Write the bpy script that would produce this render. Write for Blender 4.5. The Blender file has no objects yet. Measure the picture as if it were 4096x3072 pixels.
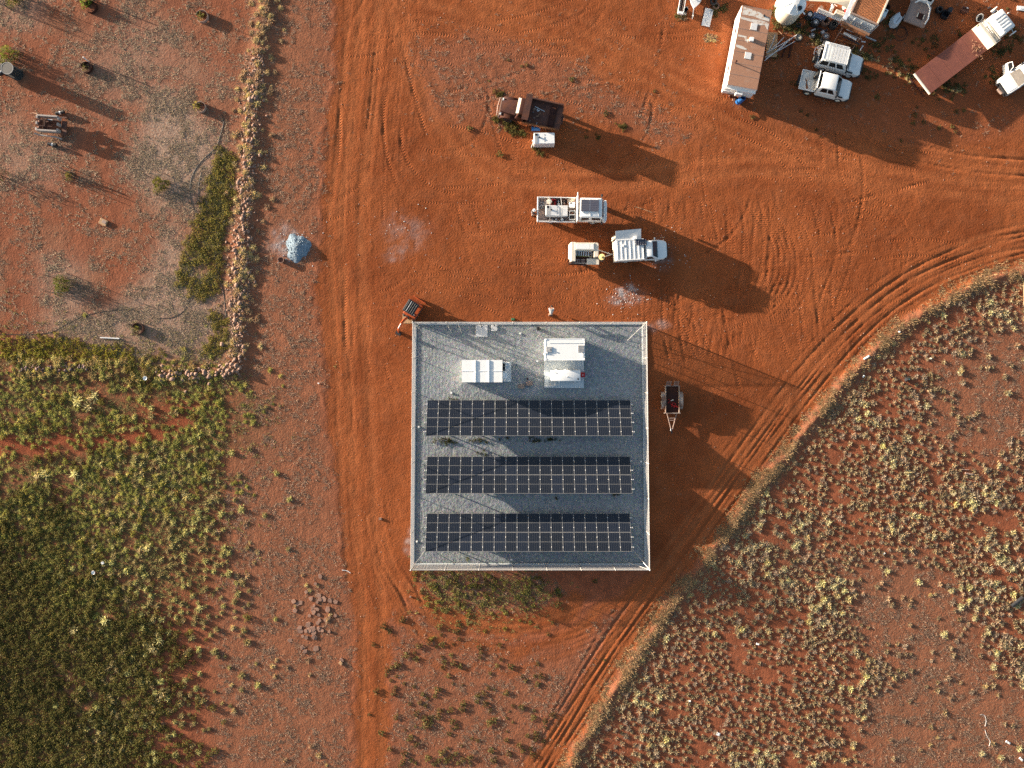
import bpy, bmesh, math, random
import numpy as np
from mathutils import Vector, Matrix, Euler

# ------------------------------------------------------------------ camera, sky, sun, exposure
CAM_H = 70.0
PX = 98.0 / 4096.0            # metres on the ground for one pixel of the 4096-wide photograph
SUN_EL, SHADOW_DIR = 8.2, -22.0   # degrees; shadows run to the lower right
R = math.radians
scene = bpy.context.scene
COL = scene.collection
cam_d = bpy.data.cameras.new('camera')
cam = bpy.data.objects.new('camera', cam_d); COL.objects.link(cam)
cam.location = (0, 0, CAM_H); cam.rotation_euler = (0, 0, 0)
cam_d.sensor_fit = 'HORIZONTAL'; cam_d.sensor_width = 36.0
cam_d.lens = 36.0 * CAM_H / 98.0
cam_d.clip_start = 0.5; cam_d.clip_end = 4000
scene.camera = cam
world = bpy.data.worlds.new('World'); scene.world = world; world.use_nodes = True
wn = world.node_tree.nodes; wl = world.node_tree.links
for n in list(wn): wn.remove(n)
sky = wn.new('ShaderNodeTexSky'); sky.sky_type = 'NISHITA'; sky.sun_disc = False
sky.sun_elevation = R(SUN_EL); sky.sun_rotation = R(-(90 + SHADOW_DIR)); sky.dust_density = 3.0; sky.ozone_density = 1.3
bg = wn.new('ShaderNodeBackground'); bg.inputs['Strength'].default_value = 0.085
wo = wn.new('ShaderNodeOutputWorld')
wl.new(sky.outputs[0], bg.inputs[0]); wl.new(bg.outputs[0], wo.inputs[0])
sun_d = bpy.data.lights.new('sun', 'SUN'); sun_d.energy = 5.0; sun_d.angle = R(0.5); sun_d.color = (1.0, 0.86, 0.70)
sun = bpy.data.objects.new('sun', sun_d); COL.objects.link(sun)
_d = Vector((math.cos(R(SHADOW_DIR)), math.sin(R(SHADOW_DIR)), -math.tan(R(SUN_EL))))
sun.rotation_euler = _d.to_track_quat('-Z', 'Y').to_euler(); sun.location = (-60, 30, 40)
scene.view_settings.view_transform = 'Standard'; scene.view_settings.look = 'None'
scene.view_settings.gamma = 1.0; scene.view_settings.use_curve_mapping = False
scene.view_settings.exposure = 1.75
scene.render.engine = 'CYCLES'
scene.cycles.max_bounces = 5; scene.cycles.diffuse_bounces = 3; scene.cycles.glossy_bounces = 3
scene.cycles.transmission_bounces = 3; scene.cycles.use_denoising = False
scene.cycles.caustics_reflective = False; scene.cycles.caustics_refractive = False

RNG = random.Random(7)
NP = np.random.default_rng(11)

def W(px, py, h=0.0):
    """a point of the photograph at height h -> world x, y"""
    k = (CAM_H - h) / CAM_H * PX
    return ((px - 2048) * k, (1536 - py) * k)

# ------------------------------------------------------------------ materials
def mat(name, col, rough=0.6, metal=0.0, var=0.18, scale=2.5, col2=None, mix_lo=0.45, mix_hi=0.6,
        bump=0.0, bscale=12.0, dust=0.0, spec=0.4, emit=None):
    m = bpy.data.materials.new(name); m.use_nodes = True
    nt = m.node_tree; N = nt.nodes; L = nt.links
    b = N['Principled BSDF']
    b.inputs['Roughness'].default_value = rough; b.inputs['Metallic'].default_value = metal
    b.inputs['Specular IOR Level'].default_value = spec
    tc = N.new('ShaderNodeTexCoord')
    no = N.new('ShaderNodeTexNoise'); no.inputs['Scale'].default_value = scale
    no.inputs['Detail'].default_value = 6; no.inputs['Roughness'].default_value = 0.65
    L.new(tc.outputs['Object'], no.inputs['Vector'])
    cr = N.new('ShaderNodeValToRGB')
    lo = [max(0, c * (1 - var)) for c in col]; hi = [min(1, c * (1 + var)) for c in col]
    cr.color_ramp.elements[0].position = 0.3; cr.color_ramp.elements[1].position = 0.7
    cr.color_ramp.elements[0].color = (*lo, 1); cr.color_ramp.elements[1].color = (*hi, 1)
    L.new(no.outputs['Fac'], cr.inputs[0]); out = cr.outputs[0]
    def layer(out, colour, sc, lo, hi, off):
        n2 = N.new('ShaderNodeTexNoise'); n2.inputs['Scale'].default_value = sc; n2.inputs['Detail'].default_value = 8
        n2.inputs['Roughness'].default_value = 0.7
        mp = N.new('ShaderNodeMapping'); mp.inputs['Location'].default_value = (off, off * 2, off * 3)
        L.new(tc.outputs['Object'], mp.inputs[0]); L.new(mp.outputs[0], n2.inputs['Vector'])
        r = N.new('ShaderNodeMapRange'); r.inputs[1].default_value = lo; r.inputs[2].default_value = hi
        L.new(n2.outputs['Fac'], r.inputs[0])
        mx = N.new('ShaderNodeMix'); mx.data_type = 'RGBA'
        L.new(r.outputs[0], mx.inputs[0]); L.new(out, mx.inputs[6]); mx.inputs[7].default_value = (*colour, 1)
        return mx.outputs[2]
    if col2: out = layer(out, col2, scale * 0.7, mix_lo, mix_hi, 3.1)
    if dust: out = layer(out, (0.30, 0.11, 0.05), 1.6, 0.75 - dust, 1.15 - dust * 0.5, 7.7)
    L.new(out, b.inputs['Base Color'])
    if bump:
        nb = N.new('ShaderNodeTexNoise'); nb.inputs['Scale'].default_value = bscale; nb.inputs['Detail'].default_value = 4
        L.new(tc.outputs['Object'], nb.inputs['Vector'])
        bp = N.new('ShaderNodeBump'); bp.inputs['Distance'].default_value = bump; bp.inputs['Strength'].default_value = 1.0
        L.new(nb.outputs['Fac'], bp.inputs['Height']); L.new(bp.outputs[0], b.inputs['Normal'])
    return m

def veg_mat(name, col, trans=0.4):
    m = bpy.data.materials.new(name); m.use_nodes = True
    nt = m.node_tree; N = nt.nodes; L = nt.links
    b = N['Principled BSDF']; b.inputs['Roughness'].default_value = 0.75; b.inputs['Specular IOR Level'].default_value = 0.15
    at = N.new('ShaderNodeAttribute'); at.attribute_name = 'tint'
    oi = N.new('ShaderNodeObjectInfo')
    hs = N.new('ShaderNodeHueSaturation')
    r1 = N.new('ShaderNodeMapRange'); r1.inputs[3].default_value = 0.475; r1.inputs[4].default_value = 0.525
    r2 = N.new('ShaderNodeMapRange'); r2.inputs[3].default_value = 0.75; r2.inputs[4].default_value = 1.2
    L.new(oi.outputs['Random'], r1.inputs[0]); L.new(oi.outputs['Random'], r2.inputs[0])
    L.new(r1.outputs[0], hs.inputs['Hue']); L.new(r2.outputs[0], hs.inputs['Value'])
    mx = N.new('ShaderNodeMix'); mx.data_type = 'RGBA'; mx.blend_type = 'MULTIPLY'; mx.inputs[0].default_value = 1
    mx.inputs[6].default_value = (*col, 1); L.new(at.outputs['Color'], mx.inputs[7])
    L.new(mx.outputs[2], hs.inputs['Color']); L.new(hs.outputs[0], b.inputs['Base Color'])
    tr = N.new('ShaderNodeBsdfTranslucent'); L.new(hs.outputs[0], tr.inputs['Color'])
    ms = N.new('ShaderNodeMixShader'); ms.inputs[0].default_value = trans
    L.new(b.outputs[0], ms.inputs[1]); L.new(tr.outputs[0], ms.inputs[2]); L.new(ms.outputs[0], N['Material Output'].inputs['Surface'])
    return m

MT = {}
MT['white'] = mat('white_paint', (0.88, 0.88, 0.86), 0.35, var=0.05)
MT['white_dusty'] = mat('dusty_white_paint', (0.86, 0.85, 0.82), 0.45, var=0.05, dust=0.08)
MT['cream'] = mat('cream_paint', (0.76, 0.68, 0.55), 0.5, var=0.08, dust=0.08)
MT['grey'] = mat('grey_metal', (0.42, 0.42, 0.42), 0.5, 0.2, var=0.12)
MT['lgrey'] = mat('light_grey_metal', (0.70, 0.70, 0.69), 0.5, 0.0, var=0.08)
MT['galv'] = mat('galvanised_steel', (0.60, 0.58, 0.55), 0.45, 0.3, var=0.12)
MT['dark'] = mat('dark_plastic', (0.025, 0.025, 0.028), 0.5, var=0.25)
MT['rubber'] = mat('tyre_rubber', (0.035, 0.033, 0.032), 0.8, var=0.3, dust=0.12)
MT['rubber_red'] = mat('dusty_tyre_rubber', (0.17, 0.095, 0.065), 0.85, var=0.3)
MT['glass'] = mat('dark_window_glass', (0.012, 0.013, 0.015), 0.12, var=0.1, spec=0.5)
MT['glass_teal'] = mat('teal_windscreen_glass', (0.012, 0.06, 0.08), 0.1, var=0.15, spec=0.5)
MT['glass_dusty'] = mat('dusty_windscreen', (0.19, 0.17, 0.15), 0.4, var=0.25, scale=1.5)
MT['rust'] = mat('brown_rusted_paint', (0.050, 0.021, 0.018), 0.8, var=0.3, col2=(0.070, 0.026, 0.015), bump=0.004, bscale=9, spec=0.15)
MT['rust_dark'] = mat('dark_rust', (0.115, 0.050, 0.036), 0.8, var=0.3, col2=(0.17, 0.062, 0.034), bump=0.004)
MT['rust_orange'] = mat('orange_rust', (0.30, 0.11, 0.035), 0.8, var=0.3, col2=(0.14, 0.05, 0.025), scale=5)
MT['wood'] = mat('weathered_timber', (0.30, 0.16, 0.095), 0.8, var=0.25, scale=6)
MT['ply'] = mat('dusty_plywood', (0.46, 0.28, 0.15), 0.8, var=0.15)
MT['blue'] = mat('blue_plastic', (0.02, 0.13, 0.38), 0.4, var=0.15)
MT['red'] = mat('red_paint', (0.50, 0.02, 0.02), 0.4, var=0.12)
MT['orange'] = mat('orange_machine_paint', (0.40, 0.075, 0.018), 0.5, var=0.12, dust=0.08)
MT['gravel_stone'] = mat('gravel_stone', (0.32, 0.325, 0.32), 0.9, var=0.2)
MT['old_timber'] = mat('grey_old_timber', (0.38, 0.33, 0.30), 0.85, var=0.25, scale=5)
MT['rusty_steel'] = mat('brown_trailer_steel', (0.42, 0.33, 0.27), .7, 0, var=.3, col2=(.22, .12, .08))
MT['wire'] = mat('dull_wire', (0.10, 0.095, 0.09), 0.6, 0.2)
MT['concrete'] = mat('pale_concrete', (0.60, 0.66, 0.68), 0.8, var=0.08, scale=4, bump=0.002)
MT['card'] = mat('brown_cardboard', (0.34, 0.24, 0.19), 0.85, var=0.1)
MT['green'] = mat('green_plastic', (0.03, 0.13, 0.06), 0.6, var=0.15)
MT['skin'] = mat('skin', (0.38, 0.19, 0.12), 0.6, var=0.08)
MT['black_cloth'] = mat('dark_work_cloth', (0.03, 0.03, 0.035), 0.9, var=0.25)
MT['white_cloth'] = mat('pale_shirt_cloth', (0.66, 0.62, 0.52), 0.9, var=0.1)
MT['grey_cloth'] = mat('grey_shirt_cloth', (0.34, 0.35, 0.36), 0.9, var=0.1)
MT['straw'] = mat('straw_hat', (0.60, 0.46, 0.20), 0.85, var=0.15)
MT['hair'] = mat('dark_hair', (0.02, 0.015, 0.012), 0.7, var=0.2)
MT['hose'] = mat('black_poly_pipe', (0.03, 0.027, 0.025), 0.6, var=0.2, dust=0.15)
MT['tan'] = mat('tan_dusty_steel', (0.36, 0.25, 0.20), 0.7, var=0.15, dust=0.2)
MT['deck_red'] = mat('red_steel_deck', (0.21, 0.070, 0.048), 0.75, var=0.18, scale=1.2, dust=0.22)
MT['stone'] = mat('pink_field_stone', (0.30, 0.185, 0.135), 0.9, var=0.4, scale=1.2, bump=0.01)
MT['slab'] = mat('pink_flagstone', (0.33, 0.185, 0.13), 0.9, var=0.22, scale=1.5, bump=0.006)
MT['purple_stone'] = mat('purple_grey_stone', (0.17, 0.11, 0.10), 0.9, var=0.3, scale=1.5, bump=0.01)
MT['sailcloth'] = mat('white_canvas', (0.66, 0.67, 0.68), 0.8, var=0.08, bump=0.01, bscale=5)
MT['tarp'] = mat('cream_tarpaulin', (0.70, 0.60, 0.45), 0.8, var=0.06)
MT['shed_wall'] = mat('pale_corrugated_steel', (0.72, 0.76, 0.80), 0.5, 0.0, var=0.15, scale=3, dust=0.1)
MT['shed_rust'] = mat('rust_corrugated_roof', (0.46, 0.18, 0.075), 0.75, var=0.22, scale=1.5)
MT['grass_dead'] = veg_mat('dead_grass', (0.42, 0.30, 0.20))
MT['spinifex'] = veg_mat('spinifex_blades', (0.58, 0.50, 0.31))
MT['leaf'] = veg_mat('green_leaves', (0.19, 0.18, 0.05))
MT['leaf_deep'] = veg_mat('deep_green_leaves', (0.16, 0.175, 0.035))
MT['leaf_dark'] = veg_mat('dark_green_leaves', (0.14, 0.13, 0.05))
MT['twig'] = mat('twig_bark', (0.10, 0.07, 0.05), 0.9)

# ------------------------------------------------------------------ mesh builder
class MB:
    def __init__(s): s.v = []; s.f = []; s.m = []
    def add(s, verts, faces, mi=0):
        o = len(s.v); s.v += [tuple(v) for v in verts]
        s.f += [tuple(i + o for i in f) for f in faces]; s.m += [mi] * len(faces); return s
    def mark(s): return len(s.v)
    def xf(s, M, a=0):
        s.v = s.v[:a] + [tuple(M @ Vector(v)) for v in s.v[a:]]; return s
    def box(s, c, d, rz=0, rx=0, ry=0, mi=0):
        x, y, z = d[0] / 2, d[1] / 2, d[2] / 2
        E = Euler((rx, ry, rz)).to_matrix(); c = Vector(c)
        vs = [c + E @ Vector(p) for p in ((-x, -y, -z), (x, -y, -z), (x, y, -z), (-x, y, -z), (-x, -y, z), (x, -y, z), (x, y, z), (-x, y, z))]
        return s.add(vs, [(0, 3, 2, 1), (4, 5, 6, 7), (0, 1, 5, 4), (1, 2, 6, 5), (2, 3, 7, 6), (3, 0, 4, 7)], mi)
    def hexa(s, vs, bevel=0.0, seg=2, mi=0):
        """eight corners: bottom 4 counter-clockwise, top 4"""
        fs = [(0, 3, 2, 1), (4, 5, 6, 7), (0, 1, 5, 4), (1, 2, 6, 5), (2, 3, 7, 6), (3, 0, 4, 7)]
        if bevel <= 0: return s.add(vs, fs, mi)
        bm = bmesh.new(); bv = [bm.verts.new(v) for v in vs]
        for f in fs: bm.faces.new([bv[i] for i in f])
        bmesh.ops.bevel(bm, geom=list(bm.edges), offset=bevel, segments=seg, affect='EDGES', profile=0.5)
        bm.verts.index_update()
        s.add([v.co.copy() for v in bm.verts], [tuple(v.index for v in f.verts) for f in bm.faces], mi); bm.free(); return s
    def rbox(s, c, d, r=0.03, rz=0, seg=2, mi=0, top=1.0):
        x, y, z = d[0] / 2, d[1] / 2, d[2] / 2
        a = s.mark()
        s.hexa([(-x, -y, -z), (x, -y, -z), (x, y, -z), (-x, y, -z), (-x * top, -y * top, z), (x * top, -y * top, z), (x * top, y * top, z), (-x * top, y * top, z)], r, seg, mi)
        return s.xf(Matrix.Translation(c) @ Matrix.Rotation(rz, 4, 'Z'), a)
    def cyl(s, p0, p1, r0, r1=None, n=10, mi=0):
        if r1 is None: r1 = r0
        p0 = Vector(p0); p1 = Vector(p1); q = (p1 - p0).to_track_quat('Z', 'Y')
        vs = []
        for p, r in ((p0, r0), (p1, r1)):
            for i in range(n):
                a = 2 * math.pi * i / n; vs.append(p + q @ Vector((r * math.cos(a), r * math.sin(a), 0)))
        fs = [(i, (i + 1) % n, n + (i + 1) % n, n + i) for i in range(n)] + [tuple(range(n - 1, -1, -1)), tuple(range(n, 2 * n))]
        return s.add(vs, fs, mi)
    def tube(s, pts, r, n=6, mi=0):
        pts = [Vector(p) for p in pts]; vs = []
        for i, p in enumerate(pts):
            d = (pts[min(i + 1, len(pts) - 1)] - pts[max(i - 1, 0)])
            q = d.to_track_quat('Z', 'Y')
            rr = r[i] if isinstance(r, (list, tuple)) else r
            for k in range(n):
                a = 2 * math.pi * k / n; vs.append(p + q @ Vector((rr * math.cos(a), rr * math.sin(a), 0)))
        fs = []
        for i in range(len(pts) - 1):
            for k in range(n): fs.append((i * n + k, i * n + (k + 1) % n, (i + 1) * n + (k + 1) % n, (i + 1) * n + k))
        fs += [tuple(range(n - 1, -1, -1)), tuple(range((len(pts) - 1) * n, len(pts) * n))]
        return s.add(vs, fs, mi)
    def lathe(s, prof, n=20, M=None, mi=0, close=False):
        """prof: list of (radius, z); close joins last profile point to the first"""
        vs = []; m = len(prof)
        for r, z in prof:
            for i in range(n):
                a = 2 * math.pi * i / n; v = Vector((r * math.cos(a), r * math.sin(a), z)); vs.append(M @ v if M else v)
        fs = []
        for j in range(m if close else m - 1):
            k = (j + 1) % m
            for i in range(n): fs.append((j * n + i, j * n + (i + 1) % n, k * n + (i + 1) % n, k * n + i))
        if not close:
            if prof[0][0] > 1e-4: fs.append(tuple(range(n - 1, -1, -1)))
            if prof[-1][0] > 1e-4: fs.append(tuple(range((m - 1) * n, m * n)))
        return s.add(vs, fs, mi)
    def prism(s, pts, z0, z1, mi=0, top=None):
        n = len(pts); top = top or pts
        vs = [(x, y, z0) for x, y in pts] + [(x, y, z1) for x, y in top]
        return s.add(vs, [tuple(range(n - 1, -1, -1)), tuple(range(n, 2 * n))] + [(i, (i + 1) % n, n + (i + 1) % n, n + i) for i in range(n)], mi)
    def loft(s, rings, mi=0):
        n = len(rings[0]); vs = [p for r in rings for p in r]; fs = []
        for j in range(len(rings) - 1):
            for i in range(n): fs.append((j * n + i, j * n + (i + 1) % n, (j + 1) * n + (i + 1) % n, (j + 1) * n + i))
        fs += [tuple(range(n - 1, -1, -1)), tuple(range((len(rings) - 1) * n, len(rings) * n))]
        return s.add(vs, fs, mi)
    def quadslab(s, q, u0, u1, v0, v1, t=0.012, off=0.003, mi=0):
        """thin slab lying on the quad q (a, b, c, d counter-clockwise from outside), as a pane"""
        a, b, c, d = [Vector(p) for p in q]
        P = lambda u, v: (a * (1 - u) + b * u) * (1 - v) + (d * (1 - u) + c * u) * v
        nrm = (b - a).cross(d - a).normalized()
        lo = [P(u0, v0), P(u1, v0), P(u1, v1), P(u0, v1)]
        return s.hexa([p - nrm * 0.02 for p in lo] + [p + nrm * (off + t) for p in lo], 0, mi=mi)
    def mesh(s, name, mats, smooth=False, angle=None):
        me = bpy.data.meshes.new(name); me.from_pydata(s.v, [], s.f)
        for m in (mats if isinstance(mats, (list, tuple)) else [mats]): me.materials.append(m)
        if len(me.materials) > 1: me.polygons.foreach_set('material_index', s.m)
        bm = bmesh.new(); bm.from_mesh(me); bmesh.ops.recalc_face_normals(bm, faces=bm.faces); bm.to_mesh(me); bm.free()
        if smooth:
            me.polygons.foreach_set('use_smooth', [True] * len(me.polygons))
            me.set_sharp_from_angle(angle=R(angle or 40))
        me.update(); return me

def link(name, me, parent=None, loc=(0, 0, 0), rz=0.0):
    o = bpy.data.objects.new(name, me); COL.objects.link(o)
    if parent: o.parent = parent
    o.location = loc; o.rotation_euler = (0, 0, rz); return o
def tag(o, label=None, cat=None, group=None, kind=None):
    if label: o['label'] = label
    if cat: o['category'] = cat
    if group: o['group'] = group
    if kind: o['kind'] = kind
    return o
def thing(name, label, cat, loc=(0, 0, 0), rz=0.0, group=None):
    o = bpy.data.objects.new(name, None); COL.objects.link(o); o.empty_display_size = 0.3
    o.location = (*loc, 0) if len(loc) == 2 else loc; o.rotation_euler = (0, 0, rz); return tag(o, label, cat, group)
def part(name, mb, m, parent, smooth=False, label=None, kind=None, angle=None):
    o = link(name, mb.mesh(name, m, smooth, angle), parent); return tag(o, label, kind=kind)
def solo(name, mb, m, label, cat, loc=(0, 0, 0), rz=0.0, group=None, smooth=False, kind=None):
    o = link(name, mb.mesh(name, m, smooth), None, (*loc, 0) if len(loc) == 2 else loc, rz); return tag(o, label, cat, group, kind)
def dup(o, parent=None, loc=None, rz=None, label=None, group=None):
    c = o.copy(); COL.objects.link(c); c.parent = parent
    if loc is not None: c.location = (*loc, c.location[2]) if len(loc) == 2 else loc
    if rz is not None: c.rotation_euler = (0, 0, rz)
    if label: c['label'] = label
    if group: c['group'] = group
    for ch in list(o.children): dup(ch, c)
    return c
# ------------------------------------------------------------------ numpy fields
def vnoise(x, y, seed):
    xi = np.floor(x).astype(np.int64); yi = np.floor(y).astype(np.int64)
    fx = x - xi; fy = y - yi; fx = fx * fx * (3 - 2 * fx); fy = fy * fy * (3 - 2 * fy)
    def h(a, b):
        n = (a * 374761393 + b * 668265263 + seed * 974634777) & 0x7fffffff
        n = ((n ^ (n >> 13)) * 1274126177) & 0x7fffffff
        return ((n ^ (n >> 16)) & 0xffff) / 65535.0
    return (h(xi, yi) * (1 - fx) + h(xi + 1, yi) * fx) * (1 - fy) + (h(xi, yi + 1) * (1 - fx) + h(xi + 1, yi + 1) * fx) * fy
def fbm(x, y, seed, oct=4, gain=0.5):
    s = 0; a = 1; t = 0
    for o in range(oct):
        s = s + a * vnoise(x * 2 ** o, y * 2 ** o, seed + o * 17); t += a; a *= gain
    return s / t
def sd_poly(U, V, P):
    d = np.full(U.shape, 1e9); ins = np.zeros(U.shape, bool); n = len(P)
    for i in range(n):
        ax, ay = P[i]; bx, by = P[(i + 1) % n]
        ex, ey = bx - ax, by - ay; wx, wy = U - ax, V - ay
        t = np.clip((wx * ex + wy * ey) / (ex * ex + ey * ey + 1e-9), 0, 1)
        d = np.minimum(d, (wx - ex * t) ** 2 + (wy - ey * t) ** 2)
        c = ((ay > V) != (by > V)) & (U < (bx - ax) * (V - ay) / ((by - ay) if by != ay else 1e-9) + ax)
        ins ^= c
    d = np.sqrt(d); return np.where(ins, -d, d)
def pl_dist(U, V, P):
    """distance, arc length and signed side distance to a polyline, in the same units as P"""
    d = np.full(U.shape, 1e9); arc = np.zeros(U.shape); sg = np.zeros(U.shape); L = 0
    for i in range(len(P) - 1):
        ax, ay = P[i]; bx, by = P[i + 1]; ex, ey = bx - ax, by - ay; ln = math.hypot(ex, ey)
        wx, wy = U - ax, V - ay
        t = np.clip((wx * ex + wy * ey) / (ln * ln + 1e-9), 0, 1)
        dd = np.sqrt((wx - ex * t) ** 2 + (wy - ey * t) ** 2)
        m = dd < d
        d = np.where(m, dd, d); arc = np.where(m, L + t * ln, arc)
        sg = np.where(m, np.sign(ex * wy - ey * wx), sg); L += ln
    return d, arc, sg
def sig(x): return 1 / (1 + np.exp(-np.clip(x, -30, 30)))
def smooth_line(P, k=8):
    P = [np.array(p, float) for p in P]; out = []
    for i in range(len(P) - 1):
        p0 = P[max(i - 1, 0)]; p1 = P[i]; p2 = P[i + 1]; p3 = P[min(i + 2, len(P) - 1)]
        for j in range(k):
            t = j / k
            out.append(tuple(0.5 * ((2 * p1) + (-p0 + p2) * t + (2 * p0 - 5 * p1 + 4 * p2 - p3) * t * t + (-p0 + 3 * p1 - 3 * p2 + p3) * t ** 3)))
    out.append(tuple(P[-1])); return out

# ------------------------------------------------------------------ zones, in photograph pixels
LEFT_ROAD = [(1330, -300), (1345, 300), (1292, 560), (1285, 830), (1255, 1150), (1290, 1330), (1310, 1700), (1350, 2050), (1380, 2300), (1420, 2550), (1425, 3400), (1548, 3400), (1550, 2750), (1570, 2480), (1640, 2330), (1720, 2260), (1700, -300)]
BERM = [(4700, 1000), (4096, 1085), (3900, 1135), (3700, 1240), (3500, 1395), (3370, 1535), (3250, 1690), (3100, 1870), (2950, 2065), (2800, 2265), (2640, 2480), (2500, 2700), (2350, 2930), (2270, 3072), (2150, 3300)]
YARD = [(1600, -300), (4700, -300), (4700, 980), (4096, 1062), (3900, 1112), (3695, 1218), (3490, 1372), (3355, 1510), (3235, 1668), (3085, 1846), (2935, 2040), (2785, 2240), (2625, 2455), (2485, 2675), (2335, 2905), (2262, 3050), (2150, 3300), (1990, 3300), (2120, 3040), (2330, 2720), (2480, 2470), (2560, 2340), (2610, 2260), (1640, 2260)]
JUNK = [(2660, -300), (2700, 50), (2830, 130), (2920, 320), (2960, 480), (3300, 560), (3800, 640), (4096, 560), (4700, 560), (4700, -300)]
WALL = [(1075, -120), (1058, 60), (1040, 200), (1008, 420), (1000, 620), (985, 800), (965, 1000), (952, 1200), (950, 1400), (935, 1475)]
WALL2 = [(935, 1475), (850, 1492), (740, 1490), (640, 1485), (520, 1480), (400, 1478), (250, 1478), (80, 1470)]
PAD = [(1651, 1289), (2587, 1289), (2599, 2280), (1643, 2280)]
_kp = (CAM_H - 2.25) / CAM_H
PADW = [((x - 2048) * PX * _kp, (1536 - y) * PX * _kp) for x, y in PAD]       # fence top seen in the photograph
PADG = [(2048 + (x - 2048) * _kp, 1536 + (y - 1536) * _kp) for x, y in PAD]

fine = 0.14
cx = np.arange(-51.6, 51.61, fine); cy = np.arange(-39.6, 39.61, fine)
far = 1.35 ** np.arange(1, 11) * 1.2; far = np.cumsum(far)
far = np.concatenate([far, [far[-1] + 200, far[-1] + 700, far[-1] + 1600]])
gxs = np.concatenate([cx[0] - far[::-1], cx, cx[-1] + far]); gys = np.concatenate([cy[0] - far[::-1], cy, cy[-1] + far])
GX, GY = np.meshgrid(gxs, gys)
U = 2048 + GX / PX; V = 1536 - GY / PX
wob1 = fbm(GX * 0.35, GY * 0.35, 1, 4) - 0.5; wob2 = fbm(GX * 0.35, GY * 0.35, 51, 4) - 0.5
fr1 = fbm(GX * 1.1, GY * 1.1, 5, 4); big = fbm(GX * 0.11, GY * 0.11, 9, 4)
UW = U + wob1 * 90; VW = V + wob2 * 90
def zone(poly, soft=20, warp=True):
    return sig(-sd_poly(UW if warp else U, VW if warp else V, poly) / soft)
# bare driven earth
wob3 = fbm(GX * 1.3, GY * 1.3, 3, 3) - .5
UL = U + wob1 * 50 + wob3 * 40; VL = V + wob2 * 50 + wob3 * 30
road = np.maximum(sig(-sd_poly(UL, VL, LEFT_ROAD) / 13), sig(-sd_poly(UL, VL, YARD) / 8))
for P, w in (([(1480, 2050), (1560, 2270), (1720, 2420), (1950, 2500), (2230, 2480), (2290, 2420)], 48), ([(1500, 2250), (1600, 2430), (1800, 2560), (2100, 2600), (2350, 2510), (2560, 2330)], 30), ([(1480, 2300), (1600, 2560), (1850, 2680), (2150, 2660), (2400, 2520)], 14)):
    d, _, _ = pl_dist(UW, VW, smooth_line(P)); road = np.maximum(road, sig((w - d) / 16) * 0.85)
grassy = np.zeros(U.shape)
for poly, s, k in (([(1650, 190), (1850, 110), (2080, 140), (2350, 240), (2600, 400), (2800, 560), (2640, 610), (2350, 480), (2120, 420), (2000, 520), (1880, 560), (1700, 420), (1640, 300)], 38, 0.8),
                   ([(1900, -40), (2500, 60), (2750, 220), (2860, 300), (2700, 300), (2400, 160)], 30, 0.25),
                   ([(3100, 420), (3500, 480), (3900, 470), (4096, 430), (4096, 540), (3700, 560), (3300, 520)], 40, 0.25)):
    grassy = np.maximum(grassy, zone(poly, s) * k)
junk = zone(JUNK, 25)
road = road * (1 - grassy * 0.85) * (1 - junk * 0.35)
# a soft orange skirt where wheels spread dust beyond the road
# dry grass litter
paddock = zone([(-400, -400), (990, -400), (970, 500), (900, 1000), (880, 1380), (-400, 1380)], 30)
grey = np.zeros(U.shape)
for poly, s, k in (([(610, 340), (740, 400), (880, 560), (860, 700), (760, 860), (650, 830), (540, 680), (560, 480)], 30, 1.0), ([(690, 900), (780, 1090), (900, 1180), (890, 1340), (820, 1430), (640, 1440), (420, 1380), (180, 1345), (170, 1270), (420, 1230), (600, 1110), (650, 960)], 28, .9),
                   ([(520, 30), (720, 130), (650, 400), (420, 420), (330, 250)], 45, .5), ([(-50, 470), (250, 560), (230, 720), (-50, 740)], 40, .55), ([(0, -40), (180, -40), (170, 90), (0, 110)], 20, .6), ([(170, 1040), (330, 1060), (330, 1250), (200, 1290)], 25, .8),
                   ([(340, 200), (640, 130), (900, 330), (700, 360), (420, 330)], 50, .45)):
    grey = np.maximum(grey, zone(poly, s) * k)
litter = np.zeros(U.shape)
litter = np.maximum(litter, zone([(3370, 2250), (3640, 2220), (3920, 2420), (3960, 2700), (4150, 2720), (4150, 3150), (3420, 3150), (3440, 2800), (3560, 2650), (3380, 2480)], 40) * 0.95)
litter = np.maximum(litter, zone([(3700, 1530), (3950, 1300), (4150, 1240), (4150, 1800), (3950, 1880), (3760, 1780)], 40) * 0.8)
litter = np.maximum(litter, zone([(3080, 2240), (3240, 2150), (3330, 2230), (3200, 2320)], 30) * 0.7)
strip = zone([(1040, -300), (1330, -300), (1330, 300), (1285, 600), (1280, 830), (1240, 1150), (1290, 1400), (1310, 1700), (1350, 2050), (1400, 2400), (1415, 3400), (820, 3400), (850, 2600), (900, 2000), (960, 1600)], 25)
litter = np.maximum(litter, strip * 0.75)
tri = zone([(1560, 2500), (1700, 2420), (2050, 2620), (2400, 2560), (2480, 2440), (2320, 2740), (2120, 3060), (2050, 3300), (1560, 3300)], 22)
litter = np.maximum(litter, tri * 0.6)
litter = np.maximum(litter, paddock * np.clip((fbm(GX * .55, GY * .55, 88, 4) - .43) * 3.2, 0, .75)); litter = np.maximum(litter, grassy * 0.8); litter = np.maximum(litter, junk * 0.18)
weedy = zone([(1690, 2290), (2150, 2290), (2200, 2370), (2180, 2450), (1900, 2470), (1760, 2430)], 22)
litter = np.maximum(litter, weedy * 0.7)
bermd, berma, bermside = pl_dist(U + wob1 * 18, V + wob2 * 18, BERM)
litter = np.maximum(litter, sig((45 - np.abs(bermd * bermside + (-8))) / 12) * 0.85 * (1 - road))
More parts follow.
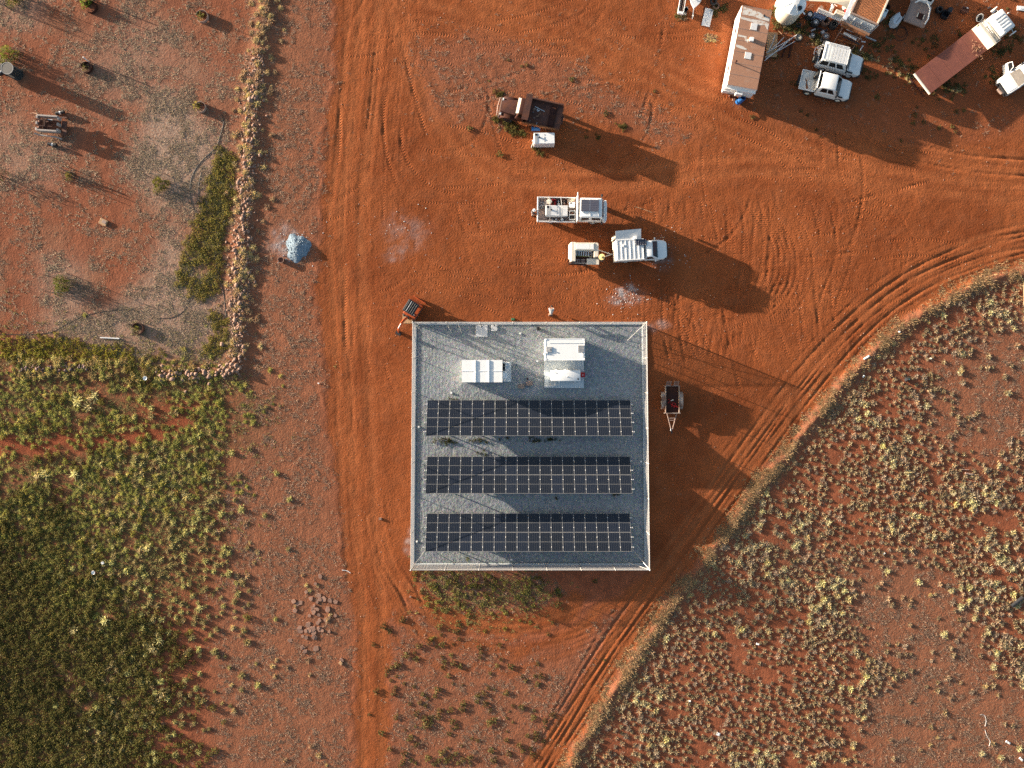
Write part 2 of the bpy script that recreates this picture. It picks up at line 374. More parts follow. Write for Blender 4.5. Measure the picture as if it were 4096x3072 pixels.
wd_, _, _ = pl_dist(U + wob1 * 30, V, WALL); litter = np.maximum(litter, sig((62 - wd_) / 14) * .95)
litter = np.clip(litter * (1 - road * 0.9), 0, 1)
green = zone([(-300, 1370), (300, 1400), (860, 1420), (980, 1560), (1060, 1680), (900, 1800), (840, 2300), (560, 2480), (480, 3300), (-300, 3300)], 45) * 0.8
green = np.maximum(green, zone([(880, 590), (940, 640), (925, 800), (885, 1010), (870, 1165), (800, 1190), (710, 1140), (715, 1050), (770, 920), (820, 800), (850, 680)], 10, False) * 0.9)
redsoil = zone([(-100, 1760), (300, 1720), (760, 1660), (800, 1720), (500, 1780), (-100, 1850)], 14) * 1.0
redsoil = np.maximum(redsoil, zone([(560, 1590), (800, 1600), (820, 1660), (560, 1660)], 14) * 0.8)
green = green * (1 - redsoil)
dust = np.zeros(U.shape)
for (u0, v0, a, b, k) in ((2505, 1188, 75, 42, .8), (1640, 925, 110, 70, .15), (2650, 1035, 60, 60, .25), (1600, 1010, 60, 30, .2), (1130, 985, 60, 70, .45), (2620, 1300, 70, 25, .25), (1630, 2160, 22, 60, .5), (930, 1640, 10, 10, 0)):
    r = np.sqrt(((UW - u0) / a) ** 2 + ((VW - v0) / b) ** 2); dust = np.maximum(dust, k * sig((0.85 - r) / 0.13))
dust = np.clip(dust * (0.25 + 1.5 * np.clip((fbm(GX * 2.2, GY * 2.2, 77, 3) - .38) * 2.6, 0, 1)), 0, 1)
padin = sig(-sd_poly(U, V, PADG) / 2)
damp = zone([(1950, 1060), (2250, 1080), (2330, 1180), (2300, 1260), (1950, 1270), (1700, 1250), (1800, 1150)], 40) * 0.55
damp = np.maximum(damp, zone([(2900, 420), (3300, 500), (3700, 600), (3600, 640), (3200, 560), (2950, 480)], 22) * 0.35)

# ------------------------------------------------------------------ relief: berm, ruts, tyre prints
H = (fbm(GX * 0.12, GY * 0.12, 21, 3) - 0.5) * 0.10
H += (fr1 - 0.5) * 0.022 * (0.6 + 0.8 * road) + (fbm(GX * 3.1, GY * 3.1, 33, 2) - 0.5) * 0.028 * (0.7 + 0.3 * litter)
H += np.clip(fbm(GX * 1.7, GY * 1.7, 35, 3) - .5, 0, 1) * 0.12 * np.clip(green + litter * .4, 0, 1)
H += 0.20 * np.exp(-((bermd * bermside - 0) / 20.0) ** 2) * (0.3 + 1.4 * fr1)
w1d, w1a, _ = pl_dist(U, V, WALL); w2d, w2a, _ = pl_dist(U, V, WALL2)
H += (0.17 * np.exp(-(w1d / 38) ** 2) + 0.14 * np.exp(-(w2d / 32) ** 2)) * (.3 + 1.4 * fr1)
bank = sd_poly(UL, VL, LEFT_ROAD)
H += np.where(U < 1500, 0.035 * np.exp(-((bank - 10) / 12.0) ** 2) * np.clip(fr1 * 2.2 - .6, 0, 1), 0)
H += 0.10 * sig((-(U - 3300)) / 40) * 0
tread = np.zeros(U.shape + (4,))
pale = np.zeros(U.shape)
for P, wds in (([(1480, -80), (1450, 400), (1400, 900), (1430, 1500), (1450, 2000), (1485, 2500), (1488, 3150)], ((-45, 22), (35, 26), (80, 14))),
               ([(4200, 930), (3900, 1020), (3640, 1150), (3420, 1330), (3190, 1590), (2950, 1900), (2710, 2240), (2470, 2580), (2290, 2850), (2120, 3120)], ((-30, 16), (22, 18), (60, 10), (-75, 12))),
               ([(1650, -40), (2000, 40), (2300, 140), (2700, 340), (3050, 490), (3400, 600), (3800, 680), (4250, 730)], ((-70, 16), (-20, 20), (40, 18), (95, 14))),
               ([(1560, -60), (1640, 160), (1900, 640), (2400, 720), (3000, 660), (3600, 720), (4250, 800)], ((-30, 18), (30, 22))),
               ([(1500, 2080), (1570, 2300), (1740, 2450), (2000, 2520), (2280, 2470), (2520, 2330)], ((-20, 8), (12, 9), (34, 6)))):
    dd, _, ss = pl_dist(U + wob1 * 14, V + wob2 * 14, smooth_line(P))
    for o_, w_ in wds: pale = np.maximum(pale, np.exp(-((dd * ss - o_) / w_) ** 2))
tread[..., 3] = pale * np.clip(.35 + 1.4 * (fr1 - .3), 0, 1)
H_pale = pale
def wheel_line(P, w=0.13, depth=0.02, lug=1.0, ridge=0.35):
    """one wheel's print along P (pixels)"""
    P = np.array(P); lo = P.min(0) - 25; hi = P.max(0) + 25
    i0, i1 = np.searchsorted(gxs, [(lo[0] - 2048) * PX, (hi[0] - 2048) * PX]); j0, j1 = np.searchsorted(gys, [(1536 - hi[1]) * PX, (1536 - lo[1]) * PX])
    if i1 - i0 < 2 or j1 - j0 < 2: return
    s = (slice(j0, j1), slice(i0, i1))
    d, a, sg = pl_dist(U[s], V[s], P); d = d * PX; a = a * PX
    end = np.minimum(a, a.max() - a); fade = np.clip(end / 1.5, 0, 1) * np.clip(0.35 + 1.6 * (fbm(GX[s] * .6, GY[s] * .6, 91, 2) - .3), 0, 1)
    H[s] += fade * (-depth * np.exp(-(d / w) ** 4) + depth * ridge * np.exp(-((d - w * 1.6) / (w * .6)) ** 2)) * (1 - padin[s])
    m = (d < w * 1.9)
    t = tread[s]
    t[..., 0] = np.where(m, a, t[..., 0]); t[..., 1] = np.where(m, d * sg / w, t[..., 1]); t[..., 2] = np.where(m, fade * lug, t[..., 2])
def track(P, gauge=1.55, **k):
    P = np.array(smooth_line(P, 10)); T = np.gradient(P, axis=0); T /= np.linalg.norm(T, axis=1)[:, None] + 1e-9
    Nn = np.stack([-T[:, 1], T[:, 0]], 1) * gauge / PX / 2
    wheel_line(P + Nn, **k); wheel_line(P - Nn, **k)
for off in (-95, -55, -20, 15, 60):
    j = lambda: RNG.uniform(-14, 14)
    track([(1480 + off + j(), -60), (1470 + off * 1.2 + j(), 300), (1430 + off * .9 + j(), 700), (1425 + off * .8 + j(), 1150), (1440 + off * .7 + j(), 1600), (1455 + off * .6 + j(), 2050), (1480 + off * .4 + j(), 2450), (1488 + off * .35 + j(), 3120)], depth=0.008, lug=0.12)
for off in (-70, -25, 25, 60):
    j = lambda: RNG.uniform(-10, 10)
    track([(4150, 960 + off * .5 + j()), (3900, 1020 + off * .6 + j()), (3640 + off * .3, 1130 + off * .6 + j()), (3420 + off * .5, 1310 + off * .5), (3200 + off * .8 + j(), 1560 + off * .4), (2960 + off * .8 + j(), 1880 + off * .3), (2720 + off * .8 + j(), 2220 + off * .3), (2480 + off * .7 + j(), 2560 + off * .3), (2300 + off * .5 + j(), 2830 + off * .3), (2120 + off * .5, 3120)], depth=0.05 if off in (-25, 25) else 0.02, lug=0.15, ridge=0.5)
for off in (-80, -40, 0, 40, 90, 140):
    track([(1560 + off * .5, -50), (1500 + off, 150), (1470 + off, 420), (1440 + off, 760)], depth=0.012, lug=0.3)
    track([(1900, -60 + off), (2300, 130 + off), (2700, 330 + off), (3050, 480 + off), (3400, 570 + off), (3800, 640 + off), (4200, 680 + off * .6)], depth=0.016, lug=0.12)
track([(3500, 560), (3800, 640), (4000, 665), (4200, 668)], depth=0.07, lug=0.1)
for k in range(6):
    o = k * 24
    track([(1500 + o * .3, 1950), (1560 + o * .5, 2250 + o * .3), (1720, 2420 + o), (2000, 2500 + o), (2300, 2470 + o), (2520, 2340 + o * .8)], depth=0.014, lug=0.1)
    track([(1480, 2150 + o), (1560, 2330 + o), (1700, 2480 + o * 1.3), (1900, 2580 + o * 1.4)], depth=0.014, lug=0.1)
for k in range(120):                       # tyre prints all over the yard
    x, y = RNG.uniform(1350, 3500), RNG.uniform(60, 1270)
    a = RNG.choice([0, 0, math.pi / 2, 0.35]) + RNG.uniform(-.25, .25); c = RNG.uniform(-.5, .5) if RNG.random() < .6 else RNG.uniform(-1.6, 1.6)
    P = []
    for i in range(7):
        P.append((x, y)); x += 75 * math.cos(a); y += 75 * math.sin(a); a += c * .25
    if RNG.random() < .75: track(P, depth=RNG.uniform(.006, .016), lug=RNG.uniform(.5, 1.2))
    else: wheel_line(smooth_line(P, 8), depth=.025, lug=1.2, w=.17)
for k in range(22):
    x = RNG.uniform(2560, 3350); track([(x, 760), (x + RNG.uniform(-60, 60), 1000), (x - 30, 1250), (x + RNG.uniform(-80, 60), 1480)], depth=.014, lug=.9)
for k in range(5):
    track([(3000 + k * 22, 800), (3120 + k * 20, 960), (3110 + k * 24, 1150), (2980 + k * 20, 1290), (2850, 1330 + k * 12)], depth=.015, lug=1)
H -= H_pale * 0.018
H = np.where(padin > 0.5, np.minimum(H, -0.03), H)
Hfar = np.clip((np.maximum(np.abs(GX) - 52, np.abs(GY) - 40)) / 60, 0, 1)
H = H * (1 - Hfar)
def gz(x, y):
    i = np.clip(np.searchsorted(gxs, x) - 1, 0, len(gxs) - 2); j = np.clip(np.searchsorted(gys, y) - 1, 0, len(gys) - 2)
    fx = np.clip((x - gxs[i]) / (gxs[i + 1] - gxs[i]), 0, 1); fy = np.clip((y - gys[j]) / (gys[j + 1] - gys[j]), 0, 1)
    return (H[j, i] * (1 - fx) + H[j, i + 1] * fx) * (1 - fy) + (H[j + 1, i] * (1 - fx) + H[j + 1, i + 1] * fx) * fy

def grid_mesh(name, X, Y, Z):
    ny, nx = X.shape; me = bpy.data.meshes.new(name)
    me.vertices.add(nx * ny); me.vertices.foreach_set('co', np.stack([X, Y, Z], -1).astype(np.float32).ravel())
    idx = np.arange(nx * ny).reshape(ny, nx)
    q = np.stack([idx[:-1, :-1], idx[:-1, 1:], idx[1:, 1:], idx[1:, :-1]], -1).reshape(-1, 4)
    me.loops.add(q.size); me.loops.foreach_set('vertex_index', q.ravel().astype(np.int32))
    me.polygons.add(len(q)); me.polygons.foreach_set('loop_start', np.arange(0, q.size, 4, dtype=np.int32))
    me.polygons.foreach_set('use_smooth', np.ones(len(q), bool)); me.update(calc_edges=True); return me
def vattr(me, name, arr):
    a = me.attributes.new(name, 'FLOAT_COLOR', 'POINT'); a.data.foreach_set('color', arr.astype(np.float32).ravel())
gme = grid_mesh('ground', GX, GY, H)
vattr(gme, 'zone_a', np.stack([road, litter, grey, green], -1))
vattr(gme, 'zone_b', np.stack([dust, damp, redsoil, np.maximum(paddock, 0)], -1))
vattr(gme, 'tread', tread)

# ------------------------------------------------------------------ ground material
class NT:
    def __init__(s, name):
        s.m = bpy.data.materials.new(name); s.m.use_nodes = True; s.t = s.m.node_tree; s.N = s.t.nodes; s.L = s.t.links; s.b = s.N['Principled BSDF']
        s.tc = s.N.new('ShaderNodeTexCoord')
    def set(s, node, k, v):
        if hasattr(v, 'default_value') or isinstance(v, bpy.types.NodeSocket): s.L.new(v, node.inputs[k])
        else: node.inputs[k].default_value = v
    def noise(s, sc, det=4, rough=.6, vec=None, dist=0):
        n = s.N.new('ShaderNodeTexNoise'); n.inputs['Scale'].default_value = sc; n.inputs['Detail'].default_value = det
        n.inputs['Roughness'].default_value = rough; n.inputs['Distortion'].default_value = dist
        s.L.new(vec or s.tc.outputs['Object'], n.inputs['Vector']); return n.outputs['Fac']
    def vor(s, sc, feat='F1', out='Distance', vec=None):
        n = s.N.new('ShaderNodeTexVoronoi'); n.inputs['Scale'].default_value = sc; n.feature = feat
        s.L.new(vec or s.tc.outputs['Object'], n.inputs['Vector']); return n.outputs[out]
    def math(s, op, a, b=0.0, clamp=False):
        n = s.N.new('ShaderNodeMath'); n.operation = op; n.use_clamp = clamp; s.set(n, 0, a); s.set(n, 1, b); return n.outputs[0]
    def rng(s, v, a, b, c=0.0, d=1.0):
        n = s.N.new('ShaderNodeMapRange'); s.set(n, 0, v); n.inputs[1].default_value = a; n.inputs[2].default_value = b; n.inputs[3].default_value = c; n.inputs[4].default_value = d; return n.outputs[0]
    def mix(s, f, a, b, mode='MIX'):
        n = s.N.new('ShaderNodeMix'); n.data_type = 'RGBA'; n.blend_type = mode
        s.set(n, 0, f)
        for k, v in ((6, a), (7, b)):
            if isinstance(v, tuple): n.inputs[k].default_value = (*v, 1)
            else: s.L.new(v, n.inputs[k])
        return n.outputs[2]
    def attr(s, name):
        n = s.N.new('ShaderNodeAttribute'); n.attribute_name = name
        sp = s.N.new('ShaderNodeSeparateColor'); s.L.new(n.outputs['Color'], sp.inputs[0])
        return sp.outputs[0], sp.outputs[1], sp.outputs[2], n.outputs['Alpha']
    def bump(s, h):
        n = s.N.new('ShaderNodeBump'); n.inputs['Distance'].default_value = 1.0; n.inputs['Strength'].default_value = 1.0
        s.L.new(h, n.inputs['Height']); s.L.new(n.outputs[0], s.b.inputs['Normal'])

g = NT('red_earth')
g.b.inputs['Roughness'].default_value = 0.95; g.b.inputs['Specular IOR Level'].default_value = 0.08
rd, li, gr, gn = g.attr('zone_a'); du, da, rs, pk = g.attr('zone_b'); ta, tl, ts, tp_ = g.attr('tread')
n_big = g.noise(0.16, 4); n_mid = g.noise(0.8, 5); n_fin = g.noise(5.5, 4, .65); n_grit = g.noise(16, 3, .6); n_spk = g.noise(9, 2, .5)
soil = g.mix(g.rng(n_mid, .35, .65), (0.310, 0.102, 0.050), (0.210, 0.068, 0.034))
soil = g.mix(g.math('MULTIPLY', pk, 0.5), soil, (0.250, 0.092, 0.050))
roadc = g.mix(g.rng(n_big, .35, .65), (0.315, 0.092, 0.031), (0.215, 0.057, 0.019))
roadc = g.mix(g.rng(n_mid, .45, .75, 0, .5), roadc, (0.29, 0.098, 0.042))
c = g.mix(g.rng(g.math('ADD', rd, g.math('MULTIPLY', g.math('SUBTRACT', n_mid, .5), .5)), .3, .7), soil, roadc)
c = g.mix(g.math('MULTIPLY', g.math('MULTIPLY', tp_, rd), .62), c, (0.40, 0.130, 0.048))
c = g.mix(g.math('MULTIPLY', da, g.rng(n_mid, .3, .7)), c, (0.125, 0.036, 0.014))
c = g.mix(g.math('MULTIPLY', rs, .7), c, (0.26, 0.062, 0.026))
# litter: straw flecks over the soil
lf = g.rng(g.math('ADD', g.math('MULTIPLY', n_fin, .7), g.math('MULTIPLY', n_grit, .3)), .42, .60)
c = g.mix(g.math('MULTIPLY', li, g.rng(lf, 0, 1, .30, .95)), c, g.mix(n_spk, (0.150, 0.068, 0.040), (0.37, 0.195, 0.115)))
c = g.mix(g.math('MULTIPLY', gr, g.rng(lf, 0, 1, .45, .95)), c, g.mix(n_spk, (0.26, 0.185, 0.135), (0.50, 0.40, 0.31)))
c = g.mix(g.math('MULTIPLY', gn, g.rng(g.noise(2.2, 5, .65), .35, .6)), c, g.mix(n_fin, (0.065, 0.055, 0.022), (0.16, 0.12, 0.055)))
c = g.mix(du, c, g.mix(n_fin, (0.34, 0.27, 0.25), (0.50, 0.45, 0.44)))
# scattered pebbles
pb = g.vor(3.3); pbm = g.math('MULTIPLY', g.rng(pb, .09, .05), g.rng(g.noise(0.9, 3), .5, .62))
c = g.mix(g.math('MULTIPLY', pbm, .8), c, g.mix(n_spk, (0.42, 0.20, 0.11), (0.60, 0.40, 0.28)))
c = g.mix(1.0, c, g.mix(g.rng(n_grit, .35, .65), (0.86, 0.84, 0.83), (1.12, 1.14, 1.15)), 'MULTIPLY')
g.L.new(c, g.b.inputs['Base Color'])
# fine relief in metres
lug = g.math('SINE', g.math('ADD', g.math('MULTIPLY', ta, 24.0), g.math('MULTIPLY', g.math('ABSOLUTE', tl), 2.2)))
lugw = g.math('MULTIPLY', g.math('MULTIPLY', lug, ts), g.rng(g.math('ABSOLUTE', tl), 1.15, .85))
hgt = g.math('MULTIPLY', lugw, 0.014)
rough_amt = g.rng(g.math('MAXIMUM', li, g.math('MAXIMUM', gr, gn)), 0, 1, 1.0, 1.5)
hgt = g.math('ADD', hgt, g.math('MULTIPLY', g.math('MULTIPLY', n_fin, 0.042), rough_amt))
hgt = g.math('ADD', hgt, g.math('MULTIPLY', n_grit, 0.009))
hgt = g.math('ADD', hgt, g.math('MULTIPLY', n_mid, 0.05))
hgt = g.math('ADD', hgt, g.math('MULTIPLY', pbm, 0.03))
g.bump(hgt)
gme.materials.append(g.m)
ground = link('ground', gme); tag(ground, kind='structure')

# ------------------------------------------------------------------ gravel pad inside the fence
def bil(u, v):
    a, b, c_, d = [np.array(p) for p in PADW]        # top-left, top-right, bottom-right, bottom-left
    u = u[..., None]; v = v[..., None]
    return (a * (1 - u) + b * u) * (1 - v) + (d * (1 - u) + c_ * u) * v
uu, vv = np.meshgrid(np.linspace(0, 1, 290), np.linspace(0, 1, 300))
Pp = bil(uu, vv); PXx, PYy = Pp[..., 0], Pp[..., 1]
PH = 0.05 + (fbm(PXx * 2.6, PYy * 2.6, 61, 3) - .5) * 0.035 + (fbm(PXx * .3, PYy * .3, 63, 2) - .5) * 0.03
edge = np.minimum(np.minimum(uu, 1 - uu), np.minimum(vv, 1 - vv)); PH -= 0.10 * np.exp(-edge / 0.004)
pme = grid_mesh('gravel_pad', PXx[::-1], PYy[::-1], PH[::-1])
p = NT('crushed_gravel'); p.b.inputs['Roughness'].default_value = .9; p.b.inputs['Specular IOR Level'].default_value = .1
n1 = p.noise(3.6, 4, .6, dist=.8); n2 = p.noise(15, 3, .6); n3 = p.noise(.3, 4); v1 = p.vor(16, 'F1', 'Color')
c = p.mix(p.rng(n1, .35, .65), (0.195, 0.220, 0.235), (0.385, 0.395, 0.385))
c = p.mix(p.rng(n3, .4, .65, 0, .45), c, (0.25, 0.285, 0.31))
c = p.mix(.22, c, v1, 'OVERLAY')
c = p.mix(p.math('MULTIPLY', p.rng(p.noise(.9, 5, .7), .66, .74), .6), c, (0.30, 0.15, 0.09))
p.L.new(c, p.b.inputs['Base Color'])
p.bump(p.math('ADD', p.math('MULTIPLY', n1, .062), p.math('MULTIPLY', n2, .012)))
pme.materials.append(p.m)
pad = link('gravel_pad', pme); tag(pad, kind='structure')
# ------------------------------------------------------------------ plants: prototypes as triangle arrays
def tri_mesh(name, v, f, tint, m, smooth=False):
    me = bpy.data.meshes.new(name); n = len(v)
    me.vertices.add(n); me.vertices.foreach_set('co', np.asarray(v, np.float32).ravel())
    f = np.asarray(f, np.int32); me.loops.add(f.size); me.loops.foreach_set('vertex_index', f.ravel())
    me.polygons.add(len(f)); me.polygons.foreach_set('loop_start', np.arange(0, f.size, 3, dtype=np.int32)); me.update(calc_edges=True)
    if tint is not None: vattr(me, 'tint', np.concatenate([tint, np.ones((n, 1))], 1))
    me.materials.append(m); return me
def hummock(rng, n=110, rad=.34, hgt=.34, w=.022, droop=.5, dead=.2, hue=(1, 1, 1)):
    """dome of thin arching blades (spinifex / bunch grass)"""
    v = []; f = []; t = []
    for i in range(n):
        a = rng.uniform(0, 2 * math.pi); e = math.acos(rng.uniform(.12, 1.0)); L = rng.uniform(.6, 1.05)
        dx, dy, dz = math.sin(e) * math.cos(a), math.sin(e) * math.sin(a), math.cos(e)
        bx, by = rng.gauss(0, rad * .22), rng.gauss(0, rad * .22)
        p1 = (bx + dx * rad * L * .6, by + dy * rad * L * .6, .04 + dz * hgt * L * .75)
        p2 = (bx + dx * rad * L * 1.1, by + dy * rad * L * 1.1, .04 + dz * hgt * L * (1.15 - droop * math.sin(e)))
        s = rng.uniform(0, 6.28); wx, wy, wz = w * math.cos(s), w * math.sin(s), w * .4 * rng.uniform(-1, 1)
        k = len(v)
        v += [(bx - wx, by - wy, .0), (bx + wx, by + wy, .0), (p1[0] + wx, p1[1] + wy, p1[2] + wz), (p1[0] - wx, p1[1] - wy, p1[2] - wz), p2]
        f += [(k, k + 1, k + 2), (k, k + 2, k + 3), (k + 3, k + 2, k + 4)]
        b = rng.uniform(.7, 1.3); d = (1.25, 1.1, .85) if rng.random() < dead else (1, 1, 1)
        for q in range(5): t.append([b * hue[c] * d[c] for c in range(3)])
    return np.array(v), np.array(f), np.array(t)
def leafy(rng, n=120, rad=.4, hgt=.4, leaf=.07, hue=(1, 1, 1), open_=.0):
    """rounded leafy clump made of separate leaves round a few stems"""
    v = []; f = []; t = []
    for i in range(n):
        a = rng.uniform(0, 6.283); e = math.acos(rng.uniform(0, 1)); r = rng.uniform(.45, 1) ** .6
        lob = 1 + .28 * math.sin(3 * a + 1.3) + .15 * math.sin(5 * a)
        c = Vector((math.sin(e) * math.cos(a) * rad * r * lob, math.sin(e) * math.sin(a) * rad * r * lob, .05 + math.cos(e) * hgt * r))
        q = Euler((rng.uniform(-1, 1), rng.uniform(-1, 1), rng.uniform(0, 6.28))).to_matrix(); L = leaf * rng.uniform(.7, 1.4)
        pts = [c + q @ Vector(p) for p in ((-L, 0, 0), (0, -L * .45, .02 * L), (L, 0, 0), (0, L * .45, -.1 * L))]
        k = len(v); v += [tuple(p) for p in pts]; f += [(k, k + 1, k + 2), (k, k + 2, k + 3)]
        b = rng.uniform(.6, 1.35); g_ = rng.uniform(.85, 1.2)
        for _ in range(4): t.append((b * g_ * hue[0], b * hue[1], b * hue[2]))
    for i in range(5):
        a = rng.uniform(0, 6.28); k = len(v); r = rad * .6
        v += [(.012, 0, 0), (-.012, .01, 0), (r * math.cos(a), r * math.sin(a), hgt * .7)]; f.append((k, k + 1, k + 2)); t += [(.9, .6, .5)] * 3
    return np.array(v), np.array(f), np.array(t)
def straw(rng, n=8, rad=.12, hgt=.05, w=.012, hue=(1, 1, 1)):
    v = []; f = []; t = []
    for i in range(n):
        a = rng.uniform(0, 6.28); x, y = rng.gauss(0, rad * .6), rng.gauss(0, rad * .6); L = rng.uniform(.5, 1.2) * rad
        k = len(v); s = a + 1.57
        v += [(x - w * math.cos(s), y - w * math.sin(s), 0), (x + w * math.cos(s), y + w * math.sin(s), 0), (x + L * math.cos(a), y + L * math.sin(a), hgt * rng.uniform(.3, 1.3))]
        f.append((k, k + 1, k + 2)); b = rng.uniform(.6, 1.3)
        for _ in range(3): t.append((b * hue[0], b * hue[1], b * hue[2]))
    return np.array(v), np.array(f), np.array(t)
def scatter_mesh(name, protos, xs, ys, scs, m, sink=.01, bright=None, lean=0.0, hs=None):
    """one joined mesh of many copies"""
    n = len(xs); zs = gz(xs, ys) - sink; rot = NP.uniform(0, 6.283, n); pick = NP.integers(0, len(protos), n)
    VV = []; FF = []; TT = []; o = 0
    for k, (v, f, t) in enumerate(protos):
        I = np.where(pick == k)[0]
        if not len(I): continue
        c, s = np.cos(rot[I])[:, None], np.sin(rot[I])[:, None]
        sc = scs[I][:, None]; hh = sc if hs is None else hs[I][:, None]
        X = (v[None, :, 0] * c - v[None, :, 1] * s) * sc; Y = (v[None, :, 0] * s + v[None, :, 1] * c) * sc; Z = v[None, :, 2] * hh
        X = X + Z * lean
        P = np.stack([X + xs[I][:, None], Y + ys[I][:, None], Z + zs[I][:, None]], -1)
        VV.append(P.reshape(-1, 3)); FF.append((f[None] + (np.arange(len(I)) * len(v))[:, None, None] + o).reshape(-1, 3))
        b = (NP.uniform(.75, 1.25, len(I)) if bright is None else bright[I])[:, None, None]
        TT.append((t[None] * b).reshape(-1, 3)); o += len(I) * len(v)
    return tri_mesh(name, np.concatenate(VV), np.concatenate(FF), np.concatenate(TT), m)

# density sampling on the ground grid (inside the frame and a little beyond)
FI = (np.abs(GX) < 51.3) & (np.abs(GY) < 38.8)
def sample(mask, n, seed):
    r = np.random.default_rng(seed); w = np.where(FI, mask, 0).ravel(); w = w / w.sum()
    i = r.choice(w.size, n, p=w); return GX.ravel()[i] + r.uniform(-.06, .06, n), GY.ravel()[i] + r.uniform(-.06, .06, n)
def dart(mask, n, dmin, seed, tries=14):
    """points spread by density mask, never closer than dmin (m)"""
    xs, ys = sample(mask, n * tries, seed); cell = {}; out = []
    for x, y in zip(xs, ys):
        k = (int(x // dmin), int(y // dmin)); ok = True
        for a in (-1, 0, 1):
            for b in (-1, 0, 1):
                for (px, py) in cell.get((k[0] + a, k[1] + b), ()):
                    if (px - x) ** 2 + (py - y) ** 2 < dmin * dmin: ok = False; break
                if not ok: break
            if not ok: break
        if ok:
            cell.setdefault(k, []).append((x, y)); out.append((x, y))
            if len(out) >= n: break
    return np.array(out)

r_ = random.Random(3)
SPX = [hummock(r_, 110, .37, .20, .028, .5, .25, (1, r_.uniform(.97, 1.03), r_.uniform(.85, 1.1))) for _ in range(7)]
SPXS = [hummock(r_, 70, .37, .20, .036, .5, .25, (1, r_.uniform(.97, 1.03), r_.uniform(.85, 1.1))) for _ in range(6)]
YTUFT = [hummock(r_, 90, .40, .25, .028, .65, .1, (.82, .82, .58)) for _ in range(5)]
PALE = [hummock(r_, 95, .38, .20, .022, .6, .3, (.98, .86, .80)) for _ in range(4)]
SPEAR = [hummock(r_, 60, .6, .42, .03, .35, .1, (1.1, 1.1, .9)) for _ in range(3)]
GREENT = [hummock(r_, 90, .34, .18, .016, .6, .1, (.62, .68, .33)) for _ in range(5)]
OLIVE = [hummock(r_, 90, .34, .18, .016, .6, .15, (.85, .84, .48)) for _ in range(4)]
BUSH = [leafy(r_, 90, .42, .24, .075) for _ in range(5)]
WEED = [leafy(r_, 46, .27, .09, .07, (1.0, .95, .9)) for _ in range(4)]
STRAW = [straw(r_, 8, .12, .05, .024) for _ in range(6)]
STRAWG = [straw(r_, 8, .13, .07, .022, (.62, .72, .45)) for _ in range(5)]

inright = sd_poly(U, V, [(4400, 1010)] + BERM[1:] + [(2100, 3500), (4600, 3500)])
rightm = sig(-(inright + 34) / 7)
clump = np.clip((fbm(GX * .55, GY * .55, 41, 3) - .32) * 4.2, 0.05, 1)
def ell(u0, v0, a, b, s=.12): return sig((1 - np.sqrt(((UW - u0) / a) ** 2 + ((VW - v0) / b) ** 2)) / s)
clear = np.maximum.reduce([zone([(3370, 2250), (3640, 2220), (3920, 2420), (3960, 2680), (4150, 2740), (4150, 3150), (3430, 3150), (3400, 2920), (3540, 2720), (3560, 2600), (3380, 2480)], 16),
                           zone([(3720, 1560), (3830, 1400), (4020, 1240), (4150, 1240), (4150, 1780), (3950, 1870), (3740, 1780), (3650, 1700)], 16) * .97, ell(3190, 2235, 110, 60) * .8])
spdens = rightm * clump * (1 - clear * .985) * (1 - .55 * sig((45 - np.abs(bermd)) / 10))
pts = dart(spdens, 2500, .43, 101)
ssz = NP.uniform(.56, 1.05, len(pts)) * (0.8 + .45 * vnoise(pts[:, 0] * .3, pts[:, 1] * .3, 8))
order = np.argsort(-ssz)
MARKS = [(3632, 1518, 'the black rubbish bag'), (3700, 2550, 'the large bare clearing'), (3900, 1600, 'the upper bare clearing'), (4066, 2408, 'the thick black pipe'), (2872, 2935, 'the flattened grey can'), (3030, 2575, 'the pale broken plate'), (3535, 2213, 'the small white scrap'),
         (3875, 1895, 'the tan plank'), (3370, 1600, 'the bend of the bank'), (4080, 1200, 'the brown timber frame'), (3950, 2920, 'the broken white hose'), (3150, 1900, 'the rusty offcut'), (2760, 2803, 'the lower white scrap'), (3300, 2250, 'the little bare patch'), (3050, 2200, 'the lower bank'), (3300, 2950, 'the bottom edge of the picture'),
         (374, 2290, 'the white bowl'), (410, 2252, 'the white tile'), (400, 1750, 'the red soil strip'), (742, 1985, 'the pale bent stick'), (1245, 2470, 'the flagstone heap'), (20, 2000, 'the left edge of the picture'), (600, 3040, 'the bottom edge of the picture'), (650, 2600, 'the long tussocks'), (330, 1590, 'the long tussocks by the wall'),
         (935, 1475, 'the wall corner'), (581, 1513, 'the plastic drum lid'), (200, 1476, 'the purple rocks'), (740, 1490, 'the tumbled wall'), (1058, 10, 'the top edge of the picture'), (812, 70, 'the plant ring by the wall'), (806, 432, 'the straw plant ring'), (905, 620, 'the hedge top'), (1188, 988, 'the blue-white rock pile'), (790, 1085, 'the hedge hollow'), (905, 1270, 'the end of the black pipe'),
         (1364, 2652, 'the square tan tile'), (1522, 2075, 'the pinkish clod'), (2116, 446, 'the rusty tip truck'), (3848, 212, 'the flatbed truck'), (3360, 244, 'the white wagon'), (3303, 339, 'the dual-cab ute'), (2999, 190, 'the caravan'), (1642, 2386, 'the reddish stone'), (2601, 2280, 'the lower right fence corner'), (1641, 2280, 'the lower left fence corner'), (2050, 2300, 'the middle of the lower fence'), (1850, 3050, 'the bottom edge of the picture'),
         (2177, 553, 'the white generator'), (3178, 40, 'the water tank'), (3600, 134, 'the hose coil'), (4060, 310, 'the car with the open door'), (3181, 141, 'the pole heap'), (3462, 1430, 'the long white offcut'), (2100, 2750, 'the middle of the bare triangle'), (2850, 150, 'the white board')]
SEEN = {}
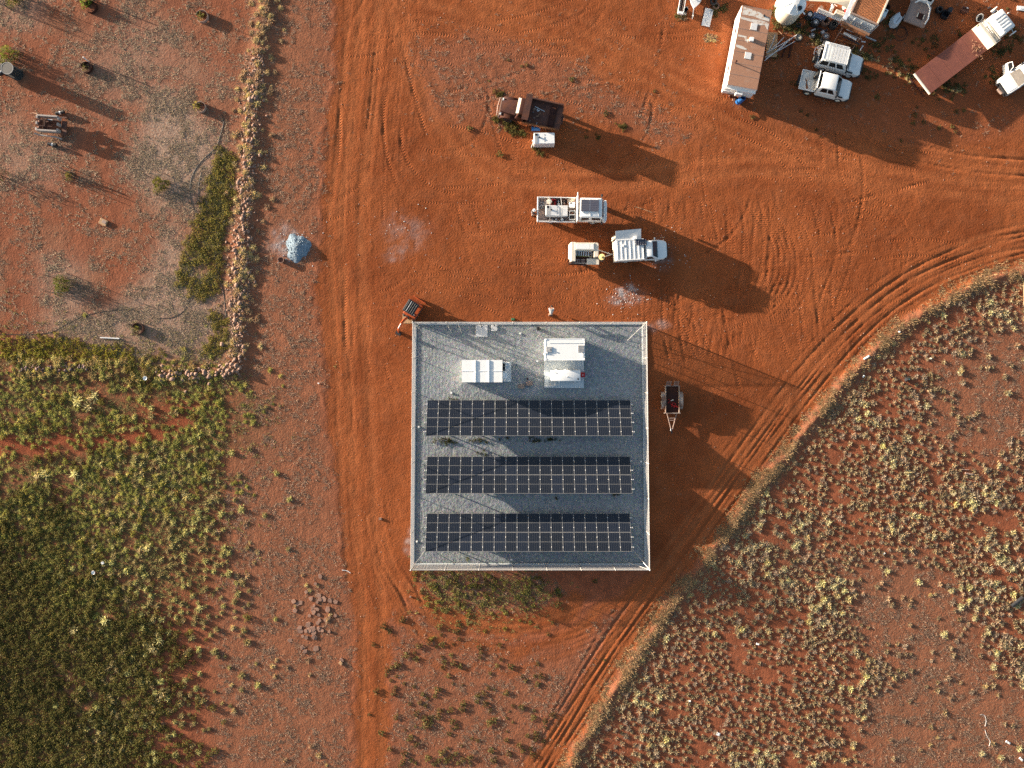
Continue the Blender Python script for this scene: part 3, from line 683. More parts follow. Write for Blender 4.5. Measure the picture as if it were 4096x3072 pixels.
def where(x, y, s, lo, hi, noun):
    u, v = 2048 + x / PX, 1536 - y / PX
    d, mu, mv, nm = min((math.hypot(u - a, v - b), a, b, c_) for a, b, c_ in MARKS)
    dx, dy = u - mu, v - mv; w = []
    if abs(dy) > .42 * abs(dx): w.append('below' if dy > 0 else 'above')
    if abs(dx) > .42 * abs(dy): w.append('right of' if dx > 0 else 'left of')
    rel = ' '.join(w)
    if 'edge of' in nm: rel = 'towards'
    q = 'broad' if s > lo + .66 * (hi - lo) else ('middling' if s > lo + .33 * (hi - lo) else 'small')
    far_ = 'close ' if d < 90 else ('' if d < 230 else 'well ')
    return f'{q} {noun} {far_ if rel != "towards" else ""}{rel} {nm}'
def individuals(name, protos, m, xs, ys, scs, label, cat, group, hs=None, sink=.02, noun=None):
    mes = [tri_mesh(name, *p, m) for p in protos]
    for i in range(len(xs)):
        o = bpy.data.objects.new(name, mes[RNG.randrange(len(mes))]); COL.objects.link(o)
        o.location = (xs[i], ys[i], float(gz(xs[i], ys[i])) - sink); s = float(scs[i]); o.rotation_euler = (0, 0, RNG.uniform(0, 6.28))
        o.scale = (s, s * RNG.uniform(.88, 1.12), s * (1 if hs is None else float(hs[i]) / s))
        o['label'] = where(xs[i], ys[i], s, float(np.min(scs)), float(np.max(scs)), noun) if noun else label; o['category'] = cat; o['group'] = group
I = order[:300]
individuals('spinifex_tuft', SPX, MT['spinifex'], pts[I, 0], pts[I, 1], ssz[I], 'large pale grey-green spinifex hummock on the red ground right of the curving road', 'grass tuft', 'spinifex hummocks right of the curving road', noun='pale spinifex hummock')
I = order[300:]
o = link('spinifex_tufts', scatter_mesh('spinifex_tufts', SPXS, pts[I, 0], pts[I, 1], ssz[I], MT['spinifex'])); tag(o, 'smaller pale spinifex hummocks filling the red ground right of the curving road', 'grass', kind='stuff')

# left field: yellow-green tufts thinning towards the road
lf_m = zone([(520, 1780), (820, 1760), (900, 1900), (880, 2300), (860, 2600), (760, 2760), (600, 2900), (560, 3100), (380, 3100), (420, 2700), (540, 2500), (380, 2250), (480, 2050)], 55) * (1 - redsoil)
lf_m = lf_m * np.clip((fbm(GX * .5, GY * .5, 43, 3) - .32) * 4, .03, 1)
lp = dart(lf_m, 430, .52, 102); ls = NP.uniform(.55, 1.15, len(lp)); order = np.argsort(-ls); I = order[:290]
individuals('grass_tuft', YTUFT, MT['spinifex'], lp[I, 0], lp[I, 1], ls[I], 'yellow-green bunch grass tuft in the field left of the straight road', 'grass tuft', 'bunch grass tufts in the left field', noun='yellow-green grass tuft')
I = order[290:]
o = link('grass_tufts', scatter_mesh('grass_tufts', YTUFT, lp[I, 0], lp[I, 1], ls[I], MT['spinifex'])); tag(o, 'smaller yellow-green bunch grass tufts in the left field', 'grass', kind='stuff')
# a few pale tufts between field and road
PT = [(1015, 2250), (1030, 2212), (990, 2305), (965, 2322), (1028, 2205), (940, 2360), (950, 2300), (975, 2430), (940, 2470), (930, 2510), (960, 2540), (1210, 2300), (1225, 2340), (1240, 2362), (1270, 2342), (1180, 2425), (1105, 2640), (1090, 2665), (1150, 2670), (1100, 2705), (1240, 2700), (1232, 2640), (925, 2740), (815, 2780), (935, 2840), (700, 2890), (655, 2895), (765, 2900), (1140, 3040), (1245, 2985), (1275, 3020), (1305, 3060), (980, 2090), (1000, 2170), (870, 2130), (835, 2110), (1310, 2480), (1320, 2460), (3750, 2950), (3720, 2980), (3680, 3000), (3800, 2790), (3840, 2730), (3780, 2850), (3560, 2960), (3420, 3040), (3340, 2985), (3300, 3010), (3410, 2990), (3375, 3040), (3490, 2670), (3470, 2640), (3505, 2705), (3450, 2690), (3610, 2390), (3640, 2400), (3850, 2400), (3860, 2430), (3900, 2460), (3720, 2380), (3980, 2700), (3940, 2745), (3960, 2720), (3990, 2780)]
xy = np.array([W(*p) for p in PT])
individuals('pale_tuft', PALE, MT['spinifex'], xy[:, 0], xy[:, 1], NP.uniform(.55, .95, len(xy)), 'small straw-pale dry tuft standing alone on bare brown ground', 'grass tuft', 'lone pale tufts', noun='lone straw-pale tuft')
# long-bladed green tussocks in the left field
SP = [(310, 1605), (360, 1590), (300, 2195 - 300), (150, 1900), (590, 2190), (560, 2200), (670, 2790), (650, 2770), (610, 2590), (640, 2560), (380, 1585), (355, 1630), (800, 2430), (300, 2520), (420, 2480), (850, 1990), (745, 1985), (180, 1895)]
xy = np.array([W(*p) for p in SP])
individuals('long_grass_tussock', SPEAR, MT['spinifex'], xy[:, 0], xy[:, 1], NP.uniform(.7, 1.1, len(xy)), 'long-bladed grass tussock bent over in the left field', 'grass tuft', 'long tussocks in the left field', noun='long-bladed grass tussock')

# dense greens lower left and the hedge strips: stuff
gd = zone([(-300, 2150), (150, 2180), (330, 2400), (430, 2560), (560, 2640), (560, 2760), (520, 2900), (600, 3200), (-300, 3200)], 50)
gp = dart(gd * np.clip((fbm(GX * .5, GY * .5, 47, 3) - .25) * 4, .08, 1), 2200, .32, 103)
o = link('green_scrub', scatter_mesh('green_scrub', BUSH, gp[:, 0], gp[:, 1], NP.uniform(.5, 1.05, len(gp)), MT['leaf'], sink=.04, bright=.62 + .5 * vnoise(gp[:, 0] * .25, gp[:, 1] * .25, 12))); tag(o, 'dense dark green scrub covering the lower left corner', 'scrub', kind='stuff')
mid = zone([(-300, 1530), (500, 1540), (900, 1600), (900, 1700), (820, 1760), (860, 1900), (600, 2050), (420, 2200), (330, 2400), (150, 2180), (-300, 2150)], 45) * (1 - redsoil * .97)
mp = dart(mid * np.clip((fbm(GX * .6, GY * .6, 48, 3) - .38) * 4.5, .02, 1), 1300, .33, 104)
o = link('field_weeds', scatter_mesh('field_weeds', GREENT + GREENT + OLIVE, mp[:, 0], mp[:, 1], NP.uniform(.55, 1.1, len(mp)), MT['spinifex'], sink=.02)); tag(o, 'low olive green grass and weeds carpeting the field below the stone wall', 'weeds', kind='stuff')
mp2 = dart(mid * np.clip((fbm(GX * .45, GY * .45, 49, 3) - .42) * 5, .0, 1), 320, .55, 105)
individuals('field_shrub', [leafy(r_, 110, .40, .26, .075, (1.35, 1.25, 1.1)) for _ in range(4)], MT['leaf'], mp2[:200, 0], mp2[:200, 1], NP.uniform(.45, .95, len(mp2[:200])), 'bright olive leafy clump in the field below the stone wall', 'shrub', 'olive clumps below the stone wall', noun='bright olive leafy clump')
HEDGE = [([(880, 595), (938, 640), (922, 800), (884, 1010), (872, 1165), (800, 1190), (712, 1140), (715, 1050), (768, 920), (820, 800), (850, 680)], 330, 'trailing olive groundcover in a strip beside the upright stone wall'),
         ([(850, 1240), (905, 1280), (900, 1380), (850, 1420), (820, 1400), (870, 1330)], 60, 'small patch of trailing groundcover at the inner corner of the stone wall'),
         ([(0, 1360), (300, 1370), (480, 1390), (520, 1440), (200, 1440), (0, 1420)], 170, 'yellow-green creeper along the top of the lower stone wall'),
         ([(520, 1400), (640, 1430), (640, 1560), (540, 1560), (500, 1480)], 60, 'leafy clump growing over the middle of the lower stone wall')]
for k, (poly, n, lab) in enumerate(HEDGE):
    m_ = sig(-sd_poly(U + wob1 * 25, V + wob2 * 25, poly) / 5); q = dart(m_, n, .27, 110 + k)
    if k == 0: q = q[(((q[:, 0] - W(795, 1085)[0]) ** 2 + (q[:, 1] - W(795, 1085)[1]) ** 2) > .65)]
    pr = [leafy(r_, 80, .34, .17, .06, (1.45, 1.4, 1.1) if k != 2 else (1.7, 1.75, .9)) for _ in range(4)]
    o = link('groundcover', scatter_mesh('groundcover', pr, q[:, 0], q[:, 1], NP.uniform(.55, 1.0, len(q)), MT['leaf'], sink=.04)); tag(o, lab, 'groundcover', kind='stuff')

# dry litter
def lit(name, mask, n, protos, label, seed, sc=(.6, 1.5), m='grass_dead'):
    x, y = sample(mask, n, seed); o = link(name, scatter_mesh(name, protos, x, y, NP.uniform(*sc, n), MT[m], sink=.0)); tag(o, label, 'grass', kind='stuff')
patch = np.clip((fbm(GX * .9, GY * .9, 71, 3) - .36) * 4, .02, 1)
lit('dry_grass', np.clip(litter * 1.0 * patch + .05 * rightm, 0, 1), 20000, STRAW, 'short dead grass and twigs over the brown verges', 120)
lit('dry_lawn', np.clip(grey * patch + .12 * paddock * patch, 0, 1) * (1 - road), 9000, [straw(r_, 8, .12, .05, .022, (.92, .98, 1.05)) for _ in range(5)], 'grey dead grass patches in the upper left paddock', 121)
lit('green_stubble', np.clip(green * patch * (1 - gd * .7) + weedy * .6, 0, 1), 9000, STRAWG, 'olive stubble between the clumps of the left field', 122)
bm_ = sig((34 - np.abs(bermd * bermside - 14)) / 8) * (1 - road * .8)
lit('verge_grass', bm_ * patch, 3500, [straw(r_, 10, .16, .09, .022, (1.1, .95, .8)) for _ in range(4)], 'pale dry grass along the edge of the curving road', 123, (.7, 1.6))
# weeds one can count
wm = np.clip(tri * .7 + weedy * 1.2 + zone([(1560, 2500), (1760, 2460), (1820, 2800), (1600, 2850)], 30) * 1.0 + grassy * .12 + junk * .18, 0, 2) * (1 - road * .7)
wp = dart(wm * np.clip((fbm(GX * .5, GY * .5, 73, 3) - .40) * 5, .02, 1), 230, .45, 130)
individuals('weed', WEED, MT['leaf_dark'], wp[:, 0], wp[:, 1], NP.uniform(.5, 1.35, len(wp)), 'small dark green weed growing flat on bare red earth', 'weed', 'weeds on the bare red earth', noun='flat dark green weed')
wv = dart(weedy, 90, .35, 131)
o = link('weed_patch', scatter_mesh('weed_patch', WEED, wv[:, 0], wv[:, 1], NP.uniform(.5, 1.1, len(wv)), MT['leaf'], sink=.02)); tag(o, 'brownish green weed patch below the bottom fence', 'weeds', kind='stuff')

# ------------------------------------------------------------------ dry stone wall, its tufts, flagstones
def rock_v(rng, flat=.7):
    bm = bmesh.new(); bmesh.ops.create_icosphere(bm, subdivisions=1, radius=1)
    ax = [Vector((rng.gauss(0, 1), rng.gauss(0, 1), rng.gauss(0, 1))).normalized() for _ in range(7)]; dd = [rng.uniform(.5, .85) for _ in ax]
    for v in bm.verts:
        for a, d in zip(ax, dd):
            q = v.co.dot(a)
            if q > d: v.co -= a * (q - d)
        v.co.z *= flat
    vs = np.array([v.co[:] for v in bm.verts]); fs = np.array([[v.index for v in f.verts] for f in bm.faces]); bm.free(); return vs, fs, np.ones((len(vs), 3))
ROCK = [rock_v(r_, .62) for _ in range(9)]
ROCKM = [tri_mesh('stone', *p, MT['stone']) for p in ROCK]; ROCKP = [tri_mesh('stone', *p, MT['purple_stone']) for p in ROCK[:4]]
def along(P, t):
    P = np.array(P, float); L = np.concatenate([[0], np.cumsum(np.hypot(*np.diff(P, axis=0).T))]); s = t * L[-1]
    return np.interp(s, L, P[:, 0]), np.interp(s, L, P[:, 1])
def stone_wall(P, n, width, label, meshes, tmin=0, tmax=1, size=(.10, .30), extra=0, pw=1.0):
    t = thing('stone_wall', label, 'stone wall', (*W(*along(P, .5)), 0)); t['kind'] = 'thing'; bx, by, _ = t.location
    for i in range(n + extra):
        u, v = along(P, tmin + (tmax - tmin) * RNG.random() ** pw); u += RNG.gauss(0, width); v += RNG.gauss(0, width if abs(P[0][0] - P[-1][0]) > 300 else 8)
        x, y = W(u, v); s = RNG.uniform(*size) * (1.5 if RNG.random() < .12 else 1)
        o = bpy.data.objects.new('stone', meshes[RNG.randrange(len(meshes))]); COL.objects.link(o); o.parent = t
        o.location = (x - bx, y - by, float(gz(x, y)) + s * .25); o.scale = (s * RNG.uniform(.8, 1.3), s, s * RNG.uniform(.7, 1.1)); o.rotation_euler = (RNG.uniform(-.4, .4), RNG.uniform(-.4, .4), RNG.uniform(0, 6.28))
    return t
w_up = stone_wall(WALL, 298, 21, 'upright dry stone wall of pink rocks beside the paddock', ROCKM, .2, 1.0, size=(.08, .20), pw=.75)
w_lo = stone_wall([(945, 1475), (850, 1497), (740, 1492), (640, 1488)], 110, 20, 'tumbled stone wall of pink rocks turning left at the lower corner', ROCKM, size=(.09, .24))
w_le = stone_wall([(360, 1468), (280, 1474), (190, 1476), (70, 1476)], 60, 5, 'low line of purple grey rocks in the long grass at the left', ROCKP, size=(.08, .17))
xs_, ys_ = [], []
for i in range(900):
    u, v = along(WALL, .2 + .8 * r_.random()); x, y = W(u + r_.gauss(0, 22), v); xs_.append(x); ys_.append(y)
rest = scatter_mesh('rubble', ROCK, np.array(xs_), np.array(ys_), NP.uniform(.045, .13, 900), MT['stone'], sink=-.02)
o = link('rubble', rest, w_up, (-w_up.location[0], -w_up.location[1], 0)); o['kind'] = 'stuff'
tp = []
for i in range(300):
    u, v = along(WALL, r_.random() ** 1.5 * .97); tp.append(W(u + r_.gauss(6, 33), v))
tp = np.array(tp)
individuals('wall_tuft', PALE, MT['spinifex'], tp[:, 0], tp[:, 1], NP.uniform(.55, 1.1, len(tp)), 'straw-pale grass tuft growing out of the upright stone wall', 'grass tuft', 'tufts along the upright stone wall', noun='straw-pale wall tuft')
tq = []
for i in range(110):
    u, v = along(WALL2, .12 + .88 * r_.random()); tq.append(W(u, v + r_.choice((-26, 24)) + r_.gauss(0, 12)))
tq = np.array(tq)
individuals('wall_grass_tuft', [hummock(r_, 100, .42, .25, .022, .6, .25, (.85, .80, .55)) for _ in range(4)], MT['spinifex'], tq[:, 0], tq[:, 1], NP.uniform(.7, 1.15, len(tq)), 'long yellow grass tuft leaning over the lower stone wall', 'grass tuft', 'tufts along the lower stone wall', noun='long yellow wall tuft')
wt = []
for i in range(70):
    u, v = along(BERM, .22 + .62 * r_.random()); wt.append(W(u + 22 + r_.gauss(0, 14), v + 14 + r_.gauss(0, 14)))
wt = np.array(wt)
individuals('berm_tuft', PALE, MT['spinifex'], wt[:, 0], wt[:, 1], NP.uniform(.4, .8, len(wt)), 'pale dry tuft on the bank beside the curving road', 'grass tuft', 'tufts on the bank of the curving road', noun='pale dry bank tuft')

fl = thing('flagstone_heap', 'heap of broken pink flagstones in the grass left of the straight road', 'stone heap', (*W(1245, 2470), 0)); bx, by, _ = fl.location
for i in range(52):
    u, v = r_.gauss(1258, 42), r_.gauss(2450, 62)
    if i < 9: u, v = [(1175, 2405), (1200, 2410), (1160, 2560), (1210, 2590), (1225, 2550), (1365, 2640), (1200, 2510), (1280, 2520), (1180, 2440)][i]
    x, y = W(u, v); m_ = MB(); n = r_.randint(5, 7); s = r_.uniform(.14, .32) if i > 9 else .25
    m_.prism([(s * r_.uniform(.7, 1.2) * math.cos(6.283 * k / n), s * r_.uniform(.7, 1.2) * math.sin(6.283 * k / n)) for k in range(n)], 0, r_.uniform(.05, .09))
    o = part('slab', m_, MT['slab'], fl); o.location = (x - bx, y - by, float(gz(x, y)) + r_.uniform(-.03, .03)); o.rotation_euler = (r_.uniform(-.05, .05), r_.uniform(-.05, .05), r_.uniform(0, 6))
    o = None
# ------------------------------------------------------------------ compound: fence
GP = 0.05                                     # gravel level
fence = thing('security_fence', 'galvanised mesh security fence round the gravel solar yard', 'fence', (0, 0, 0)); fence['kind'] = 'thing'
FH = 2.25
mesh_m = MT['galv']
corners = [Vector((x, y, 0)) for x, y in PADW]
post_me = MB().cyl((0, 0, 0), (0, 0, FH + .06), .035, n=8).cyl((0, 0, FH + .05), (0, 0, FH + .09), .05, .02, n=8).mesh('post', mesh_m)
corner_me = MB().cyl((0, 0, 0), (0, 0, FH + .12), .06, n=10).cyl((0, 0, FH + .1), (0, 0, FH + .16), .075, .03, n=10).mesh('corner_post', mesh_m)
for i in range(4):
    a, b = corners[i], corners[(i + 1) % 4]; L = (b - a).length; d = (b - a) / L; n = 7
    link('corner_post', corner_me, fence, a)
    ins = Vector((d.y, -d.x, 0)) if i != 0 else Vector((d.y, -d.x, 0))
    rail = MB().cyl(a + Vector((0, 0, FH)), b + Vector((0, 0, FH)), .03, n=6); part('top_rail', rail, mesh_m, fence)
    rail = MB().cyl(a + Vector((0, 0, .12)), b + Vector((0, 0, .12)), .02, n=6); part('bottom_rail', rail, mesh_m, fence)
    bl = L / n; ang = math.atan2(d.y, d.x)
    pm = MB()                                  # welded mesh for one bay, along local x
    for k in range(44): z = .1 + k * (FH - .1) / 43.5; pm.box((bl / 2, 0, z), (bl - .05, .006, .006))
    for k in range(int(bl / .09)): pm.box((.05 + k * .09, 0, FH / 2 + .04), (.005, .005, FH - .1))
    pme_ = pm.mesh('mesh_panel', mesh_m)
    for k in range(n):
        p0 = a + d * bl * k
        if k: link('post', post_me, fence, p0)
        o = link('mesh_panel', pme_, fence, p0); o.rotation_euler = (0, 0, ang)
    # plinth kerb under the mesh
    kb = MB().box(((a + b) / 2 + Vector((0, 0, .04))), (L - .3, .16, .14), rz=ang); part('plinth', kb, MT['concrete'], fence)
def brace(c, dx, dy, r=.028):
    m_ = MB().cyl((c.x, c.y, FH), (c.x + dx, c.y + dy, .08), r, n=7); part('brace', m_, mesh_m, fence)
brace(corners[0], 1.35, -1.5); brace(corners[1], -1.45, -1.55); brace(corners[3], 1.25, 1.55); brace(corners[2], -1.5, 1.75); brace(corners[2], -2.1, .35)
for u in (1786, 1829):                        # struts of the gate bay in the top side
    x, y = W(u, 1286, 2.2); m_ = MB().cyl((x, y - .02, 2.1), (x + .25, y - .9, .06), .03, n=6); part('brace', m_, mesh_m, fence)

# ------------------------------------------------------------------ solar arrays
sp = NT('solar_cells'); sp.b.inputs['Roughness'].default_value = .22; sp.b.inputs['Specular IOR Level'].default_value = .5
sx = sp.N.new('ShaderNodeSeparateXYZ'); sp.L.new(sp.tc.outputs['Object'], sx.inputs[0])
def line(v, pitch, w): 
    f = sp.math('FRACT', sp.math('DIVIDE', v, pitch)); e = sp.math('MINIMUM', f, sp.math('SUBTRACT', 1.0, f)); return sp.rng(e, w / pitch, w / pitch * .6)
ln = sp.math('MAXIMUM', sp.math('MULTIPLY', line(sp.math('ADD', sx.outputs[0], 10.0), .17, .008), .9), sp.math('MULTIPLY', line(sp.math('ADD', sx.outputs[1], 10.0), .0865, .004), .6))
oi = sp.N.new('ShaderNodeObjectInfo')
cell = sp.mix(oi.outputs['Random'], (0.007, 0.009, 0.014), (0.009, 0.013, 0.024))
sp.L.new(sp.mix(sp.math('MULTIPLY', ln, .35), cell, (0.22, 0.24, 0.28)), sp.b.inputs['Base Color'])
MT['cells'] = sp.m
AW, TILT = 19.26, math.atan2(1.42, 3.31)
CWD, PL = AW / 18, 3.60 / 2
pf = MB()                                     # panel frame: rim and the bar between the two half panels
for y in (-PL / 2 + .02, PL / 2 - .02): pf.box((0, y, .0), (CWD - .012, .026, .04))
for x in (-CWD / 2 + .02, CWD / 2 - .02): pf.box((x, 0, .0), (.022, PL - .08, .04))
pf.box((0, 0, .004), (CWD - .08, .024, .036))
MT['frame'] = mat('anodised_frame', (.24, .24, .24), .5, .2, var=.08)
frame_me = pf.mesh('frame', MT['frame'])
pc = MB()
for s in (-1, 1): pc.box((0, s * (PL / 4 - .003), -.002), (CWD - .075, PL / 2 - .055, .03))
cell_me = pc.mesh('solar_panel', MT['cells'])
leg_me = MB().box((0, 0, .5), (.09, .09, 1.0)).mesh('leg', MT['galv'])
for k, (ylow, lab) in enumerate(((1600, 'top row of dark solar panels, nearest the white cabins'), (1826, 'middle row of dark solar panels, between two others'), (2053.5, 'bottom row of dark solar panels, nearest the lower fence'))):
    hl = .60
    xl = W(1709 - (0, 3, 5)[k], 1600, hl)[0]; xr = W(2522, 1600, hl)[0]; xc = (xl + xr) / 2; yl = W(0, ylow, hl)[1]; cyv = yl - 3.31 / 2; zc = hl + .71
    arr = thing('solar_array', lab, 'solar array', (xc, cyv, 0), 0, 'rows of solar panels in the fenced yard')
    RM = Euler((-TILT, 0, 0)).to_matrix().to_4x4()          # top side (north, up in the photo) is the low edge
    for r in range(2):
        for c_ in range(18):
            o = bpy.data.objects.new('solar_panel', cell_me); COL.objects.link(o); o.parent = arr
            o.location = Vector((0, 0, zc)) + RM @ Vector((-AW / 2 + CWD * (c_ + .5), (.5 - r) * PL, 0)); o.rotation_euler = (TILT * 1.0, 0, 0)
            o.rotation_euler = (-TILT * -1.0 * -1.0, 0, 0)
            f_ = bpy.data.objects.new('frame', frame_me); COL.objects.link(f_); f_.parent = o
    cl = MB()
    for q, ry in enumerate((-1.38, -.45, .45, 1.38)):
        m_ = MB(); a0 = m_.mark(); m_.box((0, ry, -.06), (AW + .35, .05, .07)); m_.box((-AW / 2 - .16, ry, -.05), (.05, .09, .11)); m_.box((AW / 2 + .16, ry, -.05), (.05, .09, .11))
        m_.xf(Matrix.Translation((0, 0, zc)) @ RM, a0); part('rail', m_, MT['lgrey'], arr)
        for c_ in range(19): cl.box((-AW / 2 + CWD * c_, ry, .025), (.055, .07, .03))
    cl.xf(Matrix.Translation((0, 0, zc)) @ RM); part('clamps', cl, MT['white'], arr, kind='stuff')
    for c_ in range(7):
        x = -AW / 2 + .7 + c_ * (AW - 1.4) / 6
        for y in (1.2, -1.2):
            h = zc - y * math.tan(TILT) - .1; o = link('leg', leg_me, arr, (x, y, 0)); o.scale = (1, 1, h)

# ------------------------------------------------------------------ cabins and gear in the yard
def at(px, py, h=0): return W(px, py, h)
BH = 2.45
bx, by = at(1928.5, 1484.5, BH)
bc = thing('battery_cabin', 'long white cabin with three roof sections and an air conditioner at its right end', 'cabin', (bx, by, GP))
L_, D_ = 163 * PX * .965, 89 * PX * .965
m_ = MB().rbox((0, 0, BH / 2 - .02), (L_ - .06, D_ - .06, BH - .06), .02); part('body', m_, MT['white'], bc)
for k in range(3):
    w = L_ / 3; x = -L_ / 2 + w * (k + .5)
    m_ = MB().hexa([(x - w / 2 + .01, -D_ / 2, BH - .04), (x + w / 2 - .01, -D_ / 2, BH - .04), (x + w / 2 - .01, D_ / 2, BH - .04), (x - w / 2 + .01, D_ / 2, BH - .04),
                    (x - w / 2 + .01, -D_ / 2, BH + .0), (x + w / 2 - .01, -D_ / 2, BH + .0), (x + w / 2 - .01, D_ / 2, BH + .0), (x - w / 2 + .01, D_ / 2, BH + .0)])
    m_.box((x, 0, BH + .012), (w - .03, .03, .03)); part('roof_panel', m_, MT['white'], bc)
    if k < 2: m_ = MB().box((x + w / 2, 0, BH + .03), (.06, D_, .07)); part('roof_seam', m_, MT['white'], bc)
m_ = MB().box((L_ / 2 + .40, -.02, .08), (.80, D_ - .15, .16)); part('plinth', m_, MT['concrete'], bc)
m_ = MB().rbox((L_ / 2 + .46, .40, 1.3), (.34, .95, .9), .03)
for k in range(7): m_.box((L_ / 2 + .46, .02 + k * .125, 1.755), (.30, .02, .02))
part('air_conditioner', m_, MT['lgrey'], bc)
m_ = MB().box((L_ / 2 + .12, .40, 1.3), (.2, .7, .5)); part('bracket', m_, MT['dark'], bc)
m_ = MB().rbox((L_ / 2 + .22, -.40, 1.9), (.40, .56, .30), .03); part('junction_box', m_, MT['white'], bc)
m_ = MB().tube([(L_ / 2 + .05, .85, 2.2), (L_ / 2 + .15, .9, 1.6), (L_ / 2 + .3, .92, .2)], .03).tube([(L_ / 2 + .1, -.85, .5), (L_ / 2 + .3, -.9, .3)], .04); part('conduit', m_, MT['lgrey'], bc)
m_ = MB()
for k in range(1, 3): m_.box((-L_ / 2 + L_ * k / 3, -D_ / 2 + .01, BH / 2), (.05, .05, BH - .1))
for k in range(1, 3): m_.box((-L_ / 2 + L_ * k / 3, D_ / 2 - .01, BH / 2), (.05, .05, BH - .1))
part('corner_trim', m_, MT['white'], bc)

sx0, sy0 = at(2178, 1362, .2); sx1, sy1 = at(2335, 1552, .2)
slab = MB().rbox(((sx0 + sx1) / 2, (sy0 + sy1) / 2, .13), (sx1 - sx0, sy0 - sy1, .26), .015)
solo('concrete_slab', slab, MT['concrete'], 'pale concrete slab under the generator cabin and the white tank', 'slab')
GH = 2.5
gx0, gy0 = at(2181, 1354, GH); gx1, gy1 = at(2339, 1441, GH); gw, gd_ = gx1 - gx0, gy0 - gy1
gc = thing('generator_cabin', 'white steel cabin with two grey roof plates at the top of the concrete slab', 'cabin', ((gx0 + gx1) / 2, (gy0 + gy1) / 2, .26))
bh = GH - .26
m_ = MB().rbox((0, 0, bh / 2), (gw, gd_, bh), .02); part('body', m_, MT['white'], gc)
m_ = MB()
for s in (-1, 1):
    m_.box((0, s * (gd_ / 2 - .03), bh + .004), (gw, .06, .02)); m_.box((s * (gw / 2 - .03), 0, bh + .004), (.06, gd_ - .13, .02))
for x in (-1, 1):
    for y in (-1, 1): m_.box((x * (gw / 2 - .07), y * (gd_ / 2 - .07), bh + .02), (.14, .14, .03))
part('roof_rim', m_, MT['white'], gc)
m_ = MB().box((0.1, gd_ / 2 - .42, bh + .012), (gw - .6, .05, .02)); part('roof_rib', m_, MT['lgrey'], gc)
m_ = MB().rbox((-gw / 2 + .36, -.02, bh + .03), (.52, .52, .08), .02); m_.cyl((-gw / 2 + .4, 0, bh + .05), (-gw / 2 + .4, 0, bh + .14), .07, n=10); part('exhaust_box', m_, MT['grey'], gc)
m_ = MB().rbox((gw / 2 - .34, .05, bh + .02), (.60, .64, .06), .02)
for k in range(5): m_.box((gw / 2 - .34, -.2 + k * .12, bh + .055), (.5, .03, .02))
part('vent_plate', m_, MT['grey'], gc)
m_ = MB().tube([(-gw / 2 + .2, -.3, bh + .06), (-gw / 2 - .05, -.38, bh + .04), (-gw / 2 - .1, -.4, .6)], .05, 8); part('exhaust_pipe', m_, MT['lgrey'], gc)
m_ = MB().cyl((-gw / 2 - .05, gd_ / 2 - .05, bh - .1), (-gw / 2 - .05, -gd_ / 2 + .3, bh - .1), .03).cyl((-gw / 2 - .05, gd_ / 2 - .3, 0), (-gw / 2 - .05, gd_ / 2 - .3, bh), .03); part('side_rail', m_, MT['white'], gc)
m_ = MB().tube([(gw / 2 - .25, -.3, bh + .05), (gw / 2 - .2, -.6, bh + .06), (gw / 2 + .06, -.62, bh - .1), (gw / 2 + .06, -.62, .1), (gw / 2 + .05, -2.0, .1)], .025, 6).tube([(gw / 2 - .33, -.3, bh + .05), (gw / 2 - .3, -.68, bh + .06), (gw / 2 + .06, -.70, bh - .1)], .02, 6); part('conduit', m_, MT['lgrey'], gc)
TH = 1.7
tx0, ty0 = at(2204.5, 1481, TH); tx1, ty1 = at(2322, 1525, TH); tw, td = tx1 - tx0, ty0 - ty1
tk = thing('fuel_tank', 'white rounded fuel tank with a black cap on the concrete slab', 'tank', ((tx0 + tx1) / 2, (ty0 + ty1) / 2, .26)); th = TH - .26
m_ = MB().rbox((0, 0, th / 2 + .08), (tw, td, th - .1), .06, seg=3); part('body', m_, MT['white'], tk, smooth=True)
m_ = MB().cyl((tw / 2 - .22, -td / 2 + .20, th), (tw / 2 - .22, -td / 2 + .20, th + .10), .075, n=12); part('filler_cap', m_, MT['dark'], tk)
m_ = MB().box((-tw / 2 + .38, td / 2 - .22, th + .04), (.22, .03, .06), rz=-.7).box((.15, -.06, th + .06), (.10, .03, .10)).box((.15, -.12, th + .035), (.22, .03, .03)); part('lifting_lug', m_, MT['lgrey'], tk)
for x in (-.30, .34):
    for y in (-1, 1): part('foot', MB().rbox((x * tw, y * (td / 2 + .07), .2), (.2, .16, .3), .02), MT['lgrey'], tk)
m_ = MB().tube([(-.05, td / 2 + .05, .6), (.1, td / 2 + .1, .75), (.5, td / 2 + .1, .75), (1.25, td / 2 + .12, .6), (1.75, td / 2 + .12, .55)], .02, 6)
for x in (.0, .22, .78, 1.3): m_.cyl((x, td / 2 + .02, .75), (x, td / 2 + .2, .75), .025, n=6)
part('fuel_line', m_, MT['lgrey'], tk)
m_ = MB().tube([(-tw / 2 + .45, -td / 2 - .05, .55), (-tw / 2 + .45, -td / 2 - .38, .5), (-tw / 2 + .3, -td / 2 - .47, .5), (-tw / 2 - .60, -td / 2 - .47, .5)], .085, 10)
for k in range(3): m_.box((-tw / 2 - .55 + k * .36, -td / 2 - .47, .3), (.05, .3, .5))
part('outlet_pipe', m_, MT['lgrey'], tk)
x, y = at(2331, 1499, .9)
fx = thing('extinguisher_box', 'bright red cabinet at the right end of the white fuel tank', 'cabinet', (x, y, .26))
part('body', MB().rbox((0, 0, .38), (.40, .46, .76), .03), MT['red'], fx)
part('emblem', MB().prism([(-.07, -.04), (.03, -.09), (.03, .06)], .762, .768), MT['white'], fx)
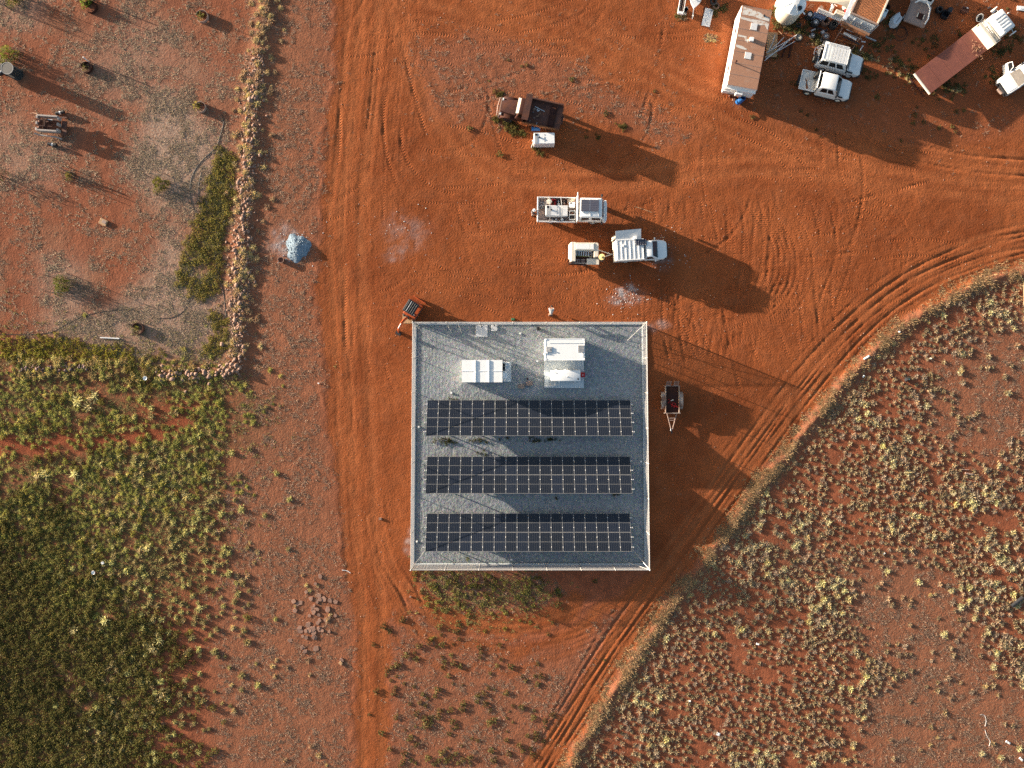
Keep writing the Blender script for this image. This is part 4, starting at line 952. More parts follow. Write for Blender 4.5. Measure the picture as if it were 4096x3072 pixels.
for (u0, v0, u1, v1, h, lab) in ((1903, 1301, 1950, 1347, .14, 'large square pale concrete pit cover by the top fence'), (1965.5, 1300, 1989, 1324, .12, 'small square pale concrete pit cover by the top fence')):
    a, b = at(u0, v0, h), at(u1, v1, h); cxx, cyy = (a[0] + b[0]) / 2, (a[1] + b[1]) / 2
    t = thing('pit_cover', lab, 'pit cover', (cxx, cyy, GP)); w, d = b[0] - a[0], a[1] - b[1]
    part('lid', MB().rbox((0, 0, .07), (w, d, .14), .02), MT['lgrey'], t)
    part('handle', MB().box((0, d * .38, .16), (.12, .08, .04)).cyl((-.02, d * .45, .15), (-.05, d * .62, .5), .03, n=6), MT['dark'], t)
x, y = at(2153, 1314, .5)
t = thing('black_drum', 'short black drum on the gravel by the top fence', 'drum', (x, y, GP)); part('body', MB().lathe([(.17, 0), (.18, .2), (.17, .45), (.14, .52)], 16), MT['dark'], t, True); part('lid', MB().lathe([(.15, .52), (.15, .56), (.03, .58), (0.0, .58)], 16), MT['dark'], t, True)
for i, (u, v, lab) in enumerate(((1806, 1572, 'tiny white pit lid on the gravel below the left cabin'), (2082, 1334, 'tiny white pit lid on the gravel near the top fence'), (1676, 1708, 'tiny white pit lid beside the left end of the top panel row'), (2565, 1846, 'tiny white pit lid beside the right end of the middle panel row'), (1668, 2166, 'tiny white pit lid beside the left end of the bottom panel row'), (2046, 2238, 'tiny white pit lid below the bottom panel row'))):
    t = thing('valve_pit', lab, 'pit lid', (*at(u, v, .1), GP), 0, 'white pit lids in the yard'); part('plate', MB().rbox((0, 0, .05), (.17, .17, .08), .015), MT['white'], t); part('knob', MB().cyl((0, 0, .09), (0, 0, .12), .02, n=8), MT['lgrey'], t)
for (u, v, rz, lab) in ((2085.5, 1545.5, .05, 'flat brown carton on the gravel, the lower of two'), (2117.5, 1535, .03, 'flat brown carton on the gravel, the higher of two')):
    t = thing('carton', lab, 'carton', (*at(u, v, .25), GP), rz, 'brown cartons on the gravel'); part('body', MB().rbox((0, 0, .11), (.58, .38, .2), .015), MT['card'], t)
    for s in (-1, 1): part('flap', MB().box((0, s * .092, .222), (.56, .175, .012)), MT['card'], t)
for k in range(3):
    u = (2150, 2155, 2110)[k]; v = (1446, 1520, 1515)[k]
    sv, sf, st = ROCK[k]; o = bpy.data.objects.new('pale_stone', tri_mesh('pale_stone', sv * .11, sf, st, MT['concrete'] if k < 2 else MT['rust'])); COL.objects.link(o); o.location = (*at(u, v), GP + .05)
    tag(o, ('white stone on the gravel left of the generator cabin', 'white stone on the gravel left of the fuel tank', 'reddish clod on the gravel above the brown cartons')[k], 'stone')
wq = []
for (u, v, n, s) in ((1785, 1765, 26, 22), (1915, 1762, 16, 18), (2145, 1762, 12, 16), (2215, 1757, 8, 12), (1800, 1598, 10, 18), (2010, 1757, 4, 30), (1930, 1815, 6, 16), (2220, 1994, 3, 6), (2465, 1978, 4, 8)):
    for _ in range(n): wq.append(at(u + r_.gauss(0, s), v + r_.gauss(0, s * .35)))
wq = np.array(wq)
o = link('yard_weeds', scatter_mesh('yard_weeds', [leafy(r_, 30, .14, .06, .04, (.5, .55, .5)) for _ in range(3)], wq[:, 0], wq[:, 1], NP.uniform(.6, 1.3, len(wq)), MT['leaf_dark'], sink=-.09)); tag(o, 'dark little weeds growing through the gravel beside the panel rows', 'weeds', kind='stuff')
q = NP.uniform(0.005, .995, (9000, 2)); Pq = bil(q[:, 0], q[:, 1])
o = link('gravel', scatter_mesh('gravel', [rock_v(r_, .6) for _ in range(3)][:3], Pq[:, 0], Pq[:, 1], NP.uniform(.018, .05, len(Pq)), MT['gravel_stone'], sink=-.07)); tag(o, 'loose pale stones over the fenced gravel yard', 'gravel', kind='stuff')
# green lid outside the fence
x, y = at(2052, 1277, .12); t = thing('valve_box', 'small green valve lid in the earth just above the top fence', 'lid', (x, y, 0)); part('box', MB().rbox((0, 0, .05), (.34, .23, .12), .02), MT['green'], t); part('cover', MB().rbox((0, 0, .12), (.28, .17, .03), .01), MT['green'], t)
# ------------------------------------------------------------------ vehicle helpers (local frame: x forward, y left, z up)
def wheel(parent, x, y, r=.38, w=.26, rim='lgrey', tyre='rubber', name='wheel'):
    s = 1 if y > 0 else -1
    m_ = MB(); prof = [(r * .58, -w / 2), (r * .9, -w / 2), (r, -w * .3), (r, w * .3), (r * .9, w / 2), (r * .58, w / 2)]
    m_.lathe(prof, 18, Matrix.Rotation(-math.pi / 2 * s, 4, 'X'), close=True)
    o = part(name, m_, MT[tyre], parent, True); o.location = (x, y, r)
    m_ = MB().lathe([(0.0, -w * .2), (r * .6, -w * .2), (r * .6, w * .42), (r * .5, w * .42), (r * .42, w * .22), (r * .16, w * .22), (r * .14, w * .34), (0, w * .34)], 16, Matrix.Rotation(-math.pi / 2 * s, 4, 'X'))
    part('rim', m_, MT[rim], o); return o
def ring_body(stations, r=.06):
    """stations: (x, half width, z bottom, z top)"""
    out = []
    for x, w, zb, zt in stations:
        out.append([(x, -w, zb), (x, -w, zt - r), (x, -w + r, zt), (x, w - r, zt), (x, w, zt - r), (x, w, zb)])
    return out
def greenhouse(x0, x1, w, z0, t0, t1, tw, z1):
    """base rectangle x0..x1, half width w at z0; roof t0..t1, half width tw at z1: eight corners"""
    return [Vector(p) for p in ((x0, -w, z0), (x1, -w, z0), (x1, w, z0), (x0, w, z0), (t0, -tw, z1), (t1, -tw, z1), (t1, tw, z1), (t0, tw, z1))]
def faces(c): return dict(right=(c[0], c[1], c[5], c[4]), front=(c[1], c[2], c[6], c[5]), left=(c[2], c[3], c[7], c[6]), rear=(c[3], c[0], c[4], c[7]))
def pane(parent, name, q, u0, u1, v0, v1, m='glass'):
    return part(name, MB().quadslab(q, u0, u1, v0, v1, .006, .002), MT[m], parent)
def headlights(parent, x, y, z):
    for s in (-1, 1): part('headlight', MB().rbox((x, s * y, z), (.14, .26, .16), .03), MT['lgrey'], parent)
def mirrors(parent, x, y, z, m='dark'):
    for s in (-1, 1): part('mirror', MB().rbox((x, s * (y + .13), z), (.12, .20, .16), .02).cyl((x, s * y, z - .05), (x, s * (y + .1), z), .02, n=6), MT[m], parent)
def place(name, label, cat, px, py, h, ang, z=0.0, group=None):
    """px, py: where the photograph shows the thing's middle at height h; ang: heading in the picture, clockwise from right"""
    x, y = W(px, py, h); return thing(name, label, cat, (x, y, z), -R(ang), group)

# ------------------------------------------------------------------ white 4WD wagon with roof rack
v = place('wagon', 'white four-wheel-drive wagon with a slatted roof rack beside the scrap rack', 'car', 3360, 244, 1.0, 14.2)
b = MB().loft(ring_body([(-2.12, .86, .5, 1.12), (-1.9, .90, .42, 1.15), (.55, .92, .42, 1.16), (.75, .92, .42, 1.12), (1.7, .90, .45, 1.06), (2.02, .84, .5, 1.0), (2.12, .72, .6, .92)], .07))
gh = greenhouse(-2.08, .95, .88, 1.13, -1.92, .30, .74, 1.88); b.hexa(gh, .05); part('body', b, MT['white_dusty'], v, True)
F = faces(gh); pane(v, 'windscreen', F['front'], .07, .93, .1, .9)
for s, f in (('right', F['right']), ('left', F['left'])):
    fl_ = s == 'left'
    for (a, c) in ((.05, .31), (.36, .58), (.63, .86)): pane(v, 'side_window', f, 1 - c if fl_ else a, 1 - a if fl_ else c, .15, .88)
pane(v, 'rear_window', F['rear'], .08, .92, .15, .85)
part('bonnet', MB().hexa([(.92, -.76, 1.10), (2.0, -.70, 1.0), (2.0, .70, 1.0), (.92, .76, 1.10), (.94, -.74, 1.165), (1.97, -.68, 1.06), (1.97, .68, 1.06), (.94, .74, 1.165)], .03), MT['white_dusty'], v)
part('bonnet_scoop', MB().rbox((1.55, .05, 1.12), (.1, .5, .03), .01), MT['white_dusty'], v)
part('bumper', MB().loft(ring_body([(2.02, .93, .42, .72), (2.18, .90, .45, .76), (2.28, .62, .48, .74)], .05)).cyl((2.2, -.5, .7), (2.2, -.5, 1.0), .03).cyl((2.2, .5, .7), (2.2, .5, 1.0), .03).cyl((2.2, -.5, 1.0), (2.2, .5, 1.0), .03), MT['dark'], v)
headlights(v, 2.06, .66, .86)
rk = MB()
for s in (-1, 1): rk.box((-.78, s * .72, 2.02), (2.3, .05, .07))
for x in (-1.92, .36): rk.box((x, 0, 2.02), (.05, 1.4, .07))
for x in (-1.6, -1.0, -.3, .2):
    for s in (-1, 1): rk.box((x, s * .76, 1.94), (.05, .05, .18))
rack = part('roof_rack', rk, MT['white'], v)
for k in range(8): part('slat', MB().rbox((-1.74 + k * .275, 0, 2.015), (.24, 1.34, .03), .008), MT['lgrey'], rack)
part('awning', MB().cyl((-1.75, .85, 2.02), (.25, .85, 2.02), .06, n=8), MT['white'], v)
part('snorkel', MB().tube([(1.35, -.90, 1.14), (1.0, -.92, 1.16), (.78, -.90, 1.25), (.42, -.80, 1.85)], [.07, .08, .05, .05], 8), MT['dark'], v)
mirrors(v, .72, .90, 1.25)
for x in (-1.3, 1.33):
    for s in (-1, 1): wheel(v, x, s * .78, .39, .26, 'lgrey')
part('side_step', MB().box((0, -.97, .42), (1.7, .12, .06)).box((0, .97, .42), (1.7, .12, .06)), MT['rust'], v)
o = wheel(v, 0, 1, .40, .26, 'cream', name='spare_wheel'); o.location = (-2.36, -.35, 1.0); o.rotation_euler = (0, R(12), R(90)); 
part('wheel_carrier', MB().tube([(-2.15, .85, .6), (-2.45, .85, .65), (-2.45, .2, .65), (-2.15, .2, .65)], .035).tube([(-2.12, .75, .8), (-2.42, .75, 1.0), (-2.14, .70, 1.8)], .03).tube([(-2.12, .3, .8), (-2.42, .3, 1.0), (-2.14, .30, 1.8)], .03), MT['white'], v)

# ------------------------------------------------------------------ white dual cab tray ute
v = place('ute', 'white dual-cab ute with a rust-stained flat tray and a spare tyre on it', 'ute', 3303, 339, 1.0, 13.2)
b = MB().loft(ring_body([(-.75, .86, .5, 1.10), (-.6, .90, .42, 1.14), (.95, .92, .42, 1.15), (2.0, .90, .45, 1.06), (2.3, .84, .5, 1.0), (2.42, .70, .6, .92)], .07))
gh = greenhouse(-.80, 1.38, .88, 1.12, -.62, .72, .74, 1.86); b.hexa(gh, .06); part('body', b, MT['white_dusty'], v, True)
F = faces(gh); pane(v, 'windscreen', F['front'], .05, .95, .06, .92)
for s, f in (('right', F['right']), ('left', F['left'])):
    fl_ = s == 'left'
    for (a, c) in ((.13, .46), (.51, .80)): pane(v, 'side_window', f, 1 - c if fl_ else a, 1 - a if fl_ else c, .14, .86)
pane(v, 'rear_window', F['rear'], .1, .9, .2, .85)
part('bonnet', MB().hexa([(1.36, -.78, 1.08), (2.32, -.70, 1.0), (2.32, .70, 1.0), (1.36, .78, 1.08), (1.38, -.76, 1.15), (2.28, -.68, 1.06), (2.28, .68, 1.06), (1.38, .76, 1.15)], .03), MT['white_dusty'], v)
part('bumper', MB().loft(ring_body([(2.28, .94, .42, .74), (2.46, .86, .45, .78), (2.56, .55, .48, .76)], .05)), MT['dark'], v); headlights(v, 2.36, .66, .86)
tr = MT['tray_stain'] = mat('stained_tray_paint', (0.62, 0.60, 0.55), .6, var=.1, scale=3, col2=(0.36, 0.22, 0.14), mix_lo=.5, mix_hi=.75, dust=.14)
tray = part('tray', MB().rbox((-1.72, 0, .95), (1.42, 1.86, .08), .01), tr, v)
for s in (-1, 1): part('side_rail', MB().box((-1.72, s * .91, 1.02), (1.42, .04, .07)), MT['white'], tray)
part('tail_rail', MB().box((-2.42, 0, 1.02), (.04, 1.78, .07)), MT['white'], tray)
part('mud_stain', MB().prism([(-2.0, .25), (-1.93, .1), (-1.78, .02), (-1.72, -.3), (-1.5, -.72), (-1.72, -.80), (-1.84, -.45), (-1.86, -.1), (-1.98, 0)], .992, .998), MT['rust_orange'], tray)
part('headboard', MB().tube([(-.95, -.86, .95), (-.95, -.80, 1.72), (-.95, .80, 1.72), (-.95, .86, .95)], .04, 8).box((-.95, 0, 1.2), (.03, 1.6, .5)), MT['white'], v)
o = wheel(v, 0, 1, .40, .26, 'cream', name='spare_wheel'); o.location = (-1.16, .50, 1.36); o.rotation_euler = (R(0), R(-14), R(80))
part('snorkel', MB().tube([(1.75, -.90, 1.12), (1.45, -.92, 1.15), (1.25, -.90, 1.25), (.86, -.80, 1.8)], [.07, .08, .05, .05], 8), MT['dark'], v); mirrors(v, 1.12, .90, 1.25)
part('side_step', MB().box((.35, -.98, .40), (1.9, .12, .06)).box((.35, .98, .40), (1.9, .12, .06)), MT['rust'], v)
for x in (-1.35, 1.62):
    for s in (-1, 1): wheel(v, x, s * .80, .39, .26, 'cream')
part('chassis', MB().box((-1.5, 0, .72), (2.2, .9, .25)), MT['dark'], v)

# ------------------------------------------------------------------ tan-tray ute at the top edge
v = place('tray_ute', 'white ute with a dusty tan tray, cut by the top edge of the picture', 'ute', 3686, 15, 1.0, 21 - 90)
b = MB().loft(ring_body([(.18, .86, .5, 1.12), (.3, .9, .42, 1.14), (1.5, .9, .42, 1.14), (2.3, .88, .45, 1.05), (2.55, .8, .5, .98)], .07)); gh = greenhouse(.18, 1.75, .88, 1.12, .40, 1.15, .75, 1.85); b.hexa(gh, .06); part('body', b, MT['white'], v, True)
F = faces(gh); pane(v, 'windscreen', F['front'], .05, .95, .06, .92); pane(v, 'rear_window', F['rear'], .14, .90, .3, .86)
for s in ('right', 'left'): pane(v, 'side_window', F[s], .25, .75, .15, .86)
tray = part('tray', MB().rbox((-1.0, 0, .95), (2.2, 2.0, .08), .03), MT['tan'], v)
for s in (-1, 1): part('side_rail', MB().box((-1.0, s * .99, 1.04), (2.1, .04, .14)), MT['tan'], tray)
part('tail_rail', MB().box((-2.09, 0, 1.04), (.04, 1.9, .14)), MT['tan'], tray)
part('hoop', MB().tube([(-1.75, -.95, 1.1), (-1.45, -.92, 1.5), (-.6, -.7, 1.65), (.0, -.2, 1.6), (.1, .3, 1.35), (-.15, .62, 1.05)], .07, 8), MT['white'], tray)
part('hatch', MB().rbox((-1.15, -.3, 1.02), (.55, .6, .08), .01), MT['rust'], tray)
for q in (-.02, -.62): part('tie_rail', MB().rbox((-1.15 + .0, q, 1.06), (.08, .45, .07), .01, rz=R(90)), MT['cream'], tray)
for x in (-1.3, 1.8):
    for s in (-1, 1): wheel(v, x, s * .80, .38, .25)
mirrors(v, 1.5, .9, 1.2); headlights(v, 2.5, .6, .85)
t = place('fibreglass_cover', 'white moulded fibreglass cover leaning beside the tan tray', 'cover', 3590, 74, .8, 0)
m_ = MB(); m_.prism([(-.55, -.30), (-.42, -.62), (-.02, -.66), (.26, -.50), (.55, -.10), (.62, .18), (.40, .34), (.30, .82), (-.02, .60), (-.38, .28)], .25, .80, top=[(-.40, -.28), (-.32, -.48), (0, -.52), (.2, -.38), (.42, -.06), (.48, .14), (.30, .28), (.22, .62), (0, .44), (-.26, .2)]); part('shell', m_, MT['sailcloth'], t, True)
part('crease', MB().box((.06, -.12, .806), (.62, .035, .02), rz=R(52)), MT['dark'], t); part('prop', MB().cyl((0, 0, 0), (0, 0, .3), .12, n=8), MT['dark'], t)
hz_ = MB()
for (rr, cxh, cyh) in ((.70, .0, .0), (.46, .12, .1)):
    hz_.tube([(cxh + rr * math.cos(a), cyh + rr * math.sin(a), .03 + .01 * math.sin(3 * a)) for a in np.linspace(-2.6, 3.4, 40)], .022, 6)
solo('hose_coil', hz_, MT['hose'], 'coil of black hose lying on red earth below the tan tray', 'hose', (*W(3600, 134), 0))

# ------------------------------------------------------------------ flatbed truck
v = place('flatbed_truck', 'long flatbed truck with a red-brown steel deck and a cream cab', 'truck', 3848, 212, 1.2, -37.6)
DL = 6.75
deck = part('deck', MB().rbox((-1.25, 0, 1.12), (DL, 2.42, .14), .01), MT['deck_red'], v)
part('tail_bar', MB().box((-1.25 - DL / 2 - .08, 0, 1.12), (.12, 2.42, .16)), MT['cream'], deck)
part('rear_frame', MB().box((-1.25 - DL / 2 - .42, 0, .75), (.08, 2.2, .12)).box((-1.25 - DL / 2 - .25, -.6, .8), (.4, .08, .1)).box((-1.25 - DL / 2 - .25, .6, .8), (.4, .08, .1)), MT['rust'], v)
for k in range(4): part('deck_seam', MB().box((-3.3 + k * 1.35, 0, 1.193), (.03, 2.36, .012)), MT['deck_red'], deck)
x1 = -1.25 + DL / 2
part('headboard', MB().box((x1 + .02, 0, 1.65), (.10, 2.44, 1.1)).box((x1 + .12, 0, 2.2), (.22, 2.44, .05)), MT['cream'], v)
part('wing_rail', MB().hexa([(x1 - .1, -1.22, 1.9), (x1 + 1.0, -1.22, 1.9), (x1 + 1.0, -1.16, 1.9), (x1 - .1, -1.16, 1.9), (x1 - .1, -1.22, 2.2), (x1 + .8, -1.22, 2.0), (x1 + .8, -1.16, 2.0), (x1 - .1, -1.16, 2.2)]).hexa([(x1 - .1, 1.16, 1.9), (x1 + 1.0, 1.16, 1.9), (x1 + 1.0, 1.22, 1.9), (x1 - .1, 1.22, 1.9), (x1 - .1, 1.16, 2.2), (x1 + .8, 1.16, 2.0), (x1 + .8, 1.22, 2.0), (x1 - .1, 1.22, 2.2)]), MT['cream'], v)
gr = MB()
for x in (.34, .56, .80): gr.box((x1 + x, 0, 2.05), (.08, 2.2, .06))
for y in (-1.0, -.5, 0, .5, 1.0): gr.box((x1 + .55, y, 2.0), (.6, .08, .05))
part('rack', gr, MT['cream'], v)
part('tool_tray', MB().box((x1 + .5, 0, 1.4), (.9, 2.1, .3)), MT['white_dusty'], v)
b = MB(); gh = greenhouse(x1 + .95, x1 + 2.75, 1.12, .7, x1 + 1.0, x1 + 2.35, 1.0, 2.55); b.hexa(gh, .14, 3); part('cab', b, MT['white_dusty'], v, True)
F = faces(gh); pane(v, 'windscreen', F['front'], .08, .92, .52, .9); pane(v, 'side_window', F['right'], .3, .9, .55, .88); pane(v, 'side_window', F['left'], .1, .7, .55, .88)
for k in range(5): part('roof_rib', MB().rbox((x1 + 1.62, -.62 + k * .3, 2.565), (.95, .12, .04), .012), MT['white_dusty'], v)
for s in (-1, 1): part('mirror', MB().rbox((x1 + 2.2, s * 1.42, 1.9), (.42, .12, .5), .04).cyl((x1 + 2.2, s * 1.0, 2.1), (x1 + 2.2, s * 1.4, 2.0), .025, n=6), MT['white'], v)
part('bumper', MB().rbox((x1 + 2.78, 0, .6), (.2, 2.2, .35), .04), MT['dark'], v); headlights(v, x1 + 2.8, .85, .85)
part('chassis', MB().box((0, 0, .8), (8.2, .85, .3)), MT['dark'], v)
for x in (-3.4, -2.3, x1 + 1.9):
    for s in (-1, 1): wheel(v, x, s * .98, .47, .3, 'cream')
rp = MB()
for k in range(26):
    a = r_.uniform(0, 6.28); c0 = Vector((1.35 + r_.gauss(0, .22), -.55 + r_.gauss(0, .42), 1.22)); L = r_.uniform(.15, .4)
    rp.tube([c0, c0 + Vector((L * .5 * math.cos(a), L * .5 * math.sin(a), .07)), c0 + Vector((L * math.cos(a + .8), L * math.sin(a + .8), .0))], .022, 5)
q = solo('chain_heap', rp, MT['wood'], 'heap of brown chain and rope on the red-brown truck deck', 'chain', v.location[:], v.rotation_euler[2])
t = place('steel_ring', 'large white-rimmed wheel lying beside the cream truck cab', 'wheel', 3920, 70, .4, -20)
part('rim', MB().lathe([(.30, -.03), (.37, -.03), (.37, .04), (.30, .04)], 24, Matrix.Translation((0, 0, .35)) @ Matrix.Rotation(R(35), 4, 'X'), close=True), MT['white'], t, True)
part('tyre', MB().lathe([(.12, -.1), (.31, -.1), (.31, .02), (.12, .02)], 20, Matrix.Translation((0, 0, .35)) @ Matrix.Rotation(R(35), 4, 'X'), close=True), MT['rubber'], t, True)
part('stub', MB().cyl((0, 0, 0), (0, 0, .35), .08, n=8), MT['dark'], t)

# ------------------------------------------------------------------ white car with an open door, right edge
v = place('open_door_car', 'white damaged four-wheel-drive with its front door open at the right edge', 'car', 4073, 309, 1.0, 146)
b = MB().loft(ring_body([(-2.2, .8, .5, 1.0), (-2.0, .88, .42, 1.1), (.6, .90, .42, 1.12), (1.45, .88, .45, 1.04), (1.62, .80, .5, .98)], .07)); gh = greenhouse(-2.1, .62, .86, 1.1, -1.9, -.05, .72, 1.8); b.hexa(gh, .05); part('body', b, MT['white_dusty'], v, True)
F = faces(gh); pane(v, 'windscreen', F['front'], .05, .95, .05, .93, 'glass_dusty')
for s in ('right', 'left'):
    for (a, c) in ((.1, .4), (.46, .76)): pane(v, 'side_window', F[s], a if s == 'right' else 1 - c, c if s == 'right' else 1 - a, .15, .86)
part('bonnet', MB().hexa([(.62, -.76, 1.06), (1.55, -.72, .98), (1.55, .72, .98), (.62, .76, 1.06), (.64, -.74, 1.13), (1.52, -.70, 1.05), (1.52, .70, 1.05), (.64, .74, 1.13)], .03), MT['white'], v)
part('radiator', MB().rbox((1.72, .1, .72), (.22, 1.4, .4), .03).cyl((1.8, -.55, .8), (1.95, -.55, .8), .12, n=10).cyl((1.8, .5, .8), (1.95, .55, .8), .10, n=10), MT['dark'], v)
part('broken_bumper', MB().rbox((1.92, .15, .62), (.16, .6, .25), .03, rz=.2), MT['tan'], v); part('headlight', MB().cyl((1.72, -.6, .82), (1.85, -.6, .82), .10, n=12), MT['lgrey'], v)
dr = MB(); dr.rbox((0, 0, .78), (1.0, .08, .62), .03); dr.tube([(-.46, 0, 1.08), (-.36, 0, 1.60), (.15, 0, 1.66), (.46, 0, 1.08)], .035, 6)
o = part('door', dr, MT['white'], v); o.location = (.78 - .30, -.90 - .42, 0); o.rotation_euler = (R(-8), 0, R(62))
part('pane', MB().box((.02, 0, 1.33), (.68, .015, .46)), MT['glass'], o); part('mirror', MB().rbox((.34, .1, 1.12), (.12, .14, .12), .02), MT['dark'], o)
for x in (-1.4, 1.1):
    for s in (-1, 1): wheel(v, x, s * .78, .37, .25)

# ------------------------------------------------------------------ caravan
CB = 2.5
v = place('caravan', 'long white site caravan with a rusty patched roof beside the water tank', 'caravan', 2999, 190, CB, -(90 - 10.7))
CLn, CWd = 7.44, 2.82
b = MB().hexa([(-CLn / 2, -CWd / 2, .55), (CLn / 2 - .35, -CWd / 2, .55), (CLn / 2 - .35, CWd / 2, .55), (-CLn / 2, CWd / 2, .55), (-CLn / 2, -CWd / 2, CB - .04), (CLn / 2, -CWd / 2, CB - .04), (CLn / 2, CWd / 2, CB - .04), (-CLn / 2, CWd / 2, CB - .04)], .03)
part('body', b, MT['cream'] if 0 else MT['white_dusty'], v)
rf = NT('worn_caravan_roof'); rf.b.inputs['Roughness'].default_value = .7
rx = rf.N.new('ShaderNodeSeparateXYZ'); rf.L.new(rf.tc.outputs['Object'], rx.inputs[0])
worn = rf.rng(rf.math('ADD', rf.math('MULTIPLY', rf.noise(.9, 6, .6, dist=.4), 1.0), rf.rng(rx.outputs[0], .0, 3.6, -.10, .16)), .585, .60)
cR = rf.mix(rf.noise(3, 5, .7), (0.30, 0.135, 0.075), (0.46, 0.255, 0.165))
cR = rf.mix(rf.rng(rf.noise(1.2, 3), .55, .7, 0, .5), cR, (0.40, 0.27, 0.20))
rf.L.new(rf.mix(worn, cR, (0.66, 0.62, 0.57)), rf.b.inputs['Base Color']); MT['caravan_roof'] = rf.m
n = 7; sl = CLn / n
for k in range(n): 
    x = -CLn / 2 + sl * (k + .5)
    o = part('roof_sheet', MB().rbox((0, 0, 0), (sl - .012, CWd - .04, .03), .006), MT['caravan_roof'], v); o.location = (x, 0, CB - .02)
    part('seam', MB().box((sl / 2 - .02, 0, .022), (.035, CWd - .05, .018)), MT['tan'], o)
MT['caravan_roof'].node_tree.nodes['Texture Coordinate'].object = None
for (x, y, s, m_) in ((1.95, -.02, .62, 'grey'), (-.78, .02, .62, 'grey')): part('roof_hatch', MB().rbox((x, y, CB + .02), (s, s * .95, .04), .01), MT['lgrey'], v)
part('vent', MB().rbox((.72, -.02, CB + .09), (.36, .36, .2), .02), MT['white'], v)
part('vent_pipe', MB().cyl((3.1, -.75, CB), (3.1, -.75, CB + .15), .08, n=10), MT['dark'], v)
part('flue', MB().cyl((-1.65, 1.05, CB), (-1.65, 1.05, CB + .35), .05, n=8).cyl((-1.65, 1.05, CB + .35), (-1.65, 1.05, CB + .42), .09, n=8), MT['rust'], v)
for (x, y, a, b_) in ((3.0, 0, .45, 2.5), (1.05, .55, .14, 1.1), (.45, .50, .14, 1.0), (-.25, .55, .25, 1.3), (2.35, .1, .2, 2.2)):
    pass
MT['worn_white'] = mat('worn_white_roof_paint', (0.66, 0.62, 0.56), .6, var=.1, scale=4, col2=(0.45, 0.28, 0.19), mix_lo=.52, mix_hi=.60)
def blot(pts, z): return MB().prism(pts, z, z + .004)
for pts in ([(3.6, 1.25), (3.5, .5), (3.35, -.3), (3.1, -.9), (3.0, -1.3), (2.7, -1.3), (2.75, -.6), (2.9, .3), (2.85, 1.25)], [(2.45, 1.3), (2.35, .2), (2.15, -.35), (2.3, -1.0), (1.85, -1.32), (2.5, -1.34), (2.7, -.6), (2.62, .4), (2.7, 1.3)], [(1.0, 1.3), (.95, .45), (.7, .42), (.75, .2), (.42, .25), (.5, .55), (.82, .62), (.8, 1.28)], [(.05, 1.3), (0, .7), (-.2, .2), (-.3, .35), (-.25, .9), (-.15, 1.3)]):
    part('worn_patch', blot(pts, CB - .002 + .001 * len(pts) * .3), MT['worn_white'], v)
for k in range(2): part('window', MB().box((-2.0 + k * 3.6, CWd / 2 + .008, 1.75), (.8, .012, .5)), MT['glass'], v)
part('end_trim', MB().box((-CLn / 2 - .10, 0, 2.0), (.2, CWd, .10)).box((-CLn / 2 - .06, 0, 1.3), (.10, CWd - .1, .08)), MT['white'], v)
part('end_locker', MB().rbox((-CLn / 2 - .26, .02, 1.7), (.42, .62, .5), .03), MT['white'], v)
for k in range(3): part('locker_vent', MB().box((-CLn / 2 - .2, -.12 + k * .14, 1.956), (.14, .06, .01)), MT['dark'], v)
part('chassis', MB().box((0, -.6, .45), (CLn, .1, .18)).box((0, .6, .45), (CLn, .1, .18)).box((-CLn / 2 - .5, 0, .45), (1.0, .1, .1)), MT['rust_dark'], v)
for x in (-.6, .3):
    for s in (-1, 1): wheel(v, x, s * 1.15, .34, .22)
for y, l in ((-.28, 2.3), (.0, 2.6)):
    pass
t = place('timber_planks', 'two brown planks across the lower end of the white caravan', 'planks', 2956, 377, .7, 7.5)
for dy, L in ((.13, 1.9), (-.06, 2.1)): part('plank', MB().rbox((dy * .6, dy, .66), (L, .17, .06), .01), MT['wood'], t)
for s in (-1, 1): part('trestle', MB().box((s * .75, .03, .32), (.08, .3, .62)), MT['rust_dark'], t)
t = place('blue_barrel', 'open blue barrel below the end of the white caravan', 'barrel', 2957, 407, .45, 0)
TM = Matrix.Translation((-.05, .05, .05)) @ Matrix.Rotation(R(24), 4, 'Y') @ Matrix.Rotation(R(-18), 4, 'X')
part('shell', MB().lathe([(.0, 0), (.25, 0), (.29, .2), (.30, .5), (.29, .78), (.265, .78), (.27, .5), (.26, .2), (.0, .06)], 20, TM), MT['blue'], t, True); part('rim', MB().lathe([(.262, .76), (.31, .76), (.31, .81), (.262, .81)], 20, TM, close=True), MT['blue'], t, True)
for i, (u, vv_) in enumerate(((2931, 385), (2932, 396), (2936, 403), (2931, 401), (2941, 394))):
    sv, sf, st = ROCK[i]; o = bpy.data.objects.new('stone', tri_mesh('stone', sv * .10, sf, st, MT['stone'])); COL.objects.link(o); o.location = (*W(u, vv_), .05); tag(o, 'pinkish stone beside the open blue barrel', 'stone', 'stones beside the blue barrel')

